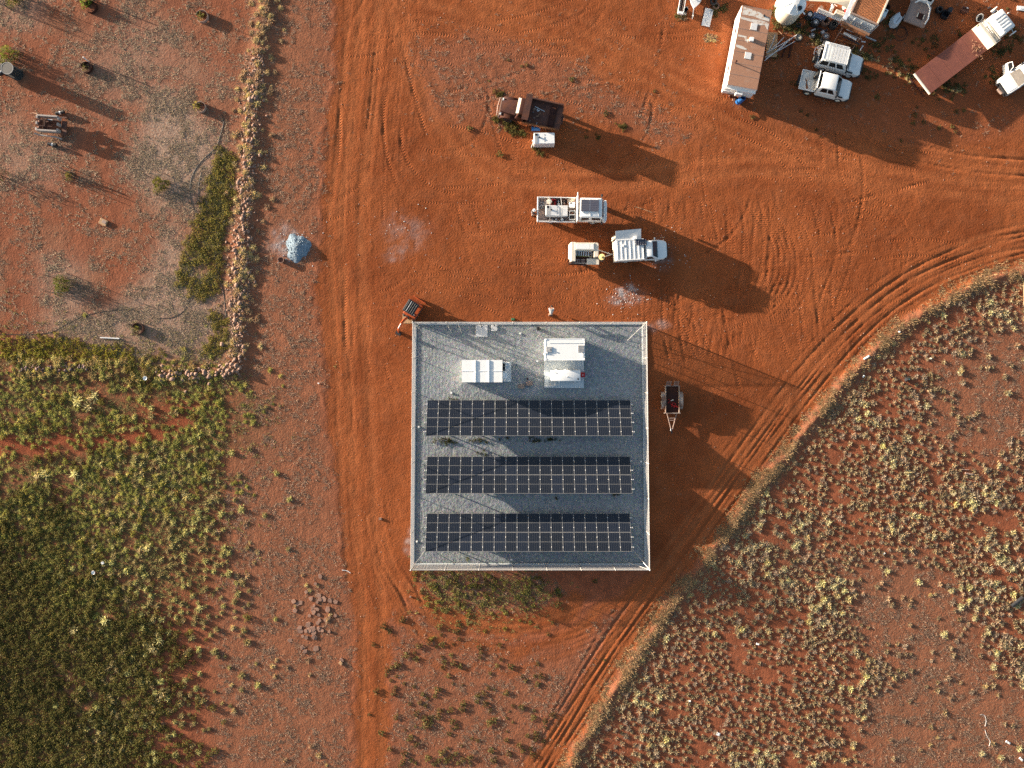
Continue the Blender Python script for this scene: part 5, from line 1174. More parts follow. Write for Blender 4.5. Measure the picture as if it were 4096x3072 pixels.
# ------------------------------------------------------------------ ply sheets, poles and beams beside the caravan
t = place('ply_sheets', 'dusty tan plywood sheets stacked against the right side of the caravan', 'plywood', 3091, 172, .45, 3)
for k in range(3): part('sheet', MB().box((.02 * k, -.03 * k, .12 + k * .03), (.98, 2.38 - k * .1, .022), rz=.01 * k), MT['ply'], t)
for s in (-1, 1): part('bearer', MB().box((0, s * .8, .05), (.9, .1, .09)), MT['wood'], t)
for i, (a, b_, c_, d, h, lab) in enumerate(((3062, 238, 3160, 155, .45, 'longest pale pole in the heap by the plywood'), (3070, 205, 3188, 139, .5, 'pale pole reaching the cream wheel'), (3064, 225, 3180, 165, .35, 'pale pole crossing low over the red beams'), (3080, 196, 3100, 139, .55, 'short pale pole standing up the plywood'), (3117, 118, 3160, 172, .4, 'pale pole leaning the other way across the heap'), (3090, 190, 3135, 150, .5, 'thin pale pole in the middle of the heap'), (3066, 232, 3176, 146, .4, 'pale pole beside the longest one'), (3112, 207, 3140, 180, .2, 'thin crooked stick at the foot of the pole heap'))):
    x0, y0 = W(a, b_, h); x1, y1 = W(c_, d, h)
    solo('pole', MB().tube([(x0, y0, h * .4), ((x0 + x1) / 2 + .05, (y0 + y1) / 2 - .03, h * .8), (x1, y1, h)], (.035, .035, .03) if i < 7 else (.02, .02, .015), 6), MT['lgrey'] if i not in (4, 7) else MT['wood'], lab, 'pole', group='poles heaped by the plywood')
for (a, b_, c_, d, lab) in ((3127, 230, 3150, 168, 'red-brown steel beam on bare earth, left of a pair'), (3153, 233, 3170, 152, 'red-brown steel beam on bare earth, right of a pair')):
    x0, y0 = W(a, b_); x1, y1 = W(c_, d); L = math.hypot(x1 - x0, y1 - y0); m_ = MB().box((0, 0, .09), (L, .03, .14)).box((0, 0, .02), (L, .12, .02)).box((0, 0, .165), (L, .12, .02))
    solo('steel_beam', m_, MT['rust'], lab, 'beam', ((x0 + x1) / 2, (y0 + y1) / 2, .01), math.atan2(y1 - y0, x1 - x0), 'steel beams by the pole heap')

# ------------------------------------------------------------------ water tank
v = place('water_tank', 'large cream round water tank with a ribbed cone top and a black hatch', 'water tank', 3178, 12, 2.1, 0)
part('shell', MB().lathe([(1.05, 0), (1.10, .1), (1.10, 1.85), (1.06, 2.0)], 40), MT['cream'], v, True)
part('lid', MB().lathe([(1.12, 1.98), (1.12, 2.05), (.35, 2.4), (.33, 2.46), (0, 2.48)], 40), MT['white_dusty'], v, True)
for k in range(8):
    a = k * math.pi / 4 + .3; m_ = MB().hexa([(.36, -.05, 2.36), (1.08, -.07, 2.0), (1.08, .07, 2.0), (.36, .05, 2.36), (.36, -.03, 2.47), (1.06, -.05, 2.12), (1.06, .05, 2.12), (.36, .03, 2.47)]); m_.xf(Matrix.Rotation(a, 4, 'Z')); part('rib', m_, MT['white_dusty'], v)
part('hatch', MB().cyl((.40, -.56, 2.13), (.42, -.58, 2.34), .21, n=18), MT['dark'], v); part('overflow', MB().cyl((.85, -.72, 1.9), (1.05, -.95, 1.9), .06, n=8), MT['white'], v)

# ------------------------------------------------------------------ shed, awning, bench, scrap rack
SH = 2.25
sb = Vector((*W(3456, 75.5, SH), 0)); ang = -R(24)
v = thing('shed', 'shed with an orange-rust corrugated roof and pale corrugated end wall', 'shed', sb, ang)
SW, SL = 2.78, 7.0
b = MB().box((0, SL / 2, SH / 2 - .05), (SW - .12, SL - .1, SH - .14)); part('body', b, MT['shed_wall'], v)
ew = MB(); ncor = 30
pts = []
for k in range(ncor * 2 + 1): pts.append((-SW / 2 + .05 + (SW - .1) * k / (ncor * 2), .03 + (.022 if k % 2 else 0)))
vs = [(x, -y, .02) for x, y in pts] + [(x, -y, SH - .16) for x, y in pts]; nn = len(pts); ew.add(vs, [(i, i + 1, nn + i + 1, nn + i) for i in range(nn - 1)]); part('end_wall', ew, MT['shed_wall'], v)
for side in (-1, 1):
    m_ = MB(); pts = [(.05 + (SL - .15) * k / 100, (.02 if k % 2 else 0)) for k in range(101)]; vs = [(side * (SW / 2 - .05 + y), x, .02) for x, y in pts] + [(side * (SW / 2 - .05 + y), x, SH - .16) for x, y in pts]; nn = 101
    m_.add(vs, [(i, i + 1, nn + i + 1, nn + i) for i in range(nn - 1)]); part('side_wall', m_, MT['shed_wall'], v)
rm = MB(); pts = []
nw = 22
for k in range(nw * 6 + 1): a = k / 6 * 2 * math.pi; pts.append((-SW / 2 + .14 + (SW - .28) * k / (nw * 6), SH - .04 + .035 * math.sin(a)))
nn = len(pts); vs = [(x, .12, z) for x, z in pts] + [(x, SL, z + .05) for x, z in pts]; rm.add(vs, [(i, i + 1, nn + i + 1, nn + i) for i in range(nn - 1)]); part('roof', rm, MT['shed_rust'], v, True, angle=80)
part('gutter', MB().box((0, .04, SH - .03), (SW, .14, .12)), MT['tan'], v)
part('barge', MB().box((SW / 2 - .07, SL / 2 + .12, SH - .01), (.14, SL, .12)), MT['cream'], v); part('barge', MB().box((-SW / 2 + .07, SL / 2 + .12, SH - .01), (.14, SL, .12)), MT['tan'], v)
part('flashing', MB().box((-SW / 2 - .22, SL / 2 - .6, SH - .1), (.34, SL + .2, .04)), MT['shed_wall'], v)
part('door_post', MB().box((-.65, -.06, 1.0), (.08, .06, 2.0)).box((.1, -.06, 1.0), (.05, .05, 1.9)), MT['lgrey'], v)
part('pipe', MB().cyl((SW / 2 + .1, .1, 0), (SW / 2 + .1, .1, SH - .1), .04, n=6), MT['lgrey'], v)
t = thing('awning', 'cream tarpaulin awning stretched between the water tank and the shed', 'awning', (0, 0, 0))
A = [(3218, -60), (3222, -6), (3226, 2), (3262, 4), (3300, 6), (3335, 12), (3368, 20), (3384, 30), (3394, 44), (3418, -2), (3440, -60)]
hh = 2.2; m_ = MB(); top = [W(*q, hh) for q in A]; nA = len(top)
m_.add([(x, y, hh + (.12 if i in (0, 10) else -.02 * abs(i - 5))) for i, (x, y) in enumerate(top)] + [(x, y, hh - .02 + (.12 if i in (0, 10) else -.02 * abs(i - 5))) for i, (x, y) in enumerate(top)], [tuple(range(nA)), tuple(range(2 * nA - 1, nA - 1, -1))] + [(i, (i + 1) % nA, nA + (i + 1) % nA, nA + i) for i in range(nA)])
part('sheet', m_, MT['tarp'], t)
for q in ((3224, -2), (3418, -4)): x, y = W(*q, 1.2); part('pole', MB().cyl((x, y, 0), (x, y, 2.2), .03, n=6), MT['lgrey'], t)
t = place('bench', 'long pale grey workbench under the edge of the cream awning', 'bench', 3322, 60, .9, 23)
part('top', MB().rbox((0, 0, .88), (2.55, .44, .05), .01), MT['lgrey'], t)
for sx_ in (-1, 1):
    for sy_ in (-1, 1): part('leg', MB().box((sx_ * 1.15, sy_ * .16, .43), (.06, .06, .85)), MT['lgrey'], t)
ck = NT('blue_check_cloth'); 
chk = ck.N.new('ShaderNodeTexChecker'); chk.inputs['Scale'].default_value = 12; ck.L.new(ck.tc.outputs['Object'], chk.inputs['Vector']); chk.inputs['Color1'].default_value = (.06, .10, .25, 1); chk.inputs['Color2'].default_value = (.45, .48, .55, 1); ck.L.new(chk.outputs[0], ck.b.inputs['Base Color'])
x, y = W(3279, 62, .6); solo('check_cloth', MB().hexa([(-.62, -.30, .02), (.62, -.30, .02), (.62, -.02, .02), (-.62, -.02, .02), (-.62, .02, .74), (.62, .02, .74), (.62, .06, .74), (-.62, .06, .74)]), ck.m, 'blue check cloth hanging from the left end of the workbench', 'cloth', (x, y, 0), -R(23))
t = place('cream_box', 'cream cooler box on the right end of the workbench', 'box', 3357, 55, 1.15, 23, .905); part('body', MB().rbox((0, 0, .17), (.80, .42, .34), .04), MT['cream'], t); part('lid', MB().rbox((0, .01, .37), (.82, .44, .08), .03), MT['cream'], t)
t = place('motor_scooter', 'dusty grey motorbike parked behind the workbench', 'motorbike', 3327, 36, .8, -68)
part('frame', MB().tube([(-.5, 0, .45), (-.1, 0, .75), (.35, 0, .8), (.6, 0, .4)], .06, 6).rbox((.1, 0, .6), (.5, .3, .3), .05), MT['dark'], t); part('seat', MB().rbox((-.3, 0, .82), (.6, .26, .12), .05), MT['grey'], t); part('handlebar', MB().tube([(.3, -.34, 1.0), (.42, 0, .95), (.3, .34, 1.0)], .025, 6), MT['lgrey'], t); part('tank', MB().rbox((.15, 0, .85), (.4, .26, .2), .07), MT['lgrey'], t)
for x in (-.6, .65): o = wheel(t, x, .001, .30, .1); 
for i, (u, vv_, c_) in enumerate(((3388, 40, 'red'), (3380, 28, 'cream'), (3286, 30, 'tan'))):
    x, y = W(u, vv_, .6); t = thing('storage_bin', ('red bin in the shade of the awning', 'cream bin in the shade of the awning', 'tan bin in the shade of the awning')[i], 'bin', (x, y, 0), .3 * i); part('body', MB().rbox((0, 0, .25), (.34, .30, .5), .03, top=1.08), MT[c_], t); part('rim', MB().rbox((0, 0, .5), (.40, .36, .04), .015), MT[c_], t)
t = thing('rubbish_heap', 'dark heap of scrap in the shade behind the tyres', 'scrap', (*W(3270, 112), 0))
for k in range(14): m_ = MB().rbox((r_.gauss(0, .8), r_.gauss(0, .45), .12), (r_.uniform(.15, .5), r_.uniform(.1, .3), r_.uniform(.1, .24)), .02, rz=r_.uniform(0, 3)); part('scrap_piece', m_, MT[r_.choice(['dark', 'rust_dark', 'rust', 'grey', 'dark'])], t)
t = place('scrap_rack', 'steel rack for pipes standing against the pale shed wall', 'rack', 3396, 148, .9, 24)
fr = MB()
for sx_ in (-1, 1): fr.tube([(sx_ * .95, .65, 0), (sx_ * .95, .62, 1.5), (sx_ * .95, -.55, .05)], .03, 6)
fr.box((0, .62, 1.45), (1.9, .05, .05)); fr.box((0, .1, .7), (1.9, .05, .05)); part('frame', fr, MT['tan'], t)
rz_ = -R(24)
def rod(px0, py0, px1, py1, h, r, m, lab, n=8, sq=False):
    x0, y0 = W(px0, py0, h); x1, y1 = W(px1, py1, h); L = math.hypot(x1 - x0, y1 - y0)
    mm = MB().box((0, 0, 0), (L, 2 * r, 2 * r)) if sq else MB().cyl((-L / 2, 0, 0), (L / 2, 0, 0), r, n=n)
    solo('beam' if sq else 'pipe', mm, MT[m], lab, 'beam' if sq else 'pipe', ((x0 + x1) / 2, (y0 + y1) / 2, h), math.atan2(y1 - y0, x1 - x0), 'lengths stored on the scrap rack')
rod(3362, 86, 3476, 140, 1.60, .10, 'wood', 'upper brown beam lying along the top of the scrap rack', sq=True)
rod(3366, 101, 3460, 144, 1.52, .09, 'rust_orange', 'lower orange-brown beam along the top of the scrap rack', sq=True)
rod(3375, 132, 3425, 158, .85, .10, 'lgrey', 'thick pale pipe in the middle of the scrap rack')
rod(3372, 146, 3440, 178, .7, .06, 'dark', 'thick dark pipe in the middle of the scrap rack')
rod(3352, 158, 3428, 180, .55, .07, 'rust_orange', 'orange-rust pipe low on the scrap rack')
rod(3385, 118, 3428, 134, .95, .03, 'lgrey', 'thin pale pipe high on the scrap rack'); rod(3384, 130, 3448, 158, .9, .025, 'grey', 'thin grey rod on the scrap rack')
rod(3360, 172, 3408, 194, .12, .05, 'wood', 'brown post on the ground under the scrap rack', sq=True); rod(3395, 190, 3418, 192, .15, .07, 'rust', 'short red-brown block under the scrap rack', sq=True)
rod(3462, 147, 3504, 164, .25, .05, 'grey', 'grey post sticking out right of the scrap rack', sq=True); rod(3445, 165, 3462, 169, .3, .04, 'lgrey', 'short pale post right of the scrap rack', sq=True)
rod(3440, 202, 3452, 182, .3, .045, 'lgrey', 'short white post above the wagon bonnet', sq=True)
t = place('gas_fridge', 'white box with a dark vent on the right side of the rust-roofed shed', 'appliance', 3540, 51, 1.0, 24 - 90); part('body', MB().rbox((0, 0, .5), (.75, .42, 1.0), .03), MT['white'], t); part('vent', MB().box((.2, 0, 1.004), (.14, .2, .01)), MT['dark'], t)
t = place('pot_bucket', 'red-brown round tub on the right side of the rust-roofed shed', 'tub', 3551, 27, .6, 0); part('tub', MB().lathe([(0, 0), (.24, 0), (.29, .5), (.26, .5), (.22, .06), (0, .06)], 18), MT['rust'], t, True); part('rim', MB().lathe([(.26, .48), (.31, .48), (.31, .53), (.26, .53)], 18, close=True), MT['rust'], t, True)

# ------------------------------------------------------------------ tyres
def tyre(px, py, R_, lab, col='rubber', rim=None, tilt=0, tdir=0, h=0, w=None, stack=1):
    r = R_ * PX; w = w or r * .55; x, y = W(px, py, h + w * stack); t = thing('loose_tyre', lab, 'tyre', (x, y, 0), 0, 'loose tyres by the shed')
    for k in range(stack):
        M_ = Matrix.Translation((0, 0, h + w / 2 + k * w + abs(math.sin(tilt)) * r * .8)) @ Matrix.Rotation(tdir, 4, 'Z') @ Matrix.Rotation(tilt, 4, 'Y')
        part('tyre', MB().lathe([(r * .56, -w * .42), (r * .85, -w / 2), (r, -w * .28), (r, w * .28), (r * .85, w / 2), (r * .56, w * .42), (r * .62, 0)], 20, M_, close=True), MT[col], t, True)
    if rim:
        spk = MB().lathe([(r * .57, -w * .3), (r * .57, w * .30), (r * .47, w * .30), (r * .44, w * .1)], 18, M_)
        if rim[1] == 'spoke':
            spk.cyl(M_ @ Vector((0, 0, -w * .1)), M_ @ Vector((0, 0, w * .2)), r * .14, n=10)
            for k in range(6): a = k * math.pi / 3; spk.hexa([M_ @ Vector(p) for p in ((.1 * r * math.cos(a) - .06 * r * math.sin(a), .1 * r * math.sin(a) + .06 * r * math.cos(a), 0), (.1 * r * math.cos(a) + .06 * r * math.sin(a), .1 * r * math.sin(a) - .06 * r * math.cos(a), 0), (.5 * r * math.cos(a) + .08 * r * math.sin(a), .5 * r * math.sin(a) - .08 * r * math.cos(a), 0), (.5 * r * math.cos(a) - .08 * r * math.sin(a), .5 * r * math.sin(a) + .08 * r * math.cos(a), 0),
                                                                           (.1 * r * math.cos(a) - .06 * r * math.sin(a), .1 * r * math.sin(a) + .06 * r * math.cos(a), w * .2), (.1 * r * math.cos(a) + .06 * r * math.sin(a), .1 * r * math.sin(a) - .06 * r * math.cos(a), w * .2), (.5 * r * math.cos(a) + .08 * r * math.sin(a), .5 * r * math.sin(a) - .08 * r * math.cos(a), w * .2), (.5 * r * math.cos(a) - .08 * r * math.sin(a), .5 * r * math.sin(a) + .08 * r * math.cos(a), w * .2))])
        else: spk.lathe([(r * .47, w * .16), (r * .30, w * .16), (r * .22, w * .3), (r * .12, w * .3), (r * .10, w * .05)], 16, M_)
        part('rim', spk, MT[rim[0]], t)
tyre(3134, 75, 13, 'dark tyre leaning at the foot of the cream water tank', tilt=.5, tdir=2.5); tyre(3241, 56, 15, 'dark stacked tyre with a six-spoke white rim', rim=('white', 'spoke'), stack=3)
tyre(3265, 87, 16, 'dark tyre with a white disc rim', rim=('white', 'disc'), stack=2); tyre(3305, 83, 17, 'large brown dusty tyre below the workbench', 'rubber_red', stack=2)
tyre(3337, 95, 17, 'large charcoal tyre right of the brown one', h=.0, stack=2, rim=('dark', 'disc')); tyre(3195, 98, 10, 'small dark tyre in the grass below the water tank'); tyre(3197, 149, 15, 'tyre with a cream rim at the end of the poles', rim=('cream', 'disc'))
tyre(3251, 140, 13, 'dark wheel with an empty rim in the grass', rim=('lgrey', 'ring')); tyre(3305, 143, 16, 'tan dusty tyre with a grey rim', 'rubber_red', rim=('lgrey', 'disc')); tyre(3306, 172, 14, 'leaning tyre with a white slotted rim above the wagon', rim=('white', 'spoke'), tilt=-.45, tdir=.4)
tyre(2865, 22, 14, 'red-dusted tyre beside the white sheet', 'rubber_red'); tyre(2854, 6, 15, 'black tyre at the top edge beside the red-dusted tyre', tilt=.3); tyre(3761, 36, 14, 'dark tyre beside the black bin', w=.36)
t = place('black_bin', 'open black crate beside a dark tyre', 'crate', 3781, 58, .3, 28); m_ = MB()
for s in (-1, 1): m_.box((s * .30, 0, .22), (.03, .62, .44)); m_.box((0, s * .30, .22), (.57, .03, .44))
m_.box((0, 0, .02), (.57, .57, .03)); part('crate', m_, MT['dark'], t); part('lid', MB().rbox((.18, .48, .3), (.42, .5, .5), .05, rz=.2), MT['dark'], t)
t = place('engine_block', 'rusty dark engine block on the red earth above the flatbed', 'engine', 3861, 38, .4, 20); part('block', MB().rbox((0, 0, .25), (.7, .5, .45), .05), MT['rust_dark'], t)
for k in range(4): part('cylinder_head', MB().cyl((-.24 + k * .16, 0, .45), (-.24 + k * .16, 0, .56), .06, n=8), MT['rust'], t)
part('cover', MB().rbox((.1, .12, .54), (.18, .08, .05), .02), MT['white'], t)
for i, (u, vv_, L, w, a, m, lab) in enumerate(((4085, 33, .75, .42, 5, 'white', 'white plank at the right edge near the top'), (3975, 47, .38, .14, -38, 'white', 'white offcut leaning by the truck cab'), (3850, 82, .22, .05, -60, 'cream', 'small pale offcut above the truck deck'), (3956, 30, .30, .16, -20, 'tan', 'tan scrap of metal above the truck cab'), (3918, 37, .35, .05, -25, 'rust', 'red-brown rod above the white-rimmed wheel'), (4034, 52, .12, .10, 10, 'white', 'small white lump right of the truck cab'), (3985, 140, .1, .1, 0, 'tan', 'tan lump right of the truck'), (2738, 54, .36, .20, 12, 'cream', 'cream block in the grass left of the white sheet'), (1262, 1, .2, .2, 0, 'stone', 'x'))):
    if lab == 'x': continue
    x, y = W(u, vv_, .08); solo('offcut', MB().rbox((0, 0, .05), (L, w, .09), .015).rbox((L * .1, w * .1, .11), (L * .5, w * .6, .04), .01), MT[m], lab, 'offcut', (x, y, 0), -R(a))
# white sheet, trailer with boat, tray left of the caravan
t = place('white_sheet', 'scribbled white board lying on the ground left of the caravan', 'board', 2830, 69.5, .05, 13); part('board', MB().rbox((0, 0, .03), (.80, 1.72, .05), .005), MT['white'], t)
sc = MB()
for pts in ([(-.10, -.25), (-.14, -.40), (.0, -.48), (.25, -.46), (.32, -.34)], [(.02, -.48), (.02, -.56), (-.05, -.70)], [(.12, -.48), (.14, -.62), (.16, -.70)], [(-.10, .78), (-.12, .6)], [(.1, .78), (.12, .55)], [(.22, .72), (.24, .5)], [(-.2, -.2), (.1, -.14), (.3, -.22)]): sc.tube([(x, y, .058) for x, y in pts], .012, 4)
part('scribble', sc, MT['grey'], t)
t = place('boat_trailer', 'white boat bow on a trailer at the top edge left of the caravan', 'boat', 2783, -8, .7, 98)
part('hull', MB().loft([[(-1.6, -.62, .3), (-1.6, -.7, .75), (-1.6, .7, .75), (-1.6, .62, .3)], [(-.2, -.55, .28), (-.2, -.68, .8), (-.2, .68, .8), (-.2, .55, .28)], [(.5, -.3, .3), (.5, -.42, .85), (.5, .42, .85), (.5, .3, .3)], [(.95, -.02, .5), (.95, -.05, .9), (.95, .05, .9), (.95, .02, .5)]]), MT['sailcloth'], t)
part('deck_rail', MB().tube([(.1, -.2, .86), (.3, -.1, .9), (.2, .1, .9), (-.1, .2, .86)], .02, 5), MT['grey'], t); part('drawbar', MB().cyl((.5, 0, .4), (1.85, 0, .38), .045, n=8).cyl((1.55, .05, 0), (1.55, .05, .5), .04, n=6), MT['lgrey'], t)
for s in (-1, 1): wheel(t, -.6, s * .85, .28, .18)
t = place('pipe_tray', 'long white steel tray of pipes at the top edge left of the caravan', 'tray', 2729, 10, .4, 100)
m_ = MB()
for s in (-1, 1): m_.box((0, s * .26, .45), (2.2, .05, .22))
m_.box((1.05, 0, .45), (.22, .47, .24)); m_.box((-1.05, 0, .45), (.05, .47, .2)); part('frame', m_, MT['white'], t); part('floor', MB().box((-.1, 0, .36), (2.0, .46, .03)), MT['rust_dark'], t)
for y in (-.12, .0, .11): part('pipe', MB().cyl((-1.0, y, .44), (.9, y, .44), .04, n=6), MT['tan' if y else 'rust'], t)
for s in (-1, 1): part('leg', MB().box((s * .8, 0, .17), (.08, .4, .34)), MT['rust_dark'], t)
x, y = W(2743, 37, .4); t = thing('black_bucket', 'black bucket between the white tray and the boat', 'bucket', (x, y, 0)); part('pail', MB().lathe([(0, 0), (.20, 0), (.24, .5), (.21, .5), (.17, .05), (0, .05)], 18), MT['dark'], t, True); part('handle', MB().tube([(-.23, 0, .48), (-.1, .1, .62), (.1, .1, .62), (.23, 0, .48)], .012, 5), MT['lgrey'], t)
t = place('appliance', 'old white appliance above the water tank grass', 'appliance', 3118, 8, .6, 10); part('body', MB().rbox((0, 0, .4), (.45, .5, .8), .04), MT['white_dusty'], t); part('door', MB().rbox((0, -.27, .4), (.40, .04, .7), .015), MT['white'], t)

# weeds round the junk
jw = []
for (u, vv_, n, s) in ((3110, 45, 30, 14), (3120, 90, 20, 16), (3160, 108, 30, 22), (3230, 118, 30, 26), (3270, 165, 24, 16), (3420, 205, 14, 10), (3466, 225, 18, 12), (3950, 400, 0, 0), (3560, 80, 20, 25), (3520, 170, 18, 30), (2870, 35, 20, 20), (2720, 50, 16, 12), (3640, 290, 24, 34), (3600, 240, 14, 20), (3760, 350, 26, 30), (3840, 355, 24, 18), (3980, 300, 18, 20), (3700, 160, 14, 24), (3850, 140, 10, 14), (4000, 200, 20, 20), (4060, 150, 14, 24), (3470, 300, 8, 20), (3180, 325, 6, 10)):
    for _ in range(n): jw.append(W(u + r_.gauss(0, s), vv_ + r_.gauss(0, s * .7)))
jw = np.array(jw); o = link('junk_weeds', scatter_mesh('junk_weeds', BUSH[:2] + WEED, jw[:, 0], jw[:, 1], NP.uniform(.35, .85, len(jw)), MT['leaf_dark'], sink=.03)); tag(o, 'weeds growing round the scrap, tyres and trucks at the top right', 'weeds', kind='stuff')
jy = []
for (u, vv_, n, s) in ((3112, 55, 10, 10), (3140, 100, 10, 14), (3440, 212, 6, 8), (3470, 232, 10, 10), (3530, 252, 10, 20), (3590, 282, 10, 16), (3640, 310, 8, 14), (3835, 360, 9, 9), (2842, 150, 16, 10), (2850, 165, 12, 10), (2735, 70, 8, 8), (3260, 165, 8, 10)):
    for _ in range(n): jy.append(W(u + r_.gauss(0, s), vv_ + r_.gauss(0, s * .6)))
jy = np.array(jy); individuals('yard_tuft', PALE, MT['spinifex'], jy[:, 0], jy[:, 1], NP.uniform(.3, .65, len(jy)), 'dry yellow tuft among the parked trucks and scrap', 'grass tuft', 'dry tufts among the scrap', noun='dry yellow tuft')
# ------------------------------------------------------------------ rusty tip truck
v = place('rusty_tip_truck', 'derelict rust-brown bonnet truck with an open tip tray', 'truck', 2116, 446, 1.1, 12.2 + 180)
v.location.z = -.03
# forward is to the left in the photo
hood = MB().loft([[(1.2, -.78, .75), (1.2, -.72, 1.42), (1.2, -.2, 1.58), (1.2, .2, 1.58), (1.2, .72, 1.42), (1.2, .78, .75)], [(2.2, -.66, .72), (2.2, -.60, 1.30), (2.2, -.18, 1.46), (2.2, .18, 1.46), (2.2, .60, 1.30), (2.2, .66, .72)], [(2.62, -.52, .7), (2.62, -.46, 1.18), (2.62, -.15, 1.32), (2.62, .15, 1.32), (2.62, .46, 1.18), (2.62, .52, .7)]])
part('bonnet', hood, MT['rust'], v, True, angle=30)
part('bonnet_ridge', MB().hexa([(1.2, -.02, 1.57), (2.6, -.02, 1.31), (2.6, .02, 1.31), (1.2, .02, 1.57), (1.2, -.015, 1.60), (2.6, -.015, 1.34), (2.6, .015, 1.34), (1.2, .015, 1.60)]), MT['rust'], v)
for s in (-1, 1):
    fn = MB(); pr_ = [(.95, .72), (1.15, .98), (1.6, 1.10), (2.1, 1.08), (2.5, .90), (2.68, .62)]
    fn.add([(x, s * .55, z) for x, z in pr_] + [(x, s * 1.02, z - .04) for x, z in pr_] + [(x, s * 1.06, z - .2) for x, z in pr_], [(i, i + 1, 6 + i + 1, 6 + i) for i in range(5)] + [(6 + i, 7 + i, 13 + i, 12 + i) for i in range(5)]); part('fender', fn, MT['rust'], v, True)
gh = greenhouse(.1, 1.22, .92, 1.0, .18, .88, .78, 2.12); b = MB().hexa(gh, .10, 3); b.box((.65, 0, .8), (1.15, 1.8, .5)); part('cab', b, MT['rust'], v, True)
F = faces(gh); pane(v, 'windscreen', F['front'], .1, .9, .5, .85); pane(v, 'side_window', F['right'], .25, .85, .45, .85); pane(v, 'side_window', F['left'], .15, .75, .45, .85); pane(v, 'rear_window', F['rear'], .3, .7, .5, .8)
part('visor', MB().hexa([(.86, -.70, 2.03), (1.14, -.74, 1.96), (1.14, .74, 1.96), (.86, .70, 2.03), (.86, -.70, 2.08), (1.14, -.74, 2.01), (1.14, .74, 2.01), (.86, .70, 2.08)]), MT['cream'], v)
part('door', MB().rbox((.58, .93, 1.15), (.80, .06, .75), .03), MT['red'] if 0 else MT['rust'], v)
part('red_pillar', MB().rbox((.12, .90, 1.35), (.14, .10, 1.0), .03), mat('faded_red_paint', (.32, .05, .03), .6, dust=.1), v)
part('bull_bar', MB().tube([(2.72, -.9, .6), (2.95, -.85, .75), (3.02, 0, .8), (2.95, .85, .75), (2.72, .9, .6)], .04, 6).tube([(2.75, -.75, .95), (2.92, -.6, 1.05), (2.97, 0, 1.08), (2.92, .6, 1.05), (2.75, .75, .95)], .035, 6).box((2.78, 0, .55), (.12, 1.9, .22)), MT['tan'], v); headlights(v, 2.6, .68, .95)
for (y, z) in ((.98, 1.95), (-.98, 1.9)): part('mirror', MB().rbox((.30, y, z), (.10, .26, .2), .04), MT['lgrey'], v)
TL, TW_ = 3.65, 2.42
part('tray_floor', MB().box((-1.35, 0, 1.02), (TL - .08, TW_ - .1, .08)), MT['rust_dark'], v)
for s in (-1, 1): part('tray_side', MB().box((-1.35, s * (TW_ / 2 - .03), 1.22), (TL - .16, .06, .46)).box((-1.35, s * (TW_ / 2 + .03), 1.42), (TL - .16, .06, .08)), MT['rust_orange'] if s > 0 else MT['rust_dark'], v)
part('headboard', MB().box((.42, 0, 1.55), (.06, TW_, 1.1)).hexa([(.40, -TW_ / 2, 2.08), (1.0 - .5, -TW_ / 2, 2.18), (.5, TW_ / 2, 2.18), (.40, TW_ / 2, 2.08), (-.12, -TW_ / 2, 2.20), (.5, -TW_ / 2, 2.24), (.5, TW_ / 2, 2.24), (-.12, TW_ / 2, 2.20)]), MT['rust_dark'], v)
for k in range(7): part('side_stay', MB().box((-3.0 + k * .55, TW_ / 2 + .07, 1.18), (.08, .06, .40)), MT['rust_orange'], v)
part('chassis', MB().box((-.6, 0, .72), (5.4, .8, .28)), MT['rust_dark'], v)
for x, s in ((1.85, 1), (1.85, -1), (-2.0, 1), (-2.0, -1)): wheel(v, x, s * .92, .42, .24, 'rust', 'rubber')
tl = v.location; trz = v.rotation_euler[2]
def on_truck(lx, ly, z): 
    c_, s_ = math.cos(trz), math.sin(trz); return (tl.x + lx * c_ - ly * s_, tl.y + lx * s_ + ly * c_, z - .03)
m_ = MB().box((0, 0, .06), (.62, 2.0, .06))
for k in range(3): m_.rbox((0, -.64 + k * .64, .10), (.44, .50, .05), .015)
solo('steel_door', m_, MT['rust'], 'pressed steel tailgate lying flat across the rusty tip tray', 'tailgate', on_truck(-2.25, .05, 1.06), trz)
solo('white_tube', MB().cyl((-.5, 0, .04), (.5, 0, .04), .035, n=8), MT['lgrey'], 'straight white tube lying in the rusty tip tray', 'tube', on_truck(-.95, -.45, 1.06), trz + R(-15))
t = thing('tray_rubbish', 'scattered pale rubbish on the floor of the rusty tip tray', 'rubbish', on_truck(-.7, .1, 1.06), trz)
for k in range(16): part('scrap', MB().box((r_.gauss(0, .38), r_.gauss(0, .45), .03 + .01 * k * .2), (r_.uniform(.06, .28), r_.uniform(.04, .14), .02), rz=r_.uniform(0, 3)), MT[r_.choice(['lgrey', 'tan', 'rust', 'wood', 'rust_dark', 'grey'])], t)
x, y = W(2143.5, 511.5, .4); t = thing('blue_drum', 'blue plastic drum lying beside the rusty tip truck', 'drum', (x, y, 0)); part('shell', MB().lathe([(0, -.41), (.20, -.41), (.235, -.36), (.235, -.14), (.245, -.12), (.235, -.10), (.235, .10), (.245, .12), (.235, .14), (.235, .36), (.20, .41), (0, .41)], 18, Matrix.Translation((0, 0, .235)) @ Matrix.Rotation(math.pi / 2, 4, 'Y')), MT['blue'], t, True); part('bung', MB().cyl((.40, .08, .3), (.44, .08, .3), .04, n=8), MT['dark'], t)
wq = []
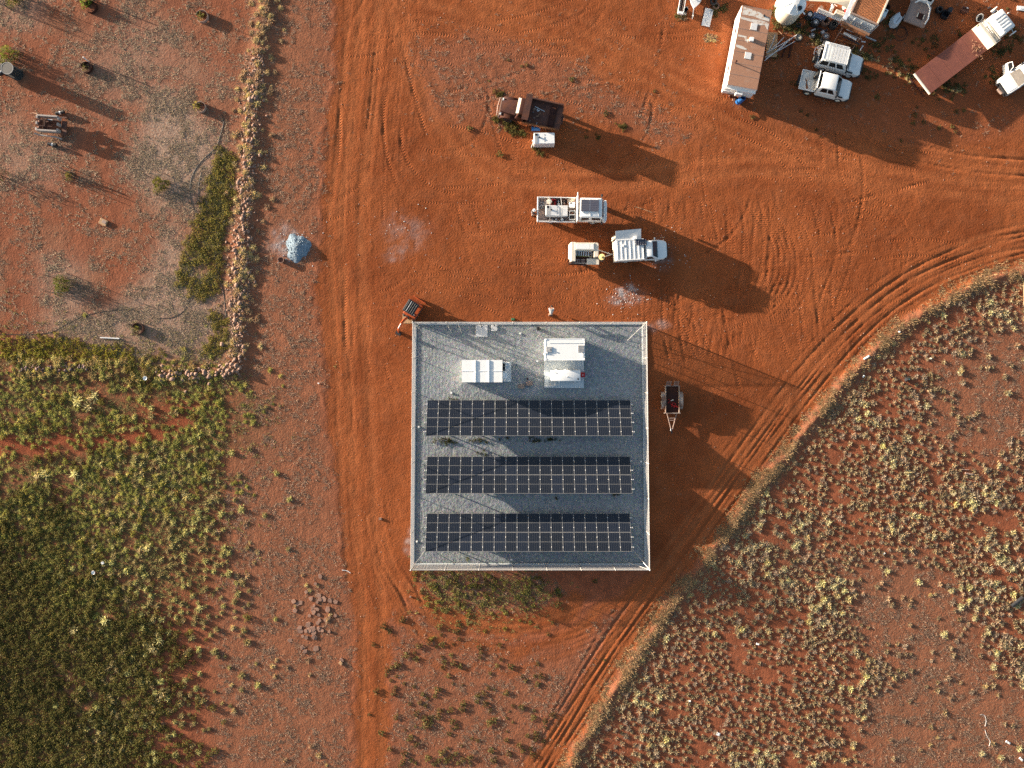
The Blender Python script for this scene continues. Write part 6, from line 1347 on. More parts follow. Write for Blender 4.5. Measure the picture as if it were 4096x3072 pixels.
for (u, vv_, n, s) in ((2030, 492, 20, 12), (2045, 512, 20, 14), (2020, 472, 12, 10), (2062, 530, 16, 10), (2088, 534, 12, 6), (2140, 590, 8, 8), (1995, 378, 14, 10), (2160, 612, 6, 8), (2368, 545, 6, 16), (1985, 480, 10, 10), (2490, 500, 8, 16)):
    for _ in range(n): wq.append(W(u + r_.gauss(0, s), vv_ + r_.gauss(0, s * .7)))
wq = np.array(wq); o = link('truck_weeds', scatter_mesh('truck_weeds', BUSH, wq[:, 0], wq[:, 1], NP.uniform(.25, .6, len(wq)), MT['leaf'], sink=.03)); tag(o, 'green weeds grown up round the rusty tip truck', 'weeds', kind='stuff')

def genset(name, label, loc, rz, L, Wd, Hh, m='white'):
    t = thing(name, label, 'generator', loc, rz)
    part('body', MB().rbox((0, 0, Hh / 2 + .1), (L, Wd, Hh - .1), .03), MT[m], t)
    part('skid', MB().box((0, -Wd * .35, .06), (L, .1, .1)).box((0, Wd * .35, .06), (L, .1, .1)), MT['dark'], t)
    part('grille', MB().rbox((-L / 2 + .22, -.12, Hh + .06), (.26, Wd * .62, .03), .005), MT['grey'], t)
    part('cap', MB().rbox((-L / 2 + .22, Wd * .33, Hh + .06), (.24, .2, .04), .01), MT['dark'], t)
    part('exhaust', MB().cyl((-L / 2 + .52, .06, Hh + .03), (-L / 2 + .52, .06, Hh + .16), .075, n=12), MT['dark'], t)
    for y in (.27, .02, -.25): part('lifting_plate', MB().rbox((.02, y * Wd * 1.1, Hh + .055), (.09, .2 if y == .02 else .09, .02), .005), MT['grey'], t)
    for s in (-1, 1): part('side_panel', MB().box((0, s * (Wd / 2 + .004), Hh * .55), (L * .86, .012, Hh * .6)), MT['lgrey'], t)
    return t
x, y = W(2177, 553, 1.2); t = genset('generator', 'white boxed generator on the ground below the rusty tip truck', (x, y, 0), R(0.5), 1.95, 1.02, 1.2); part('tow_hitch', MB().cyl((-1.0, .0, .5), (-1.12, .0, .5), .08, n=8).cyl((-1.0, -.1, .45), (-1.2, -.5, .1), .03, n=6), MT['lgrey'], t)

# ------------------------------------------------------------------ white crew-cab service truck
v = place('service_truck', 'white crew-cab service truck with a solar panel on its roof and a loaded tray', 'truck', 2284, 838, 1.4, 1.0)
TX0, TX1 = -3.10, .50
part('tray_floor', MB().box(((TX0 + TX1) / 2, 0, .98), (TX1 - TX0, 2.24, .10)), MT['tan'], v)
for s in (-1, 1): part('tray_side', MB().rbox(((TX0 + TX1) / 2, s * 1.13, 1.17), (TX1 - TX0 - .16, .07, .40), .015), MT['white'], v)
part('tailgate', MB().rbox((TX0 - .02, 0, 1.17), (.10, 2.34, .42), .02), MT['white'], v)
part('headboard', MB().rbox((TX1 + .06, 0, 1.6), (.12, 2.4, 1.15), .03).cyl((TX1 + .06, 1.25, 2.0), (TX1 + .06, 1.45, 2.1), .05, n=6), MT['white'], v)
b = MB(); gh = greenhouse(TX1 + .22, TX1 + 2.78, 1.06, .75, TX1 + .28, TX1 + 2.30, .90, 2.3); b.hexa(gh, .10, 3); part('cab', b, MT['white'], v, True)
F = faces(gh); pane(v, 'windscreen', F['front'], .06, .94, .48, .93); pane(v, 'rear_window', F['rear'], .2, .8, .55, .85)
for s in ('right', 'left'):
    for (a, c_) in ((.09, .40), (.52, .88)): pane(v, 'side_window', F[s], a if s == 'right' else 1 - c_, c_ if s == 'right' else 1 - a, .52, .86)
part('door_stripe', MB().quadslab(F['right'], .08, .24, .40, .48, .004, .002), MT['green'], v)
part('bumper', MB().loft(ring_body([(TX1 + 2.62, 1.06, .5, .95), (TX1 + 2.84, 1.02, .52, 1.0), (TX1 + 2.92, .8, .55, .95)], .06)), MT['white'], v); headlights(v, TX1 + 2.80, .8, .85)
part('wiper', MB().tube([(TX1 + 2.62, -.6, 1.45), (TX1 + 2.60, .1, 1.48)], .015, 4).tube([(TX1 + 2.62, .0, 1.45), (TX1 + 2.60, .7, 1.48)], .015, 4), MT['lgrey'], v)
so = part('roof_panel_frame', MB().box((TX1 + 1.17, .16, 2.37), (1.68, 1.12, .035)).box((TX1 + .5, .16, 2.34), (.06, 1.3, .05)).box((TX1 + 1.85, .16, 2.34), (.06, 1.3, .05)), MT['lgrey'], v)
cm = NT('roof_cells'); cx_ = cm.N.new('ShaderNodeSeparateXYZ'); cm.L.new(cm.tc.outputs['Object'], cx_.inputs[0])
def ln2(nt, v_, pitch, w): f = nt.math('FRACT', nt.math('DIVIDE', nt.math('ADD', v_, 10.0), pitch)); e = nt.math('MINIMUM', f, nt.math('SUBTRACT', 1.0, f)); return nt.rng(e, w / pitch, w / pitch * .5)
cm.L.new(cm.mix(cm.math('MULTIPLY', cm.math('MAXIMUM', ln2(cm, cx_.outputs[0], .085, .012), ln2(cm, cx_.outputs[1], .16, .012)), .55), (.05, .05, .075), (.34, .34, .38)), cm.b.inputs['Base Color']); cm.b.inputs['Roughness'].default_value = .25; MT['roof_cells'] = cm.m
for s in (-1, 1): o = part('solar_half', MB().box((0, 0, 0), (.80, 1.06, .012)), MT['roof_cells'], so); o.location = (TX1 + 1.17 + s * .42, .16, 2.396)
for x in (TX1 + 1.2, TX1 + 2.0): part('roof_strap', MB().box((x, 0, 2.325), (.03, 1.6, .03)), MT['lgrey'], v)
for s in (-1, 1): part('mirror', MB().rbox((TX1 + 2.35, s * 1.30, 1.6), (.16, .22, .34), .03).cyl((TX1 + 2.35, s * .98, 1.7), (TX1 + 2.35, s * 1.25, 1.65), .025, n=6), MT['dark'], v)
part('chassis', MB().box((-.4, 0, .72), (5.6, .8, .3)), MT['dark'], v)
for x in (-1.9, 2.15):
    for s in (-1, 1): wheel(v, x, s * .92, .40, .26)
sl_, srz = v.location.copy(), v.rotation_euler[2]
def on_serv(lx, ly, z): c_, s_ = math.cos(srz), math.sin(srz); return (sl_.x + lx * c_ - ly * s_, sl_.y + lx * s_ + ly * c_, z)
genset('tray_generator', 'pale boxed generator strapped on the service truck tray', on_serv(-1.36, -.19, 1.03), srz, 2.05, .98, .62, 'lgrey')
t = thing('strap', 'two dark ratchet straps over the load of the service truck', 'strap', on_serv(0, 0, 0), srz)
for x in (-2.02, -.92): part('webbing', MB().tube([(x - .06, 1.2, 1.3), (x, .45, 1.86), (x + .05, -.65, 1.86), (x + .02, -1.2, 1.3)], .028, 5), MT['grey'], t)
def crate(lx, ly, z, lw, d, h, m, lab, fill=None, name='crate'):
    t = thing(name, lab, 'crate', on_serv(lx, ly, z), srz); m_ = MB()
    for s in (-1, 1): m_.box((s * lw / 2, 0, h / 2), (.025, d, h)); m_.box((0, s * d / 2, h / 2), (lw - .03, .025, h))
    m_.box((0, 0, .02), (lw - .03, d - .03, .03)); part('box', m_, MT[m], t)
    if fill:
        for k in range(5): part('contents', MB().rbox((r_.uniform(-.3, .3) * lw, r_.uniform(-.3, .3) * d, h * .6), (lw * .35, d * .3, h * .4), .02, rz=r_.uniform(0, 3)), MT[r_.choice(fill)], t)
crate(-1.62, .66, 1.03, .42, .52, .3, 'red', 'red crate on the service truck tray', ['red', 'rust'])
crate(-1.20, .66, 1.03, .46, .58, .32, 'dark', 'black crate with white bits on the service truck tray', ['white', 'dark', 'lgrey'])
crate(-.62, .70, 1.03, .55, .55, .3, 'rust_dark', 'brown crate of fittings on the service truck tray', ['wood', 'dark', 'tan'])
t = thing('white_bucket', 'round white bucket on the service truck tray', 'bucket', on_serv(-2.05, .72, 1.03), srz); part('pail', MB().lathe([(.20, 0), (.23, .42), (.245, .42), (.245, .47), (0, .48)], 20), MT['cream'], t, True); part('handle', MB().tube([(-.1, 0, .49), (0, .02, .52), (.1, 0, .49)], .015, 5), MT['lgrey'], t)
t = thing('hose_bundle', 'tangle of dark hose and cable at the rear of the service truck tray', 'hose', on_serv(-2.62, .45, 1.04), srz)
for k in range(7):
    rr = r_.uniform(.12, .26); cxh, cyh = r_.gauss(0, .12), r_.gauss(0, .22); part('loop', MB().tube([(cxh + rr * math.cos(a), cyh + rr * math.sin(a), .04 + k * .025) for a in np.linspace(0, 5.6, 16)], .022, 5), MT[r_.choice(['dark', 'hose', 'grey', 'rust'])], t)
t = thing('jack_stand', 'grey steel stand and bars at the rear of the service truck tray', 'stand', on_serv(-2.35, .55, 1.04), srz)
for k in range(3): part('bar', MB().cyl((-.25, -.2 + k * .14, .1), (.25, .1 + k * .14, .32), .025, n=6), MT['grey'], t)
t = thing('pump_unit', 'white pump housing at the front of the service truck tray', 'pump', on_serv(.08, .25, 1.03), srz); part('housing', MB().rbox((0, .15, .3), (.52, .50, .58), .03), MT['white_dusty'], t); part('panel', MB().box((-.1, .3, .595), (.22, .1, .012)), MT['dark'], t); part('gauge', MB().cyl((.12, .28, .58), (.12, .28, .62), .07, n=12), MT['lgrey'], t)
t = thing('open_locker', 'white open-topped locker with dark bays on the service truck tray', 'locker', on_serv(.12, -.55, 1.03), srz); m_ = MB()
for y in (-.42, .05, .42): m_.box((0, y, .25), (.5, .03, .5))
for x in (-.26, .26): m_.box((x, 0, .25), (.03, .84, .5))
part('walls', m_, MT['white_dusty'], t); part('gear', MB().rbox((0, -.2, .15), (.4, .35, .2), .03), MT['dark'], t); part('gear', MB().rbox((.05, .22, .12), (.3, .2, .2), .03), MT['rust_dark'], t)
t = thing('cable_reel', 'orange cable coil on the service truck tray', 'cable', on_serv(-.05, -.92, 1.04), srz); part('coil', MB().lathe([(.08, 0), (.19, 0), (.19, .1), (.08, .1)], 18, close=True), MT['rust_orange'], t, True); part('end', MB().cyl((.1, 0, .08), (.3, .05, .05), .02, n=5), MT['rust_orange'], t)
t = thing('toolbox', 'long open toolbox along the near side of the service truck tray', 'toolbox', on_serv(-1.35, -.93, 1.03), srz); m_ = MB(); m_.box((0, 0, .05), (1.6, .26, .08)); part('tray', m_, MT['dark'], t)
for k in range(9): part('tool', MB().rbox((-.7 + k * .17, r_.gauss(0, .03), .12), (.13, .16, .07), .02, rz=r_.uniform(0, 1)), MT[r_.choice(['lgrey', 'grey', 'white', 'tan', 'dark'])], t)
part('spool', MB().cyl((.52, 0, .1), (.52, 0, .3), .11, n=14), MT['white'], t)
t = thing('timber_offcuts', 'pale timber offcuts in the front corner of the service truck tray', 'timber', on_serv(.05, .92, 1.05), srz)
for k in range(4): part('offcut', MB().box((-.05, -.12 + k * .07, .08 + k * .05), (.75, .05, .04), rz=R(30 - 8 * k)), MT['cream'], t)

# ------------------------------------------------------------------ ute with alloy canopy
v = place('canopy_ute', 'white single-cab ute with a ribbed grey canopy and one canopy flap raised', 'ute', 2563, 1001, 1.2, -3.0)
b = MB().loft(ring_body([(.35, .86, .5, 1.12), (.5, .90, .42, 1.15), (1.35, .92, .42, 1.15), (1.75, .92, .42, 1.10), (2.25, .86, .48, 1.02), (2.50, .66, .55, .94)], .08)); gh = greenhouse(.32, 1.62, .88, 1.12, .42, .98, .74, 1.80); b.hexa(gh, .06, 3); part('body', b, MT['white'], v, True)
F = faces(gh); pane(v, 'windscreen', F['front'], .05, .95, .06, .94, 'glass_teal')
for s in ('right', 'left'): pane(v, 'side_window', F[s], .12 if s == 'right' else .22, .78 if s == 'right' else .88, .16, .86)
part('bonnet', MB().hexa([(1.62, -.76, 1.07), (2.36, -.62, .98), (2.36, .62, .98), (1.62, .76, 1.07), (1.64, -.74, 1.14), (2.32, -.58, 1.03), (2.32, .58, 1.03), (1.64, .74, 1.14)], .03), MT['white'], v)
part('bumper', MB().loft(ring_body([(2.30, .93, .42, .74), (2.50, .80, .45, .78), (2.62, .5, .48, .74)], .06)), MT['dark'], v); headlights(v, 2.38, .62, .88); mirrors(v, 1.35, .90, 1.2, 'white')
part('door_logo', MB().box((.95, -.925, .85), (.7, .01, .16)), MT['green'], v)
part('canopy', MB().rbox((-1.12, 0, 1.32), (2.62, 1.92, 1.0), .03), MT['lgrey'], v)
for k in range(7): part('roof_rib', MB().box((-2.28 + k * .40, 0, 1.835), (.045, 1.78, .035)), MT['white'], v)
for s in (-1, 1): part('roof_edge', MB().box((-1.12, s * .94, 1.83), (2.62, .06, .06)), MT['white'], v)
part('roof_vent', MB().cyl((-1.72, .42, 1.82), (-1.72, .42, 1.88), .13, n=16).cyl((-1.72, .42, 1.88), (-1.72, .42, 1.90), .07, n=12), MT['white'], v)
part('raised_flap', MB().hexa([(-2.40, .96, 1.76), (-.02, .96, 1.76), (-.02, 1.86, 2.02), (-2.40, 1.76, 2.02), (-2.40, .96, 1.80), (-.02, .96, 1.80), (-.02, 1.86, 2.06), (-2.40, 1.76, 2.06)]), MT['lgrey'], v)
for x in (-2.2, -.2): part('gas_strut', MB().cyl((x, .97, 1.2), (x, 1.6, 1.96), .02, n=6), MT['dark'], v)
part('white_box', MB().rbox((-.58, 1.04, 1.98), (.3, .26, .2), .02), MT['white'], v)
cr_ = MB().box((-.05, .62, 1.92), (1.0, .54, .03)); rp_ = part('roof_solar_panel', cr_, mat('black_cell_sheet', (.012, .012, .03), .25, var=.2), v)
for i in range(6):
    for j in range(4): part('cell_gap', MB().prism([(-.03, 0), (0, -.03), (.03, 0), (0, .03)], 0, .004), MT['lgrey'], rp_).location = (-.46 + i * .163, .42 + j * .13, 1.936)
for s in (-1, 1): part('panel_foot', MB().box((-.05 + s * .4, .62, 1.87), (.06, .4, .08)), MT['lgrey'], v)
part('aerial', MB().cyl((1.5, .93, 1.1), (1.45, 1.0, 1.9), .012, n=5), MT['dark'], v)
part('tail_frame', MB().box((-2.5, 0, .9), (.12, 1.9, .5)), MT['cream'], v)
for x in (-1.35, 1.72):
    for s in (-1, 1): wheel(v, x, s * .80, .38, .25)

# ------------------------------------------------------------------ tool trailer
v = place('tool_trailer', 'cream box trailer with its lids open showing tools and red cases', 'trailer', 2336, 1012, 1.1, 0.5)
TLn, TWd = 2.86, 1.98
def octa(L, Wd, c): return [(-L / 2, -Wd / 2 + c), (-L / 2 + c, -Wd / 2), (L / 2 - c, -Wd / 2), (L / 2, -Wd / 2 + c), (L / 2, Wd / 2 - c), (L / 2 - c, Wd / 2), (-L / 2 + c, Wd / 2), (-L / 2, Wd / 2 - c)]
part('floor', MB().prism(octa(TLn - .06, TWd - .06, .12), .45, .62), MT['rust_dark'], v)
wl_ = MB()
for s in (-1, 1): wl_.box((0, s * (TWd / 2 - .03), .78), (TLn - .3, .05, .62))
part('side_wall', wl_, MT['cream'], v)
part('rear_box', MB().hexa([(-TLn / 2, -TWd / 2 + .1, .45), (-TLn / 2 + .62, -TWd / 2 + .1, .45), (-TLn / 2 + .62, TWd / 2 - .1, .45), (-TLn / 2, TWd / 2 - .1, .45), (-TLn / 2 + .22, -TWd / 2 + .16, 1.42), (-TLn / 2 + .62, -TWd / 2 + .16, 1.42), (-TLn / 2 + .62, TWd / 2 - .02, 1.42), (-TLn / 2 + .22, TWd / 2 - .02, 1.42)], .03), MT['cream'], v)
part('front_box', MB().hexa([(TLn / 2 - .52, -TWd / 2 + .55, .45), (TLn / 2, -TWd / 2 + .6, .45), (TLn / 2, TWd / 2 - .1, .45), (TLn / 2 - .52, TWd / 2 - .03, .45), (TLn / 2 - .52, -TWd / 2 + .55, 1.40), (TLn / 2 - .10, -TWd / 2 + .6, 1.40), (TLn / 2 - .10, TWd / 2 - .14, 1.40), (TLn / 2 - .52, TWd / 2 - .04, 1.40)], .03), MT['cream'], v)
ld = part('far_lid', MB().rbox((.0, .55, 1.32), (1.82, .72, .26), .04), MT['cream'], v); part('lid_panel', MB().rbox((-.12, .55, 1.46), (1.28, .5, .02), .008), MT['white_dusty'], ld); part('lid_panel', MB().rbox((.72, .55, 1.46), (.3, .5, .02), .008), MT['white_dusty'], ld)
part('near_lid', MB().rbox((.85, -.80, 1.06), (1.16, .56, .10), .02), MT['cream'], v)
part('near_tray', MB().box((-.62, -.82, .86), (1.66, .54, .06)).box((-.62, -1.08, .95), (1.66, .04, .2)), MT['rust'], v)
part('drawbar', MB().cyl((TLn / 2 - .05, .42, .5), (TLn / 2 + 1.25, 0, .5), .045, n=6).cyl((TLn / 2 - .05, -.42, .5), (TLn / 2 + 1.25, 0, .5), .045, n=6).rbox((TLn / 2 + 1.3, 0, .52), (.22, .1, .1), .02), MT['cream'], v)
part('jockey_wheel', MB().cyl((TLn / 2 + .95, .14, .1), (TLn / 2 + .95, .14, .8), .03, n=6).cyl((TLn / 2 + .95, .10, .1), (TLn / 2 + .95, .18, .1), .1, n=10), MT['lgrey'], v)
for s in (-1, 1): wheel(v, 0, s * .92, .34, .2)
tl_, trz_ = v.location.copy(), v.rotation_euler[2]
def on_trl(lx, ly, z): return (tl_.x + lx, tl_.y + ly, z)
for i, (x, m, c2, lab) in enumerate(((-1.10, 'rust_dark', 'dark', 'dark red case on the near side of the tool trailer'), (-.60, 'tan', 'rust', 'left tan and red case on the near side of the tool trailer'), (-.10, 'tan', 'rust', 'right tan and red case on the near side of the tool trailer'))):
    t = thing('tool_case', lab, 'tool case', on_trl(x, -.80, .90), trz_, 'tool cases on the trailer'); part('base', MB().rbox((0, 0, .09), (.44, .48, .16), .02), MT['rust'], t); part('lid', MB().rbox((0, .03, .19), (.40, .38, .05), .015), MT[m], t)
    for k in range(2): part('latch', MB().rbox((-.1 + .2 * k, .02, .222), (.10, .24, .02), .006), MT[c2], t)
t = thing('ladder', 'short alloy ladder and tools inside the open tool trailer', 'ladder', on_trl(-.08, -.05, .95), trz_ + R(-3)); m_ = MB()
part('stile', MB().box((0, -.22, 0), (1.5, .05, .07)), mat('lime_fibreglass', (.45, .42, .10), .6), t); part('stile', MB().box((0, .22, .1), (1.5, .05, .07)), MT['lgrey'], t)
for k in range(6): part('rung', MB().box((-.6 + k * .22, 0, .06), (.10, .42, .04)), MT['lgrey'], t)
t = thing('cable_tangle', 'tangle of dark cables at the front of the open tool trailer', 'cable', on_trl(.72, -.10, .66), 0)
for k in range(8): rr = r_.uniform(.08, .18); cxh, cyh = r_.gauss(0, .1), r_.gauss(0, .18); part('loop', MB().tube([(cxh + rr * math.cos(a), cyh + rr * math.sin(a), .1 + k * .05) for a in np.linspace(0, 5.9, 14)], .02, 5), MT[r_.choice(['dark', 'dark', 'grey', 'lgrey'])], t)

# ------------------------------------------------------------------ mini excavator
v = place('excavator', 'small orange excavator with a black canopy at the corner of the fence', 'excavator', 1650, 1243, .6, 122)
rzv = v.rotation_euler[2]
for s in (-1, 1):
    tr_ = MB().rbox((0, s * .52, .24), (1.75, .30, .46), .16, seg=4); part('track', tr_, MT['rubber'], v, True)
    for k in range(9): part('grouser', MB().box((-.72 + k * .18, s * .52, .475), (.05, .30, .03)), MT['rust_dark'], v)
part('undercarriage', MB().box((0, 0, .35), (.9, .75, .3)), MT['dark'], v)
part('deck', MB().rbox((-.12, 0, .66), (1.55, 1.28, .26), .06), MT['orange'], v)
part('engine_hood', MB().loft([[(-.98, -.45, .7), (-.98, -.45, 1.2), (-.98, .45, 1.2), (-.98, .45, .7)], [(-.80, -.66, .7), (-.80, -.66, 1.32), (-.80, .66, 1.32), (-.80, .66, .7)], [(-.40, -.66, .7), (-.40, -.62, 1.32), (-.40, .62, 1.32), (-.40, .66, .7)]]), MT['orange'], v, True, angle=30)
cn = part('canopy', MB().rbox((-.16, 0, 2.30), (1.22, 1.12, .10), .05), MT['dark'], v)
for k in range(5): part('canopy_rib', MB().rbox((-.16, -.40 + k * .2, 2.365), (1.05, .06, .04), .015), MT['wire' if k != 1 else 'grey'], cn)
for x in (-.7, .38):
    for s in (-1, 1): part('canopy_post', MB().cyl((x, s * .5, .78), (x, s * .5, 2.28), .035, n=6), MT['dark'], v)
part('seat', MB().rbox((-.32, 0, 1.0), (.48, .48, .14), .05).rbox((-.52, 0, 1.3), (.12, .46, .5), .05), MT['dark'], v)
part('console', MB().rbox((.30, .32, 1.0), (.16, .2, .5), .03).rbox((.30, -.32, 1.0), (.16, .2, .5), .03).cyl((.3, .32, 1.2), (.35, .32, 1.4), .02, n=5).cyl((.3, -.32, 1.2), (.35, -.32, 1.4), .02, n=5), MT['lgrey'], v)
part('swing_post', MB().rbox((.78, -.05, .75), (.26, .34, .5), .04), MT['dark'], v)
bm_p = [(.80, -.05, .85), (1.15, -.05, 1.55), (1.55, -.05, 1.85), (2.15, -.05, 1.62)]
part('boom', MB().tube(bm_p, [.12, .13, .12, .09], 6), MT['orange'], v); part('boom_ram', MB().cyl((.95, -.05, .9), (1.45, -.05, 1.55), .05, n=8), MT['lgrey'], v)
part('dipper', MB().tube([(2.0, -.05, 1.72), (2.28, -.05, 1.3), (2.45, -.05, .55)], [.08, .09, .06], 6), MT['orange'], v); part('dipper_ram', MB().cyl((1.6, -.05, 2.0), (2.1, -.05, 1.85), .045, n=8), MT['lgrey'], v)
bk = MB(); pr_ = [(2.40, .62), (2.62, .55), (2.72, .3), (2.60, .08), (2.30, .02)]
for s in (-.24, .24): bk.add([(x, -.05 + s, z) for x, z in pr_] + [(x, -.05 + s + .02, z) for x, z in pr_], [(0, 1, 2, 3, 4), (9, 8, 7, 6, 5)] + [(i, (i + 1) % 5, 5 + (i + 1) % 5, 5 + i) for i in range(5)])
for i in range(4): bk.add([(pr_[i][0], -.29, pr_[i][1]), (pr_[i + 1][0], -.29, pr_[i + 1][1]), (pr_[i + 1][0], .21, pr_[i + 1][1]), (pr_[i][0], .21, pr_[i][1])], [(0, 1, 2, 3)])
part('bucket', bk, MT['dark'], v)
part('blade', MB().rbox((-1.25, 0, .22), (.10, 1.36, .36), .03).box((-1.0, .3, .3), (.45, .08, .1)).box((-1.0, -.3, .3), (.45, .08, .1)), MT['orange'], v)
x, y = W(1628, 1276, .04); sh = thing('ply_board', 'tan plywood board on the earth under the excavator arm', 'board', (x, y, 0)); part('sheet', MB().prism([(-.44, .44), (-.22, .44), (.50, -.40), (-.44, -.42)], .01, .05), MT['ply'], sh); part('lower_sheet', MB().prism([(-.44, .0), (.52, -.10), (.52, -.45), (-.44, -.45)], .0, .03), MT['ply'], sh)

# ------------------------------------------------------------------ car trailer right of the fence
v = place('plant_trailer', 'rusty plant trailer with two ramps up and red straps on its deck', 'trailer', 2688, 1598, .6, 90.0)
DW, DLn = 1.22, 2.5
part('deck', MB().box((0, 0, .58), (DLn, DW, .05)), MT['rust'], v)
for s in (-1, 1): part('side_rail', MB().box((0, s * (DW / 2 + .03), .72), (DLn, .06, .28)), MT['rusty_steel'], v)
part('front_rail', MB().box((DLn / 2 + .03, 0, .72), (.06, DW + .34, .24)), MT['rusty_steel'], v); part('rear_rail', MB().box((-DLn / 2 - .03, 0, .62), (.06, DW + .34, .12)), MT['rusty_steel'], v)
for s in (-1, 1):
    rp = part('ramp', MB().box((0, 0, 0), (.10, .40, .04)), MT['tan'], v); rp.location = (-DLn / 2 - .08, s * .36, .72)
    m_ = MB()
    for yy in (-.2, .2): m_.hexa([(-.42, yy - .02, 1.05 - .72), (0, yy - .02, -.05), (0, yy + .02, -.05), (-.42, yy + .02, .33), (-.42, yy - .02, .39), (0, yy - .02, .0), (0, yy + .02, .0), (-.42, yy + .02, .39)])
    for k in range(5): m_.box((-.04 - k * .085, 0, .02 + k * .075), (.03, .38, .03))
    part('grate', m_, MT['tan'], rp)
    mg = MB(); pr_ = [(-.72, .46), (-.50, .80), (.22, .86), (.62, .78), (.92, .46)]
    mg.add([(x, s * .70, z) for x, z in pr_] + [(x, s * 1.02, z) for x, z in pr_] + [(x, s * 1.02, z - .08) for x, z in pr_], [(i, i + 1, 6 + i, 5 + i) for i in range(4)] + [(5 + i, 6 + i, 11 + i, 10 + i) for i in range(4)]); part('mudguard', mg, MT['rusty_steel'], v)
    for x in (-.32, .36): wheel(v, x - .05, s * .86, .31, .2, 'cream' if s < 0 else 'lgrey')
part('drawbar', MB().cyl((DLn / 2 - .1, .50, .5), (DLn / 2 + 1.62, .06, .5), .045, n=6).cyl((DLn / 2 - .1, -.50, .5), (DLn / 2 + 1.62, -.06, .5), .045, n=6).box((DLn / 2 + .10, 0, .5), (.05, .9, .05)).box((DLn / 2 + .52, 0, .5), (.07, .70, .05)).box((DLn / 2 + .72, 0, .5), (.06, .62, .05)), MT['tan'], v)
part('coupling', MB().rbox((DLn / 2 + 1.80, 0, .5), (.45, .12, .1), .03), MT['dark'], v); part('winch_handle', MB().rbox((DLn / 2 + 1.62, -.12, .6), (.26, .06, .06), .02), MT['white'], v)
ps, prz = v.location.copy(), v.rotation_euler[2]
def on_pl(lx, ly, z): c_, s_ = math.cos(prz), math.sin(prz); return (ps.x + lx * c_ - ly * s_, ps.y + lx * s_ + ly * c_, z)
t = thing('red_straps', 'tangle of red tie-down straps on the plant trailer deck', 'strap', on_pl(.62, .05, .62), prz)
for k in range(9): a = r_.uniform(0, 6.28); cxh, cyh = r_.gauss(0, .10), r_.gauss(0, .22); part('strap', MB().tube([(cxh, cyh, .02), (cxh + .15 * math.cos(a), cyh + .15 * math.sin(a), .07), (cxh + .32 * math.cos(a + .7), cyh + .32 * math.sin(a + .7), .02)], .025, 5), MT['red'], t)
t = thing('red_strap', 'single red and white strap on the plant trailer deck', 'strap', on_pl(.05, -.15, .62), prz); part('webbing', MB().tube([(-.1, -.2, .03), (.05, .0, .05), (.18, -.12, .03), (.30, -.25, .02)], .028, 5), MT['red'], t); part('buckle', MB().rbox((.02, .15, .04), (.08, .28, .04), .015, rz=.3), MT['cream'], t)

# ------------------------------------------------------------------ people
def skin_obj(name, joints, edges, m, parent, root=0, sub=1):
    me = bpy.data.meshes.new('tmp'); me.from_pydata([j[:3] for j in joints], edges, []); o = bpy.data.objects.new('tmp', me); COL.objects.link(o)
    sk = o.modifiers.new('skin', 'SKIN'); o.modifiers.new('sub', 'SUBSURF').levels = sub
    for i, j in enumerate(joints): d = me.skin_vertices[0].data[i]; d.radius = (j[3], j[3] if len(j) < 5 else j[4]); d.use_root = (i == root)
    dg = bpy.context.evaluated_depsgraph_get(); em = bpy.data.meshes.new_from_object(o.evaluated_get(dg)); em.name = name
    em.materials.clear(); em.materials.append(m); em.polygons.foreach_set('use_smooth', [True] * len(em.polygons))
    bpy.data.objects.remove(o); bpy.data.meshes.remove(me); return link(name, em, parent)
def lerp(a, b, t): return tuple(a[i] + (b[i] - a[i]) * t for i in range(3))
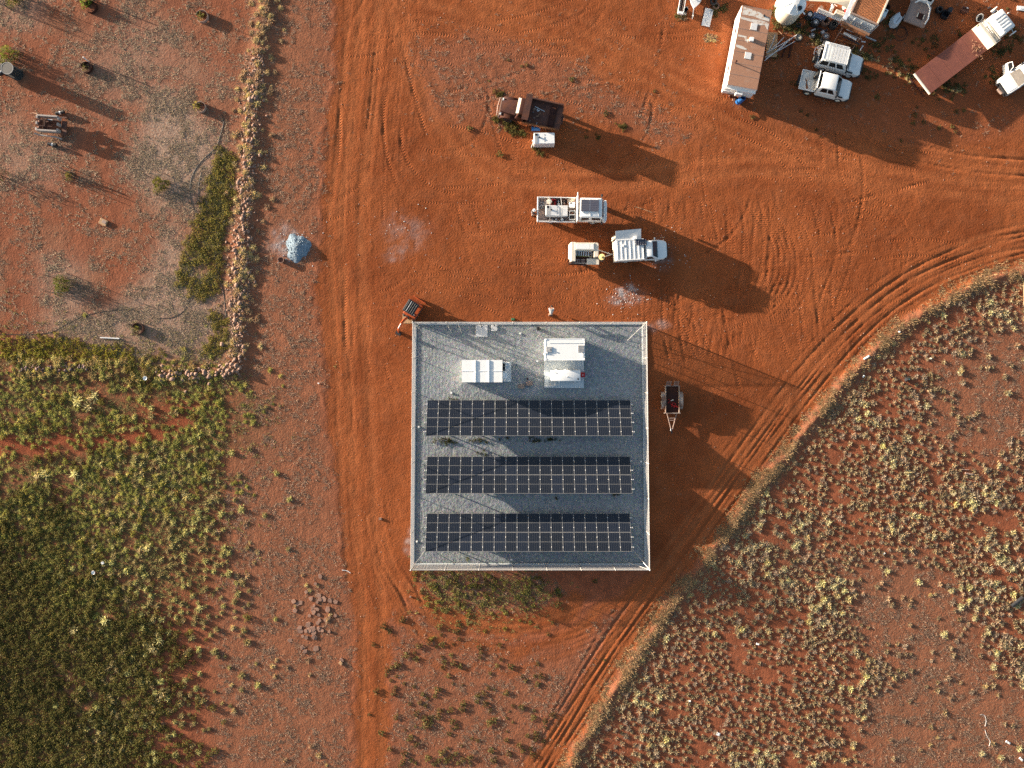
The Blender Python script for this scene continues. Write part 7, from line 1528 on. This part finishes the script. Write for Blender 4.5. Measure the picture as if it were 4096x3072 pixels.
def person(label, loc, rz, shirt, trousers, hat=None, bend=0.0, hold=None, arms='down'):
    """bend: forward lean of the trunk in radians; local +x is forward"""
    t = thing('person', label, 'person', loc, rz); cb, sb_ = math.cos(bend), math.sin(bend)
    def up(x, y, z): return (x * cb + z * sb_, y, .92 + z * cb - x * sb_)       # trunk frame from the pelvis
    pel, chest, neck, head = (0, 0, .92), up(0, 0, .40), up(0, 0, .56), up(.03, 0, .72)
    J = [(*pel, .14, .16), (*up(0, 0, .2), .12, .15), (*chest, .13, .18), (*neck, .055), (*up(.02, 0, .64), .075), (*head, .095), (*up(.04, 0, .80), .07)]
    E = [(0, 1), (1, 2), (2, 3), (3, 4), (4, 5), (5, 6)]
    hands = []
    for s in (-1, 1):
        k = len(J); J += [(0, s * .10, .85, .095), (.03, s * .11, .48, .065), (-.02, s * .12, .10, .045), (.04, s * .13, .04, .04), (.17, s * .15, .03, .035)]; E += [(0, k), (k, k + 1), (k + 1, k + 2), (k + 2, k + 3), (k + 3, k + 4)]
        sh = up(0, s * .19, .48)
        if arms == 'down': el, ha = up(-.02, s * .26, .20), up(.08, s * .27, -.04)
        elif arms == 'front': el, ha = up(.12, s * .25, .24), up(.36, s * .16, .22)
        else: el, ha = (sh[0] + .1, s * .22, sh[2] - .26), (sh[0] + .26, s * .12, sh[2] - .46)
        k = len(J); J += [(*sh, .065), (*el, .048), (*lerp(el, ha, .92), .032), (*ha, .036)]; E += [(2, k), (k, k + 1), (k + 1, k + 2), (k + 2, k + 3)]; hands.append(ha)
        d = Vector(ha) - Vector(el); d.normalize(); side = Vector((0, 1, 0))
        for q in range(5):
            off = (q - 1.5) * .02 if q < 4 else -.045 * s * 0 + .045; L = (.075, .085, .08, .065, .05)[q]
            p0 = Vector(ha) + d * (.045 if q < 4 else .0) + side * off; p1 = p0 + d * L * .6 + Vector((0, 0, -.01)); p2 = p1 + d * L * .5 + Vector((0, 0, -.03))
            kk = len(J); J += [(*p0, .010), (*p1, .009), (*p2, .008)]; E += [(k + 3, kk), (kk, kk + 1), (kk + 1, kk + 2)]
    skin_obj('body', J, E, MT['skin'], t)
    S = [(*up(0, 0, -.02), .155, .175), (*up(0, 0, .2), .14, .17), (*chest, .15, .20), (*up(0, 0, .52), .10)]; SE = [(0, 1), (1, 2), (2, 3)]
    for s in (-1, 1):
        sh = up(0, s * .19, .48); el = J[7 + (0 if s < 0 else 24) + 6][:3]; k = len(S); S += [(*sh, .085), (*lerp(sh, el, 1.0), .065), (*lerp(el, hands[0 if s < 0 else 1], .6), .05)]; SE += [(2, k), (k, k + 1), (k + 1, k + 2)]
    skin_obj('shirt', S, SE, shirt, t)
    P = [(*up(0, 0, .02), .150, .175), (0, 0, .86, .155, .17)]; PE = [(0, 1)]
    for s in (-1, 1): k = len(P); P += [(0, s * .10, .80, .11), (.03, s * .11, .48, .085), (-.015, s * .12, .14, .07)]; PE += [(1, k), (k, k + 1), (k + 1, k + 2)]
    skin_obj('trousers', P, PE, trousers, t)
    for s in (-1, 1): part('boot', MB().rbox((.06, s * .14, .05), (.29, .11, .11), .03), MT['wood'], t)
    hm = Matrix.Translation(up(.04, 0, .78)) @ Matrix.Rotation(bend, 4, 'Y')
    fm = MB()
    for s in (-1, 1): fm.lathe([(0, -.012), (.012, 0), (0, .012)], 6, Matrix.Translation(up(.125, s * .035, .74)))
    part('eyes', fm, MT['dark'], t)
    part('nose', MB().lathe([(0, -.02), (.016, 0), (0, .03)], 6, Matrix.Translation(up(.135, 0, .71))), MT['skin'], t); part('mouth', MB().rbox(up(.122, 0, .675), (.012, .05, .012), .003), MT['rust'], t)
    for s in (-1, 1): part('ear', MB().rbox(up(.02, s * .10, .72), (.045, .02, .06), .008), MT['skin'], t)
    if hat == 'brim': part('hat', MB().lathe([(.29, -.012), (.29, 0), (.115, .02), (.108, .10), (.07, .13), (0, .115), ], 24, hm), MT['straw'], t, True)
    elif hat == 'cap': part('hat', MB().lathe([(.112, -.03), (.115, .03), (.08, .09), (0, .105)], 18, hm).rbox(up(.16, 0, .77), (.12, .15, .02), .008), MT['white_cloth'], t, True)
    elif hat == 'helmet': part('hat', MB().lathe([(.15, -.02), (.125, 0), (.12, .06), (.08, .12), (0, .135)], 20, hm), MT['white'], t, True)
    else: part('hair', MB().lathe([(.100, -.06), (.112, 0), (.10, .07), (.05, .105), (0, .11)], 18, hm), MT['hair'], t, True)
    return t
x, y = W(2446, 962); person('person in a pale cream shirt and dark trousers standing by the raised canopy flap', (x, y, 0), R(-25), MT['white_cloth'], MT['black_cloth'], 'cap', .12)
x, y = W(2409, 1040); person('person in a wide straw hat working at the trailer drawbar', (x, y, 0), R(178), MT['black_cloth'], MT['black_cloth'], 'brim', .28, arms='front')
x, y = W(2129, 857); person('person in dark clothes and a white helmet behind the service truck', (x, y, 0), R(-5), MT['black_cloth'], MT['grey_cloth'], 'helmet', .15, arms='front')
x, y = W(2201.5, 1262); person('person in a grey shirt bending forward on the earth above the fence', (x, y, 0), R(84), MT['grey_cloth'], MT['black_cloth'], None, 1.25, arms='hang')
x, y = W(2204.8, 1240, .4); t = thing('white_bag', 'white bag held by the person bending above the fence', 'bag', (x, y, .3)); part('sack', MB().lathe([(0, 0), (.08, .02), (.10, .12), (.07, .24), (.04, .28), (0, .28)], 14), MT['lgrey'], t, True); part('strap', MB().tube([(-.06, 0, .3), (0, -.05, .42), (.06, 0, .3)], .015, 5), MT['grey'], t)

# ------------------------------------------------------------------ paddock on the left: guards, plants, hoses, old machine
def stake(p, h=1.5, lean=(0, 0)): return MB().box((p[0] + lean[0] / 2, p[1] + lean[1] / 2, h / 2), (.04, .04, h))
def guard(label, px, py, pts, hgt, plant, wire=.9, meshm='wire', dark=None):
    t = thing('tree_guard', label, 'tree guard', (*W(px, py), 0)); P = [((u - px) * PX, (py - v) * PX) for u, v in pts]
    for p in P: part('stake', stake(p, hgt + .25), MT['twig'], t)
    for i in range(len(P)):
        a, b_ = Vector((*P[i], 0)), Vector((*P[(i + 1) % len(P)], 0)); m_ = MB(); n_ = int(hgt / .15); d = b_ - a
        for k in range(n_): c_ = (a + b_) / 2; m_.box((c_.x, c_.y, .08 + k * .15), (d.length, .006, .006), rz=math.atan2(d.y, d.x))
        for k in range(int(d.length / .16)): c_ = a + d * (k + .5) / int(d.length / .16); m_.box((c_.x, c_.y, hgt / 2), (.006, .006, hgt))
        part('mesh_side', m_, MT[meshm], t)
    return t
def shrub(label, px, py, rad, hgt, n, hue=(1, 1, 1), mt='leaf', leaf=.075):
    x, y = W(px, py); t = thing('shrub', label, 'shrub', (x, y, float(gz(x, y)))); p = leafy(r_, n, rad, hgt, leaf, hue)
    o = link('foliage', tri_mesh('foliage', *p, MT[mt]), t); m_ = MB()
    for k in range(4): a = k * 1.6; m_.tube([(0, 0, 0), (.3 * rad * math.cos(a), .3 * rad * math.sin(a), hgt * .5), (.6 * rad * math.cos(a + .4), .6 * rad * math.sin(a + .4), hgt * .85)], [.025, .018, .008], 5)
    part('stem', m_, MT['twig'], t); return t
guard('triangular wire guard round a bright green bush beside the hedge', 642, 745, [(606, 712), (680, 706), (645, 786)], 1.0, 1); shrub('bright green bush inside the triangular wire guard', 645, 742, .80, .80, 520, (1.15, 1.1, .8), 'leaf_deep')
guard('square wire guard round a dark green bush in the lower paddock', 252, 1140, [(210, 1108), (300, 1104), (296, 1176), (212, 1172)], 1.1, 1); shrub('dark green bush inside the square wire guard', 255, 1140, .92, .85, 640, (.9, .9, .9), 'leaf_deep')
guard('wire guard round the leafy bush at the upper left', 48, 226, [(8, 215), (105, 205), (70, 258), (5, 250)], 1.1, 1); shrub('bright leafy bush in the guard at the upper left', 42, 228, .95, .95, 620, (1.3, 1.35, .8), 'leaf_deep')
guard('leaning wire guard at the top left corner', 55, 10, [(2, 18), (48, 42), (108, 40), (100, -10)], 1.0, 1); shrub('green bush in the guard at the top left corner', 62, -4, .85, .9, 520, (1.1, 1.15, .8), 'leaf_deep')
def hoop(label, px, py, r, open_=1.2, pipe=None, m='rust', h=.35):
    t = thing('plant_ring', label, 'plant ring', (*W(px, py), 0)); m_ = MB(); A_ = np.linspace(-2.4 + open_ * 0, 2.9, 22)
    for i in range(21):
        a, b_ = A_[i], A_[i + 1]; m_.hexa([(r * math.cos(a), r * math.sin(a), 0), (r * math.cos(b_), r * math.sin(b_), 0), ((r + .03) * math.cos(b_), (r + .03) * math.sin(b_), 0), ((r + .03) * math.cos(a), (r + .03) * math.sin(a), 0),
                                            (r * math.cos(a), r * math.sin(a), h), (r * math.cos(b_), r * math.sin(b_), h), ((r + .03) * math.cos(b_), (r + .03) * math.sin(b_), h), ((r + .03) * math.cos(a), (r + .03) * math.sin(a), h)])
    part('band', m_, MT[m], t); part('stake', stake((-r * .9, r * .5), 1.1), MT['twig'], t)
    if pipe: part('pipe', MB().cyl((pipe[0], pipe[1], 0), (pipe[0] - .02, pipe[1] + .05, .95), .055, n=10), MT['white'], t)
hoop('brown ring with a white pipe around a seedling in the upper paddock', 352, 274, .50, pipe=(.10, .62)); shrub('seedling in the brown ring with the white pipe', 345, 272, .30, .5, 60)
hoop('brown ring with a white pipe near the top edge', 368, 32, .55, pipe=(0.0, .8)); shrub('leafy bush beside the ring near the top edge', 346, 16, .55, .7, 260, (1.2, 1.25, .8), 'leaf_deep')
hoop('open rusty ring round a pale plant by the wall at the top', 812, 70, .55, m='tan'); shrub('pale green plant in the ring by the wall at the top', 804, 66, .42, .5, 110, (1.2, 1.1, .9))
hoop('wire ring round a straw-coloured plant above the grey dead lawn', 806, 432, .48, m='tan'); shrub('straw plant in the ring above the grey dead lawn', 790, 425, .40, .45, 110, (1.6, 1.3, 1.0))
t = guard('small guard with a dark folded sheet in the middle of the paddock', 280, 702, [(258, 695), (300, 680), (306, 715), (268, 722)], .7, 1); shrub('khaki plant in the guard with the folded sheet', 282, 706, .42, .6, 130, (1.1, .95, .8)); part('folded_sheet', MB().hexa([(-.5, .45, .0), (.55, -.15, .0), (.55, -.10, .0), (-.5, .5, .0), (-.6, .55, .9), (.5, .0, .8), (.5, .05, .8), (-.6, .6, .9)]), MT['dark'], t)
hoop('dark ring round a small leafy seedling in the lower paddock', 556, 1315, .52, m='rust_dark'); shrub('small leafy seedling in the dark ring', 549, 1311, .30, .45, 60, (1.4, 1.3, 1))
shrub('dark bush cut by the left edge of the picture', 2, 702, .75, 1.3, 260, (.6, .65, .6), 'leaf_dark')
# mesh cage
t = thing('mesh_cage', 'tall round wire mesh cage standing by the upper left bush', 'cage', (*W(72, 300), 0)); m_ = MB()
for k in range(36): a = k * math.pi / 18; m_.box((.55 * math.cos(a), .55 * math.sin(a), .75), (.008, .008, 1.5))
for k in range(16): m_.lathe([(.55, .03 + k * .098), (.558, .034 + k * .098), (.55, .038 + k * .098)], 24)
part('mesh', m_, MT['wire'], t); part('hoop', MB().lathe([(.54, 1.49), (.57, 1.49), (.57, 1.52), (.54, 1.52)], 28, close=True), MT['grey'], t)
t = thing('cart', 'black hand cart cut by the left edge of the picture', 'cart', (*W(4, 282, .4), 0), .4); part('tub', MB().rbox((0, 0, .45), (1.0, .9, .4), .12, top=1.15), MT['dark'], t); part('wheel', MB().cyl((.3, -.5, .2), (.3, -.42, .2), .2, n=14), MT['rubber'], t); part('pipe', MB().cyl((-.1, -.3, .7), (.15, -.3, .72), .07, n=8), MT['lgrey'], t)
# old wooden machine
v = place('old_machine', 'old grey timber farm machine with rusty workings inside', 'farm machine', 193, 497, .7, 4)
for s, y in ((1, .72), (-1, -.66)): part('side_board', MB().rbox((0, y, .72), (1.95, .16, .5), .02), MT['old_timber'], v)
for s in (-1, 1):
    for y in (-.55, 0.02, .6): part('end_board', MB().rbox((s * 1.0, y, .68), (.18, .28, .45), .02), MT['old_timber'], v)
part('floor', MB().box((0, 0, .3), (1.9, 1.4, .06)), MT['rust_dark'], v)
for y in (.28, -.28): part('long_bar', MB().box((-.15 if y < 0 else .0, y, .98), (1.5 if y < 0 else 2.0, .09, .09)), MT['rust'], v)
part('crank', MB().box((-.12, .0, 1.02), (.12, .55, .08)).box((.25, .1, .85), (.5, .10, .1)).rbox((.05, .33, 1.05), (.2, .2, .2), .03), MT['rust'], v); part('white_bar', MB().box((.38, .33, 1.06), (.46, .05, .05)), MT['lgrey'], v); part('drum', MB().cyl((-.85, -.4, .55), (-.85, .4, .55), .2, n=12), MT['rust_dark'], v)
part('skid', MB().tube([(-1.35, -.88, .55), (-1.0, -.98, .4), (.6, -1.05, .35), (1.15, -1.2, .3)], .07, 6), MT['old_timber'], v); part('shaft', MB().tube([(-1.0, .85, .75), (-1.55, 1.02, .6), (-1.9, .95, .5)], .035, 6), MT['wood'], v); part('rear_frame', MB().box((1.35, -.2, .4), (.5, 1.4, .08)).box((1.3, .8, .5), (.6, .12, .1)), MT['rust_dark'], v)
for (u, vv_, lab) in ((241, 451, 'pair of black rollers at the upper corner of the old farm machine'), (210, 578, 'black roller with a white band below the old farm machine')):
    x, y = W(u, vv_, .2); t = thing('roller', lab, 'roller', (x, y, 0), R(12) if vv_ < 500 else R(-10))
    for s in (-1, 1): part('drum', MB().cyl((s * .10, 0, .2), (s * .40, 0, .2), .17, n=16), MT['dark'], t)
    part('band', MB().cyl((-.08, 0, .2), (.08, 0, .2), .15, n=14), MT['lgrey'], t)
def hose(pts, r, lab, m='hose'):
    P = smooth_line(pts, 7); Q = [W(*p) for p in P]; solo('poly_pipe', MB().tube([(x, y, float(gz(x, y)) + r * .35) for x, y in Q], r, 5), MT[m], lab, 'hose')
hose([(886, 455), (894, 490), (880, 545), (862, 590), (810, 640), (780, 680), (764, 720), (760, 780), (772, 830), (800, 870), (822, 882)], .032, 'black pipe curving down beside the grey dead lawn to the hedge')
hose([(805, 690), (795, 740), (795, 800), (815, 860)], .028, 'short black pipe along the left edge of the hedge')
hose([(900, 880), (875, 980), (860, 1030), (875, 1100), (895, 1180), (905, 1270)], .034, 'black pipe along the inside of the upright stone wall')
hose([(0, 1337), (100, 1338), (200, 1330), (260, 1300), (340, 1262), (440, 1243), (510, 1238), (550, 1246)], .026, 'long thin pipe snaking over the lower paddock from the left edge')
hose([(610, 1272), (680, 1272), (728, 1250), (754, 1210), (764, 1165)], .026, 'thin pipe curving from the dark ring up to the hedge')
hose([(695, 887), (745, 888), (790, 905), (818, 917)], .03, 'bent pale stick reaching into the hedge', 'wood')
x, y = W(412, 888, .1); t = thing('pale_slab', 'pinkish paving slab alone in the middle of the paddock', 'slab', (x, y, 0), R(-25)); part('block', MB().rbox((0, 0, .05), (.75, .58, .12), .02), MT['ply'], t); part('chip', MB().rbox((.1, .05, .12), (.4, .3, .04), .01), MT['tan'], t)
x, y = W(439, 1352, .1); solo('white_plank', MB().rbox((0, 0, .05), (1.85, .11, .07), .01).box((.85, 0, .1), (.1, .12, .06)), MT['lgrey'], 'narrow white plank lying in the lower paddock', 'plank', (x, y, .0), R(-3))
for i, (u, vv_, s, lab) in enumerate(((581, 1513, .20, 'white plastic drum lid in the weeds below the lower stone wall'), (410, 2252, .18, 'small square white tile in the left field'), (374, 2290, .18, 'white plastic bowl in the left field'))):
    x, y = W(u, vv_, .3); t = thing('white_litter', lab, 'litter', (x, y, .12), .5 * i)
    if i == 1: part('tile', MB().rbox((0, 0, .15), (.24, .24, .1), .02), MT['white'], t); part('tab', MB().rbox((0, .1, .2), (.1, .06, .02), .005), MT['lgrey'], t)
    else: part('dish', MB().lathe([(0, .1), (.12, .12), (s, .22), (s * .95, .26), (.1, .18), (0, .17)], 18), MT['white'], t, True); part('rim', MB().lathe([(s * .93, .22), (s * 1.05, .23), (s * .95, .27)], 18, close=True), MT['lgrey'], t)
# pile of blue-white crushed rock and pink bucket
GP_ = MB(); nr, na = 14, 44; vs = []
for i in range(nr + 1):
    for k in range(na):
        a = k / na * 6.2832; rr = i / nr; lob = 1 + .12 * math.sin(3 * a + 1) + .07 * math.sin(7 * a); x, y = 1.18 * rr * lob * math.cos(a), 1.35 * rr * lob * math.sin(a)
        vs.append((x, y, max(0, .42 * (1 - rr ** 1.4)) + .10 * (float(vnoise(np.array(x * 3.5 + 50), np.array(y * 3.5 + 50), 5)) - .5) * (1 - rr * .5) - .02))
GP_.add(vs, [(i * na + k, i * na + (k + 1) % na, (i + 1) * na + (k + 1) % na, (i + 1) * na + k) for i in range(nr) for k in range(na)])
x, y = W(1188, 988, .2); t = thing('rock_pile', 'pile of blue-white crushed rock left of the straight road', 'rock pile', (x, y, float(gz(x, y)))); part('heap', GP_, mat('blue_white_rubble', (.20, .27, .33), .9, var=.4, scale=4, bump=.08, bscale=7), t, True)
rub = []
for k in range(160): a = r_.uniform(0, 6.28); d = abs(r_.gauss(0, .62)); rub.append((a, d))
BW = mat('blue_white_stone', (.30, .37, .43), .9, var=.3); rms = [tri_mesh('stone', *p, BW) for p in ROCK[:4]]
for a, d in rub:
    o = bpy.data.objects.new('stone', rms[r_.randrange(4)]); COL.objects.link(o); o.parent = t; s = r_.uniform(.03, .09); q = min(1, d / 1.2); o.location = (d * math.cos(a), d * math.sin(a) * 1.15, max(0.02, .40 * (1 - q ** 1.4))); o.scale = (s, s, s); o.rotation_euler = (r_.uniform(0, 3), 0, r_.uniform(0, 6))
x, y = W(1124, 1040, .2); t = thing('pink_tub', 'dusty pink tub beside the blue-white rock pile', 'tub', (x, y, float(gz(x, y))), .4); part('tub', MB().lathe([(0, 0), (.24, 0), (.31, .32), (.27, .32), (.2, .05), (0, .05)], 7), MT['slab'], t); part('rim', MB().lathe([(.27, .3), (.33, .3), (.33, .34), (.27, .34)], 7, close=True), MT['slab'], t)
# right-hand litter
x, y = W(3632, 1518, .3); t = thing('black_bag', 'black rubbish bag among the spinifex', 'bag', (x, y, float(gz(x, y)))); sv, sf, st = rock_v(r_, .8); part('sack', MB().add(sv * .30 + np.array([0, 0, .2]), [tuple(f) for f in sf]), MT['dark'], t, True); part('tie', MB().cyl((.05, .02, .4), (.1, .05, .52), .05, .02, n=7), MT['glass_teal'], t)
x, y = W(4066, 2408, .2); solo('black_pipe', MB().cyl((-.62, 0, .2), (.62, 0, .2), .16, n=12).cyl((.6, 0, .2), (.7, 0, .2), .19, n=12), MT['dark'], 'thick black pipe lying in the spinifex at the right edge', 'pipe', (x, y, .05), R(38))
t = thing('broken_gate', 'brown timber frame cut by the right edge beside the spinifex', 'frame', (*W(4092, 1180), .1)); part('post', MB().box((0, 0, .35), (.12, 1.9, .7)), MT['wood'], t); part('top_bar', MB().box((.0, .95, .7), (.4, .2, .12)), MT['cream'], t); part('rail', MB().box((.2, -.9, .4), (.5, .1, .12)), MT['wood'], t)
def bit(u, vv_, L, w, a, m, lab, name='litter_piece'):
    x, y = W(u, vv_); solo(name, MB().rbox((0, 0, .05), (L, w, .08), .015).box((L * .2, 0, .10), (L * .35, w * .7, .03)), MT[m], lab, 'litter', (x, y, float(gz(x, y)) + .02), -R(a))
bit(3462, 1430, .62, .16, -30, 'white', 'long white offcut on the bank of the curving road'); bit(3592, 1328, .16, .14, 0, 'white', 'small white scrap on the bank of the curving road'); bit(3453, 1505, .24, .14, -50, 'white', 'white scrap just below the bank of the curving road'); bit(3722, 1434, .20, .14, 10, 'cream', 'cream scrap among the upper spinifex')
bit(3875, 1895, .8, .14, 10, 'tan', 'tan plank in the bare patch among the spinifex'); bit(3860, 1878, .7, .06, 3, 'tan', 'thin tan stick above the plank among the spinifex'); bit(3162, 1762, .38, .10, -60, 'rust', 'rusty offcut beside the curving road'); bit(3535, 2213, .2, .12, -30, 'white', 'small white scrap in the middle of the spinifex'); bit(2872, 2935, .35, .3, 20, 'lgrey', 'grey flattened can in the lower spinifex'); bit(2758, 2803, .2, .15, 0, 'white', 'white scrap in the lower spinifex left of the can'); bit(3030, 2575, .3, .18, 15, 'lgrey', 'pale broken plate in the middle of the lower spinifex')
bit(4030, 2968, .45, .2, 30, 'lgrey', 'pale grey scrap at the lower right corner'); bit(4082, 3035, .4, .2, 40, 'lgrey', 'second pale scrap at the lower right corner'); bit(1275, 1533, .16, .1, 20, 'white', 'tiny white scrap at the left edge of the straight road'); bit(1522, 2075, .30, .24, 0, 'stone', 'pinkish clod on the straight road'); bit(1364, 2652, .34, .3, 45, 'ply', 'square tan tile at the left edge of the straight road')
bit(1642, 2386, .2, .16, 0, 'stone', 'reddish stone below the lower left fence corner'); bit(2230, 288 + 0, .16, .12, 0, 'cream', 'small pale stone above the rusty tip truck') if 0 else None
hose([(3920, 2858), (3938, 2862), (3944, 2885), (3940, 2905)], .022, 'white bent hose on the bare ground at the lower right', 'lgrey'); hose([(3940, 2920), (3948, 2945), (3960, 2965), (3956, 2985)], .02, 'white broken pipe on the bare ground at the lower right', 'lgrey')
hose([(2538, 827), (2570, 836), (2607, 850)], .03, 'pale stick lying on the red yard right of the service truck', 'ply'); hose([(1368, 2280), (1390, 2284), (1402, 2292)], .03, 'white strip of litter left of the straight road', 'white')
hose([(730, 2000), (745, 1985), (755, 1968)], .03, 'pale bent stick in the left field', 'straw')
tc_ = []
for (u, vv_, n, s) in ((1180, 985, 50, 60), (2505, 1188, 70, 45), (2660, 1040, 30, 50), (1640, 930, 30, 80), (2640, 965, 24, 40)):
    for _ in range(n): tc_.append(W(u + r_.gauss(0, s), vv_ + r_.gauss(0, s * .7)))
tc_ = np.array(tc_); o = link('spilled_gravel', scatter_mesh('spilled_gravel', ROCK[:3], tc_[:, 0], tc_[:, 1], NP.uniform(.02, .06, len(tc_)), MT['concrete'], sink=-.01)); tag(o, 'pale gravel spilled over the red yard', 'gravel', kind='stuff')
px_, py_ = sample(road * .6 + tri + litter * .4 + .1, 1500, 140); o = link('pebbles', scatter_mesh('pebbles', ROCK[:4], px_, py_, NP.uniform(.025, .075, len(px_)), MT['stone'], sink=.0)); tag(o, 'pinkish pebbles and clods scattered over the red earth', 'pebbles', kind='stuff')
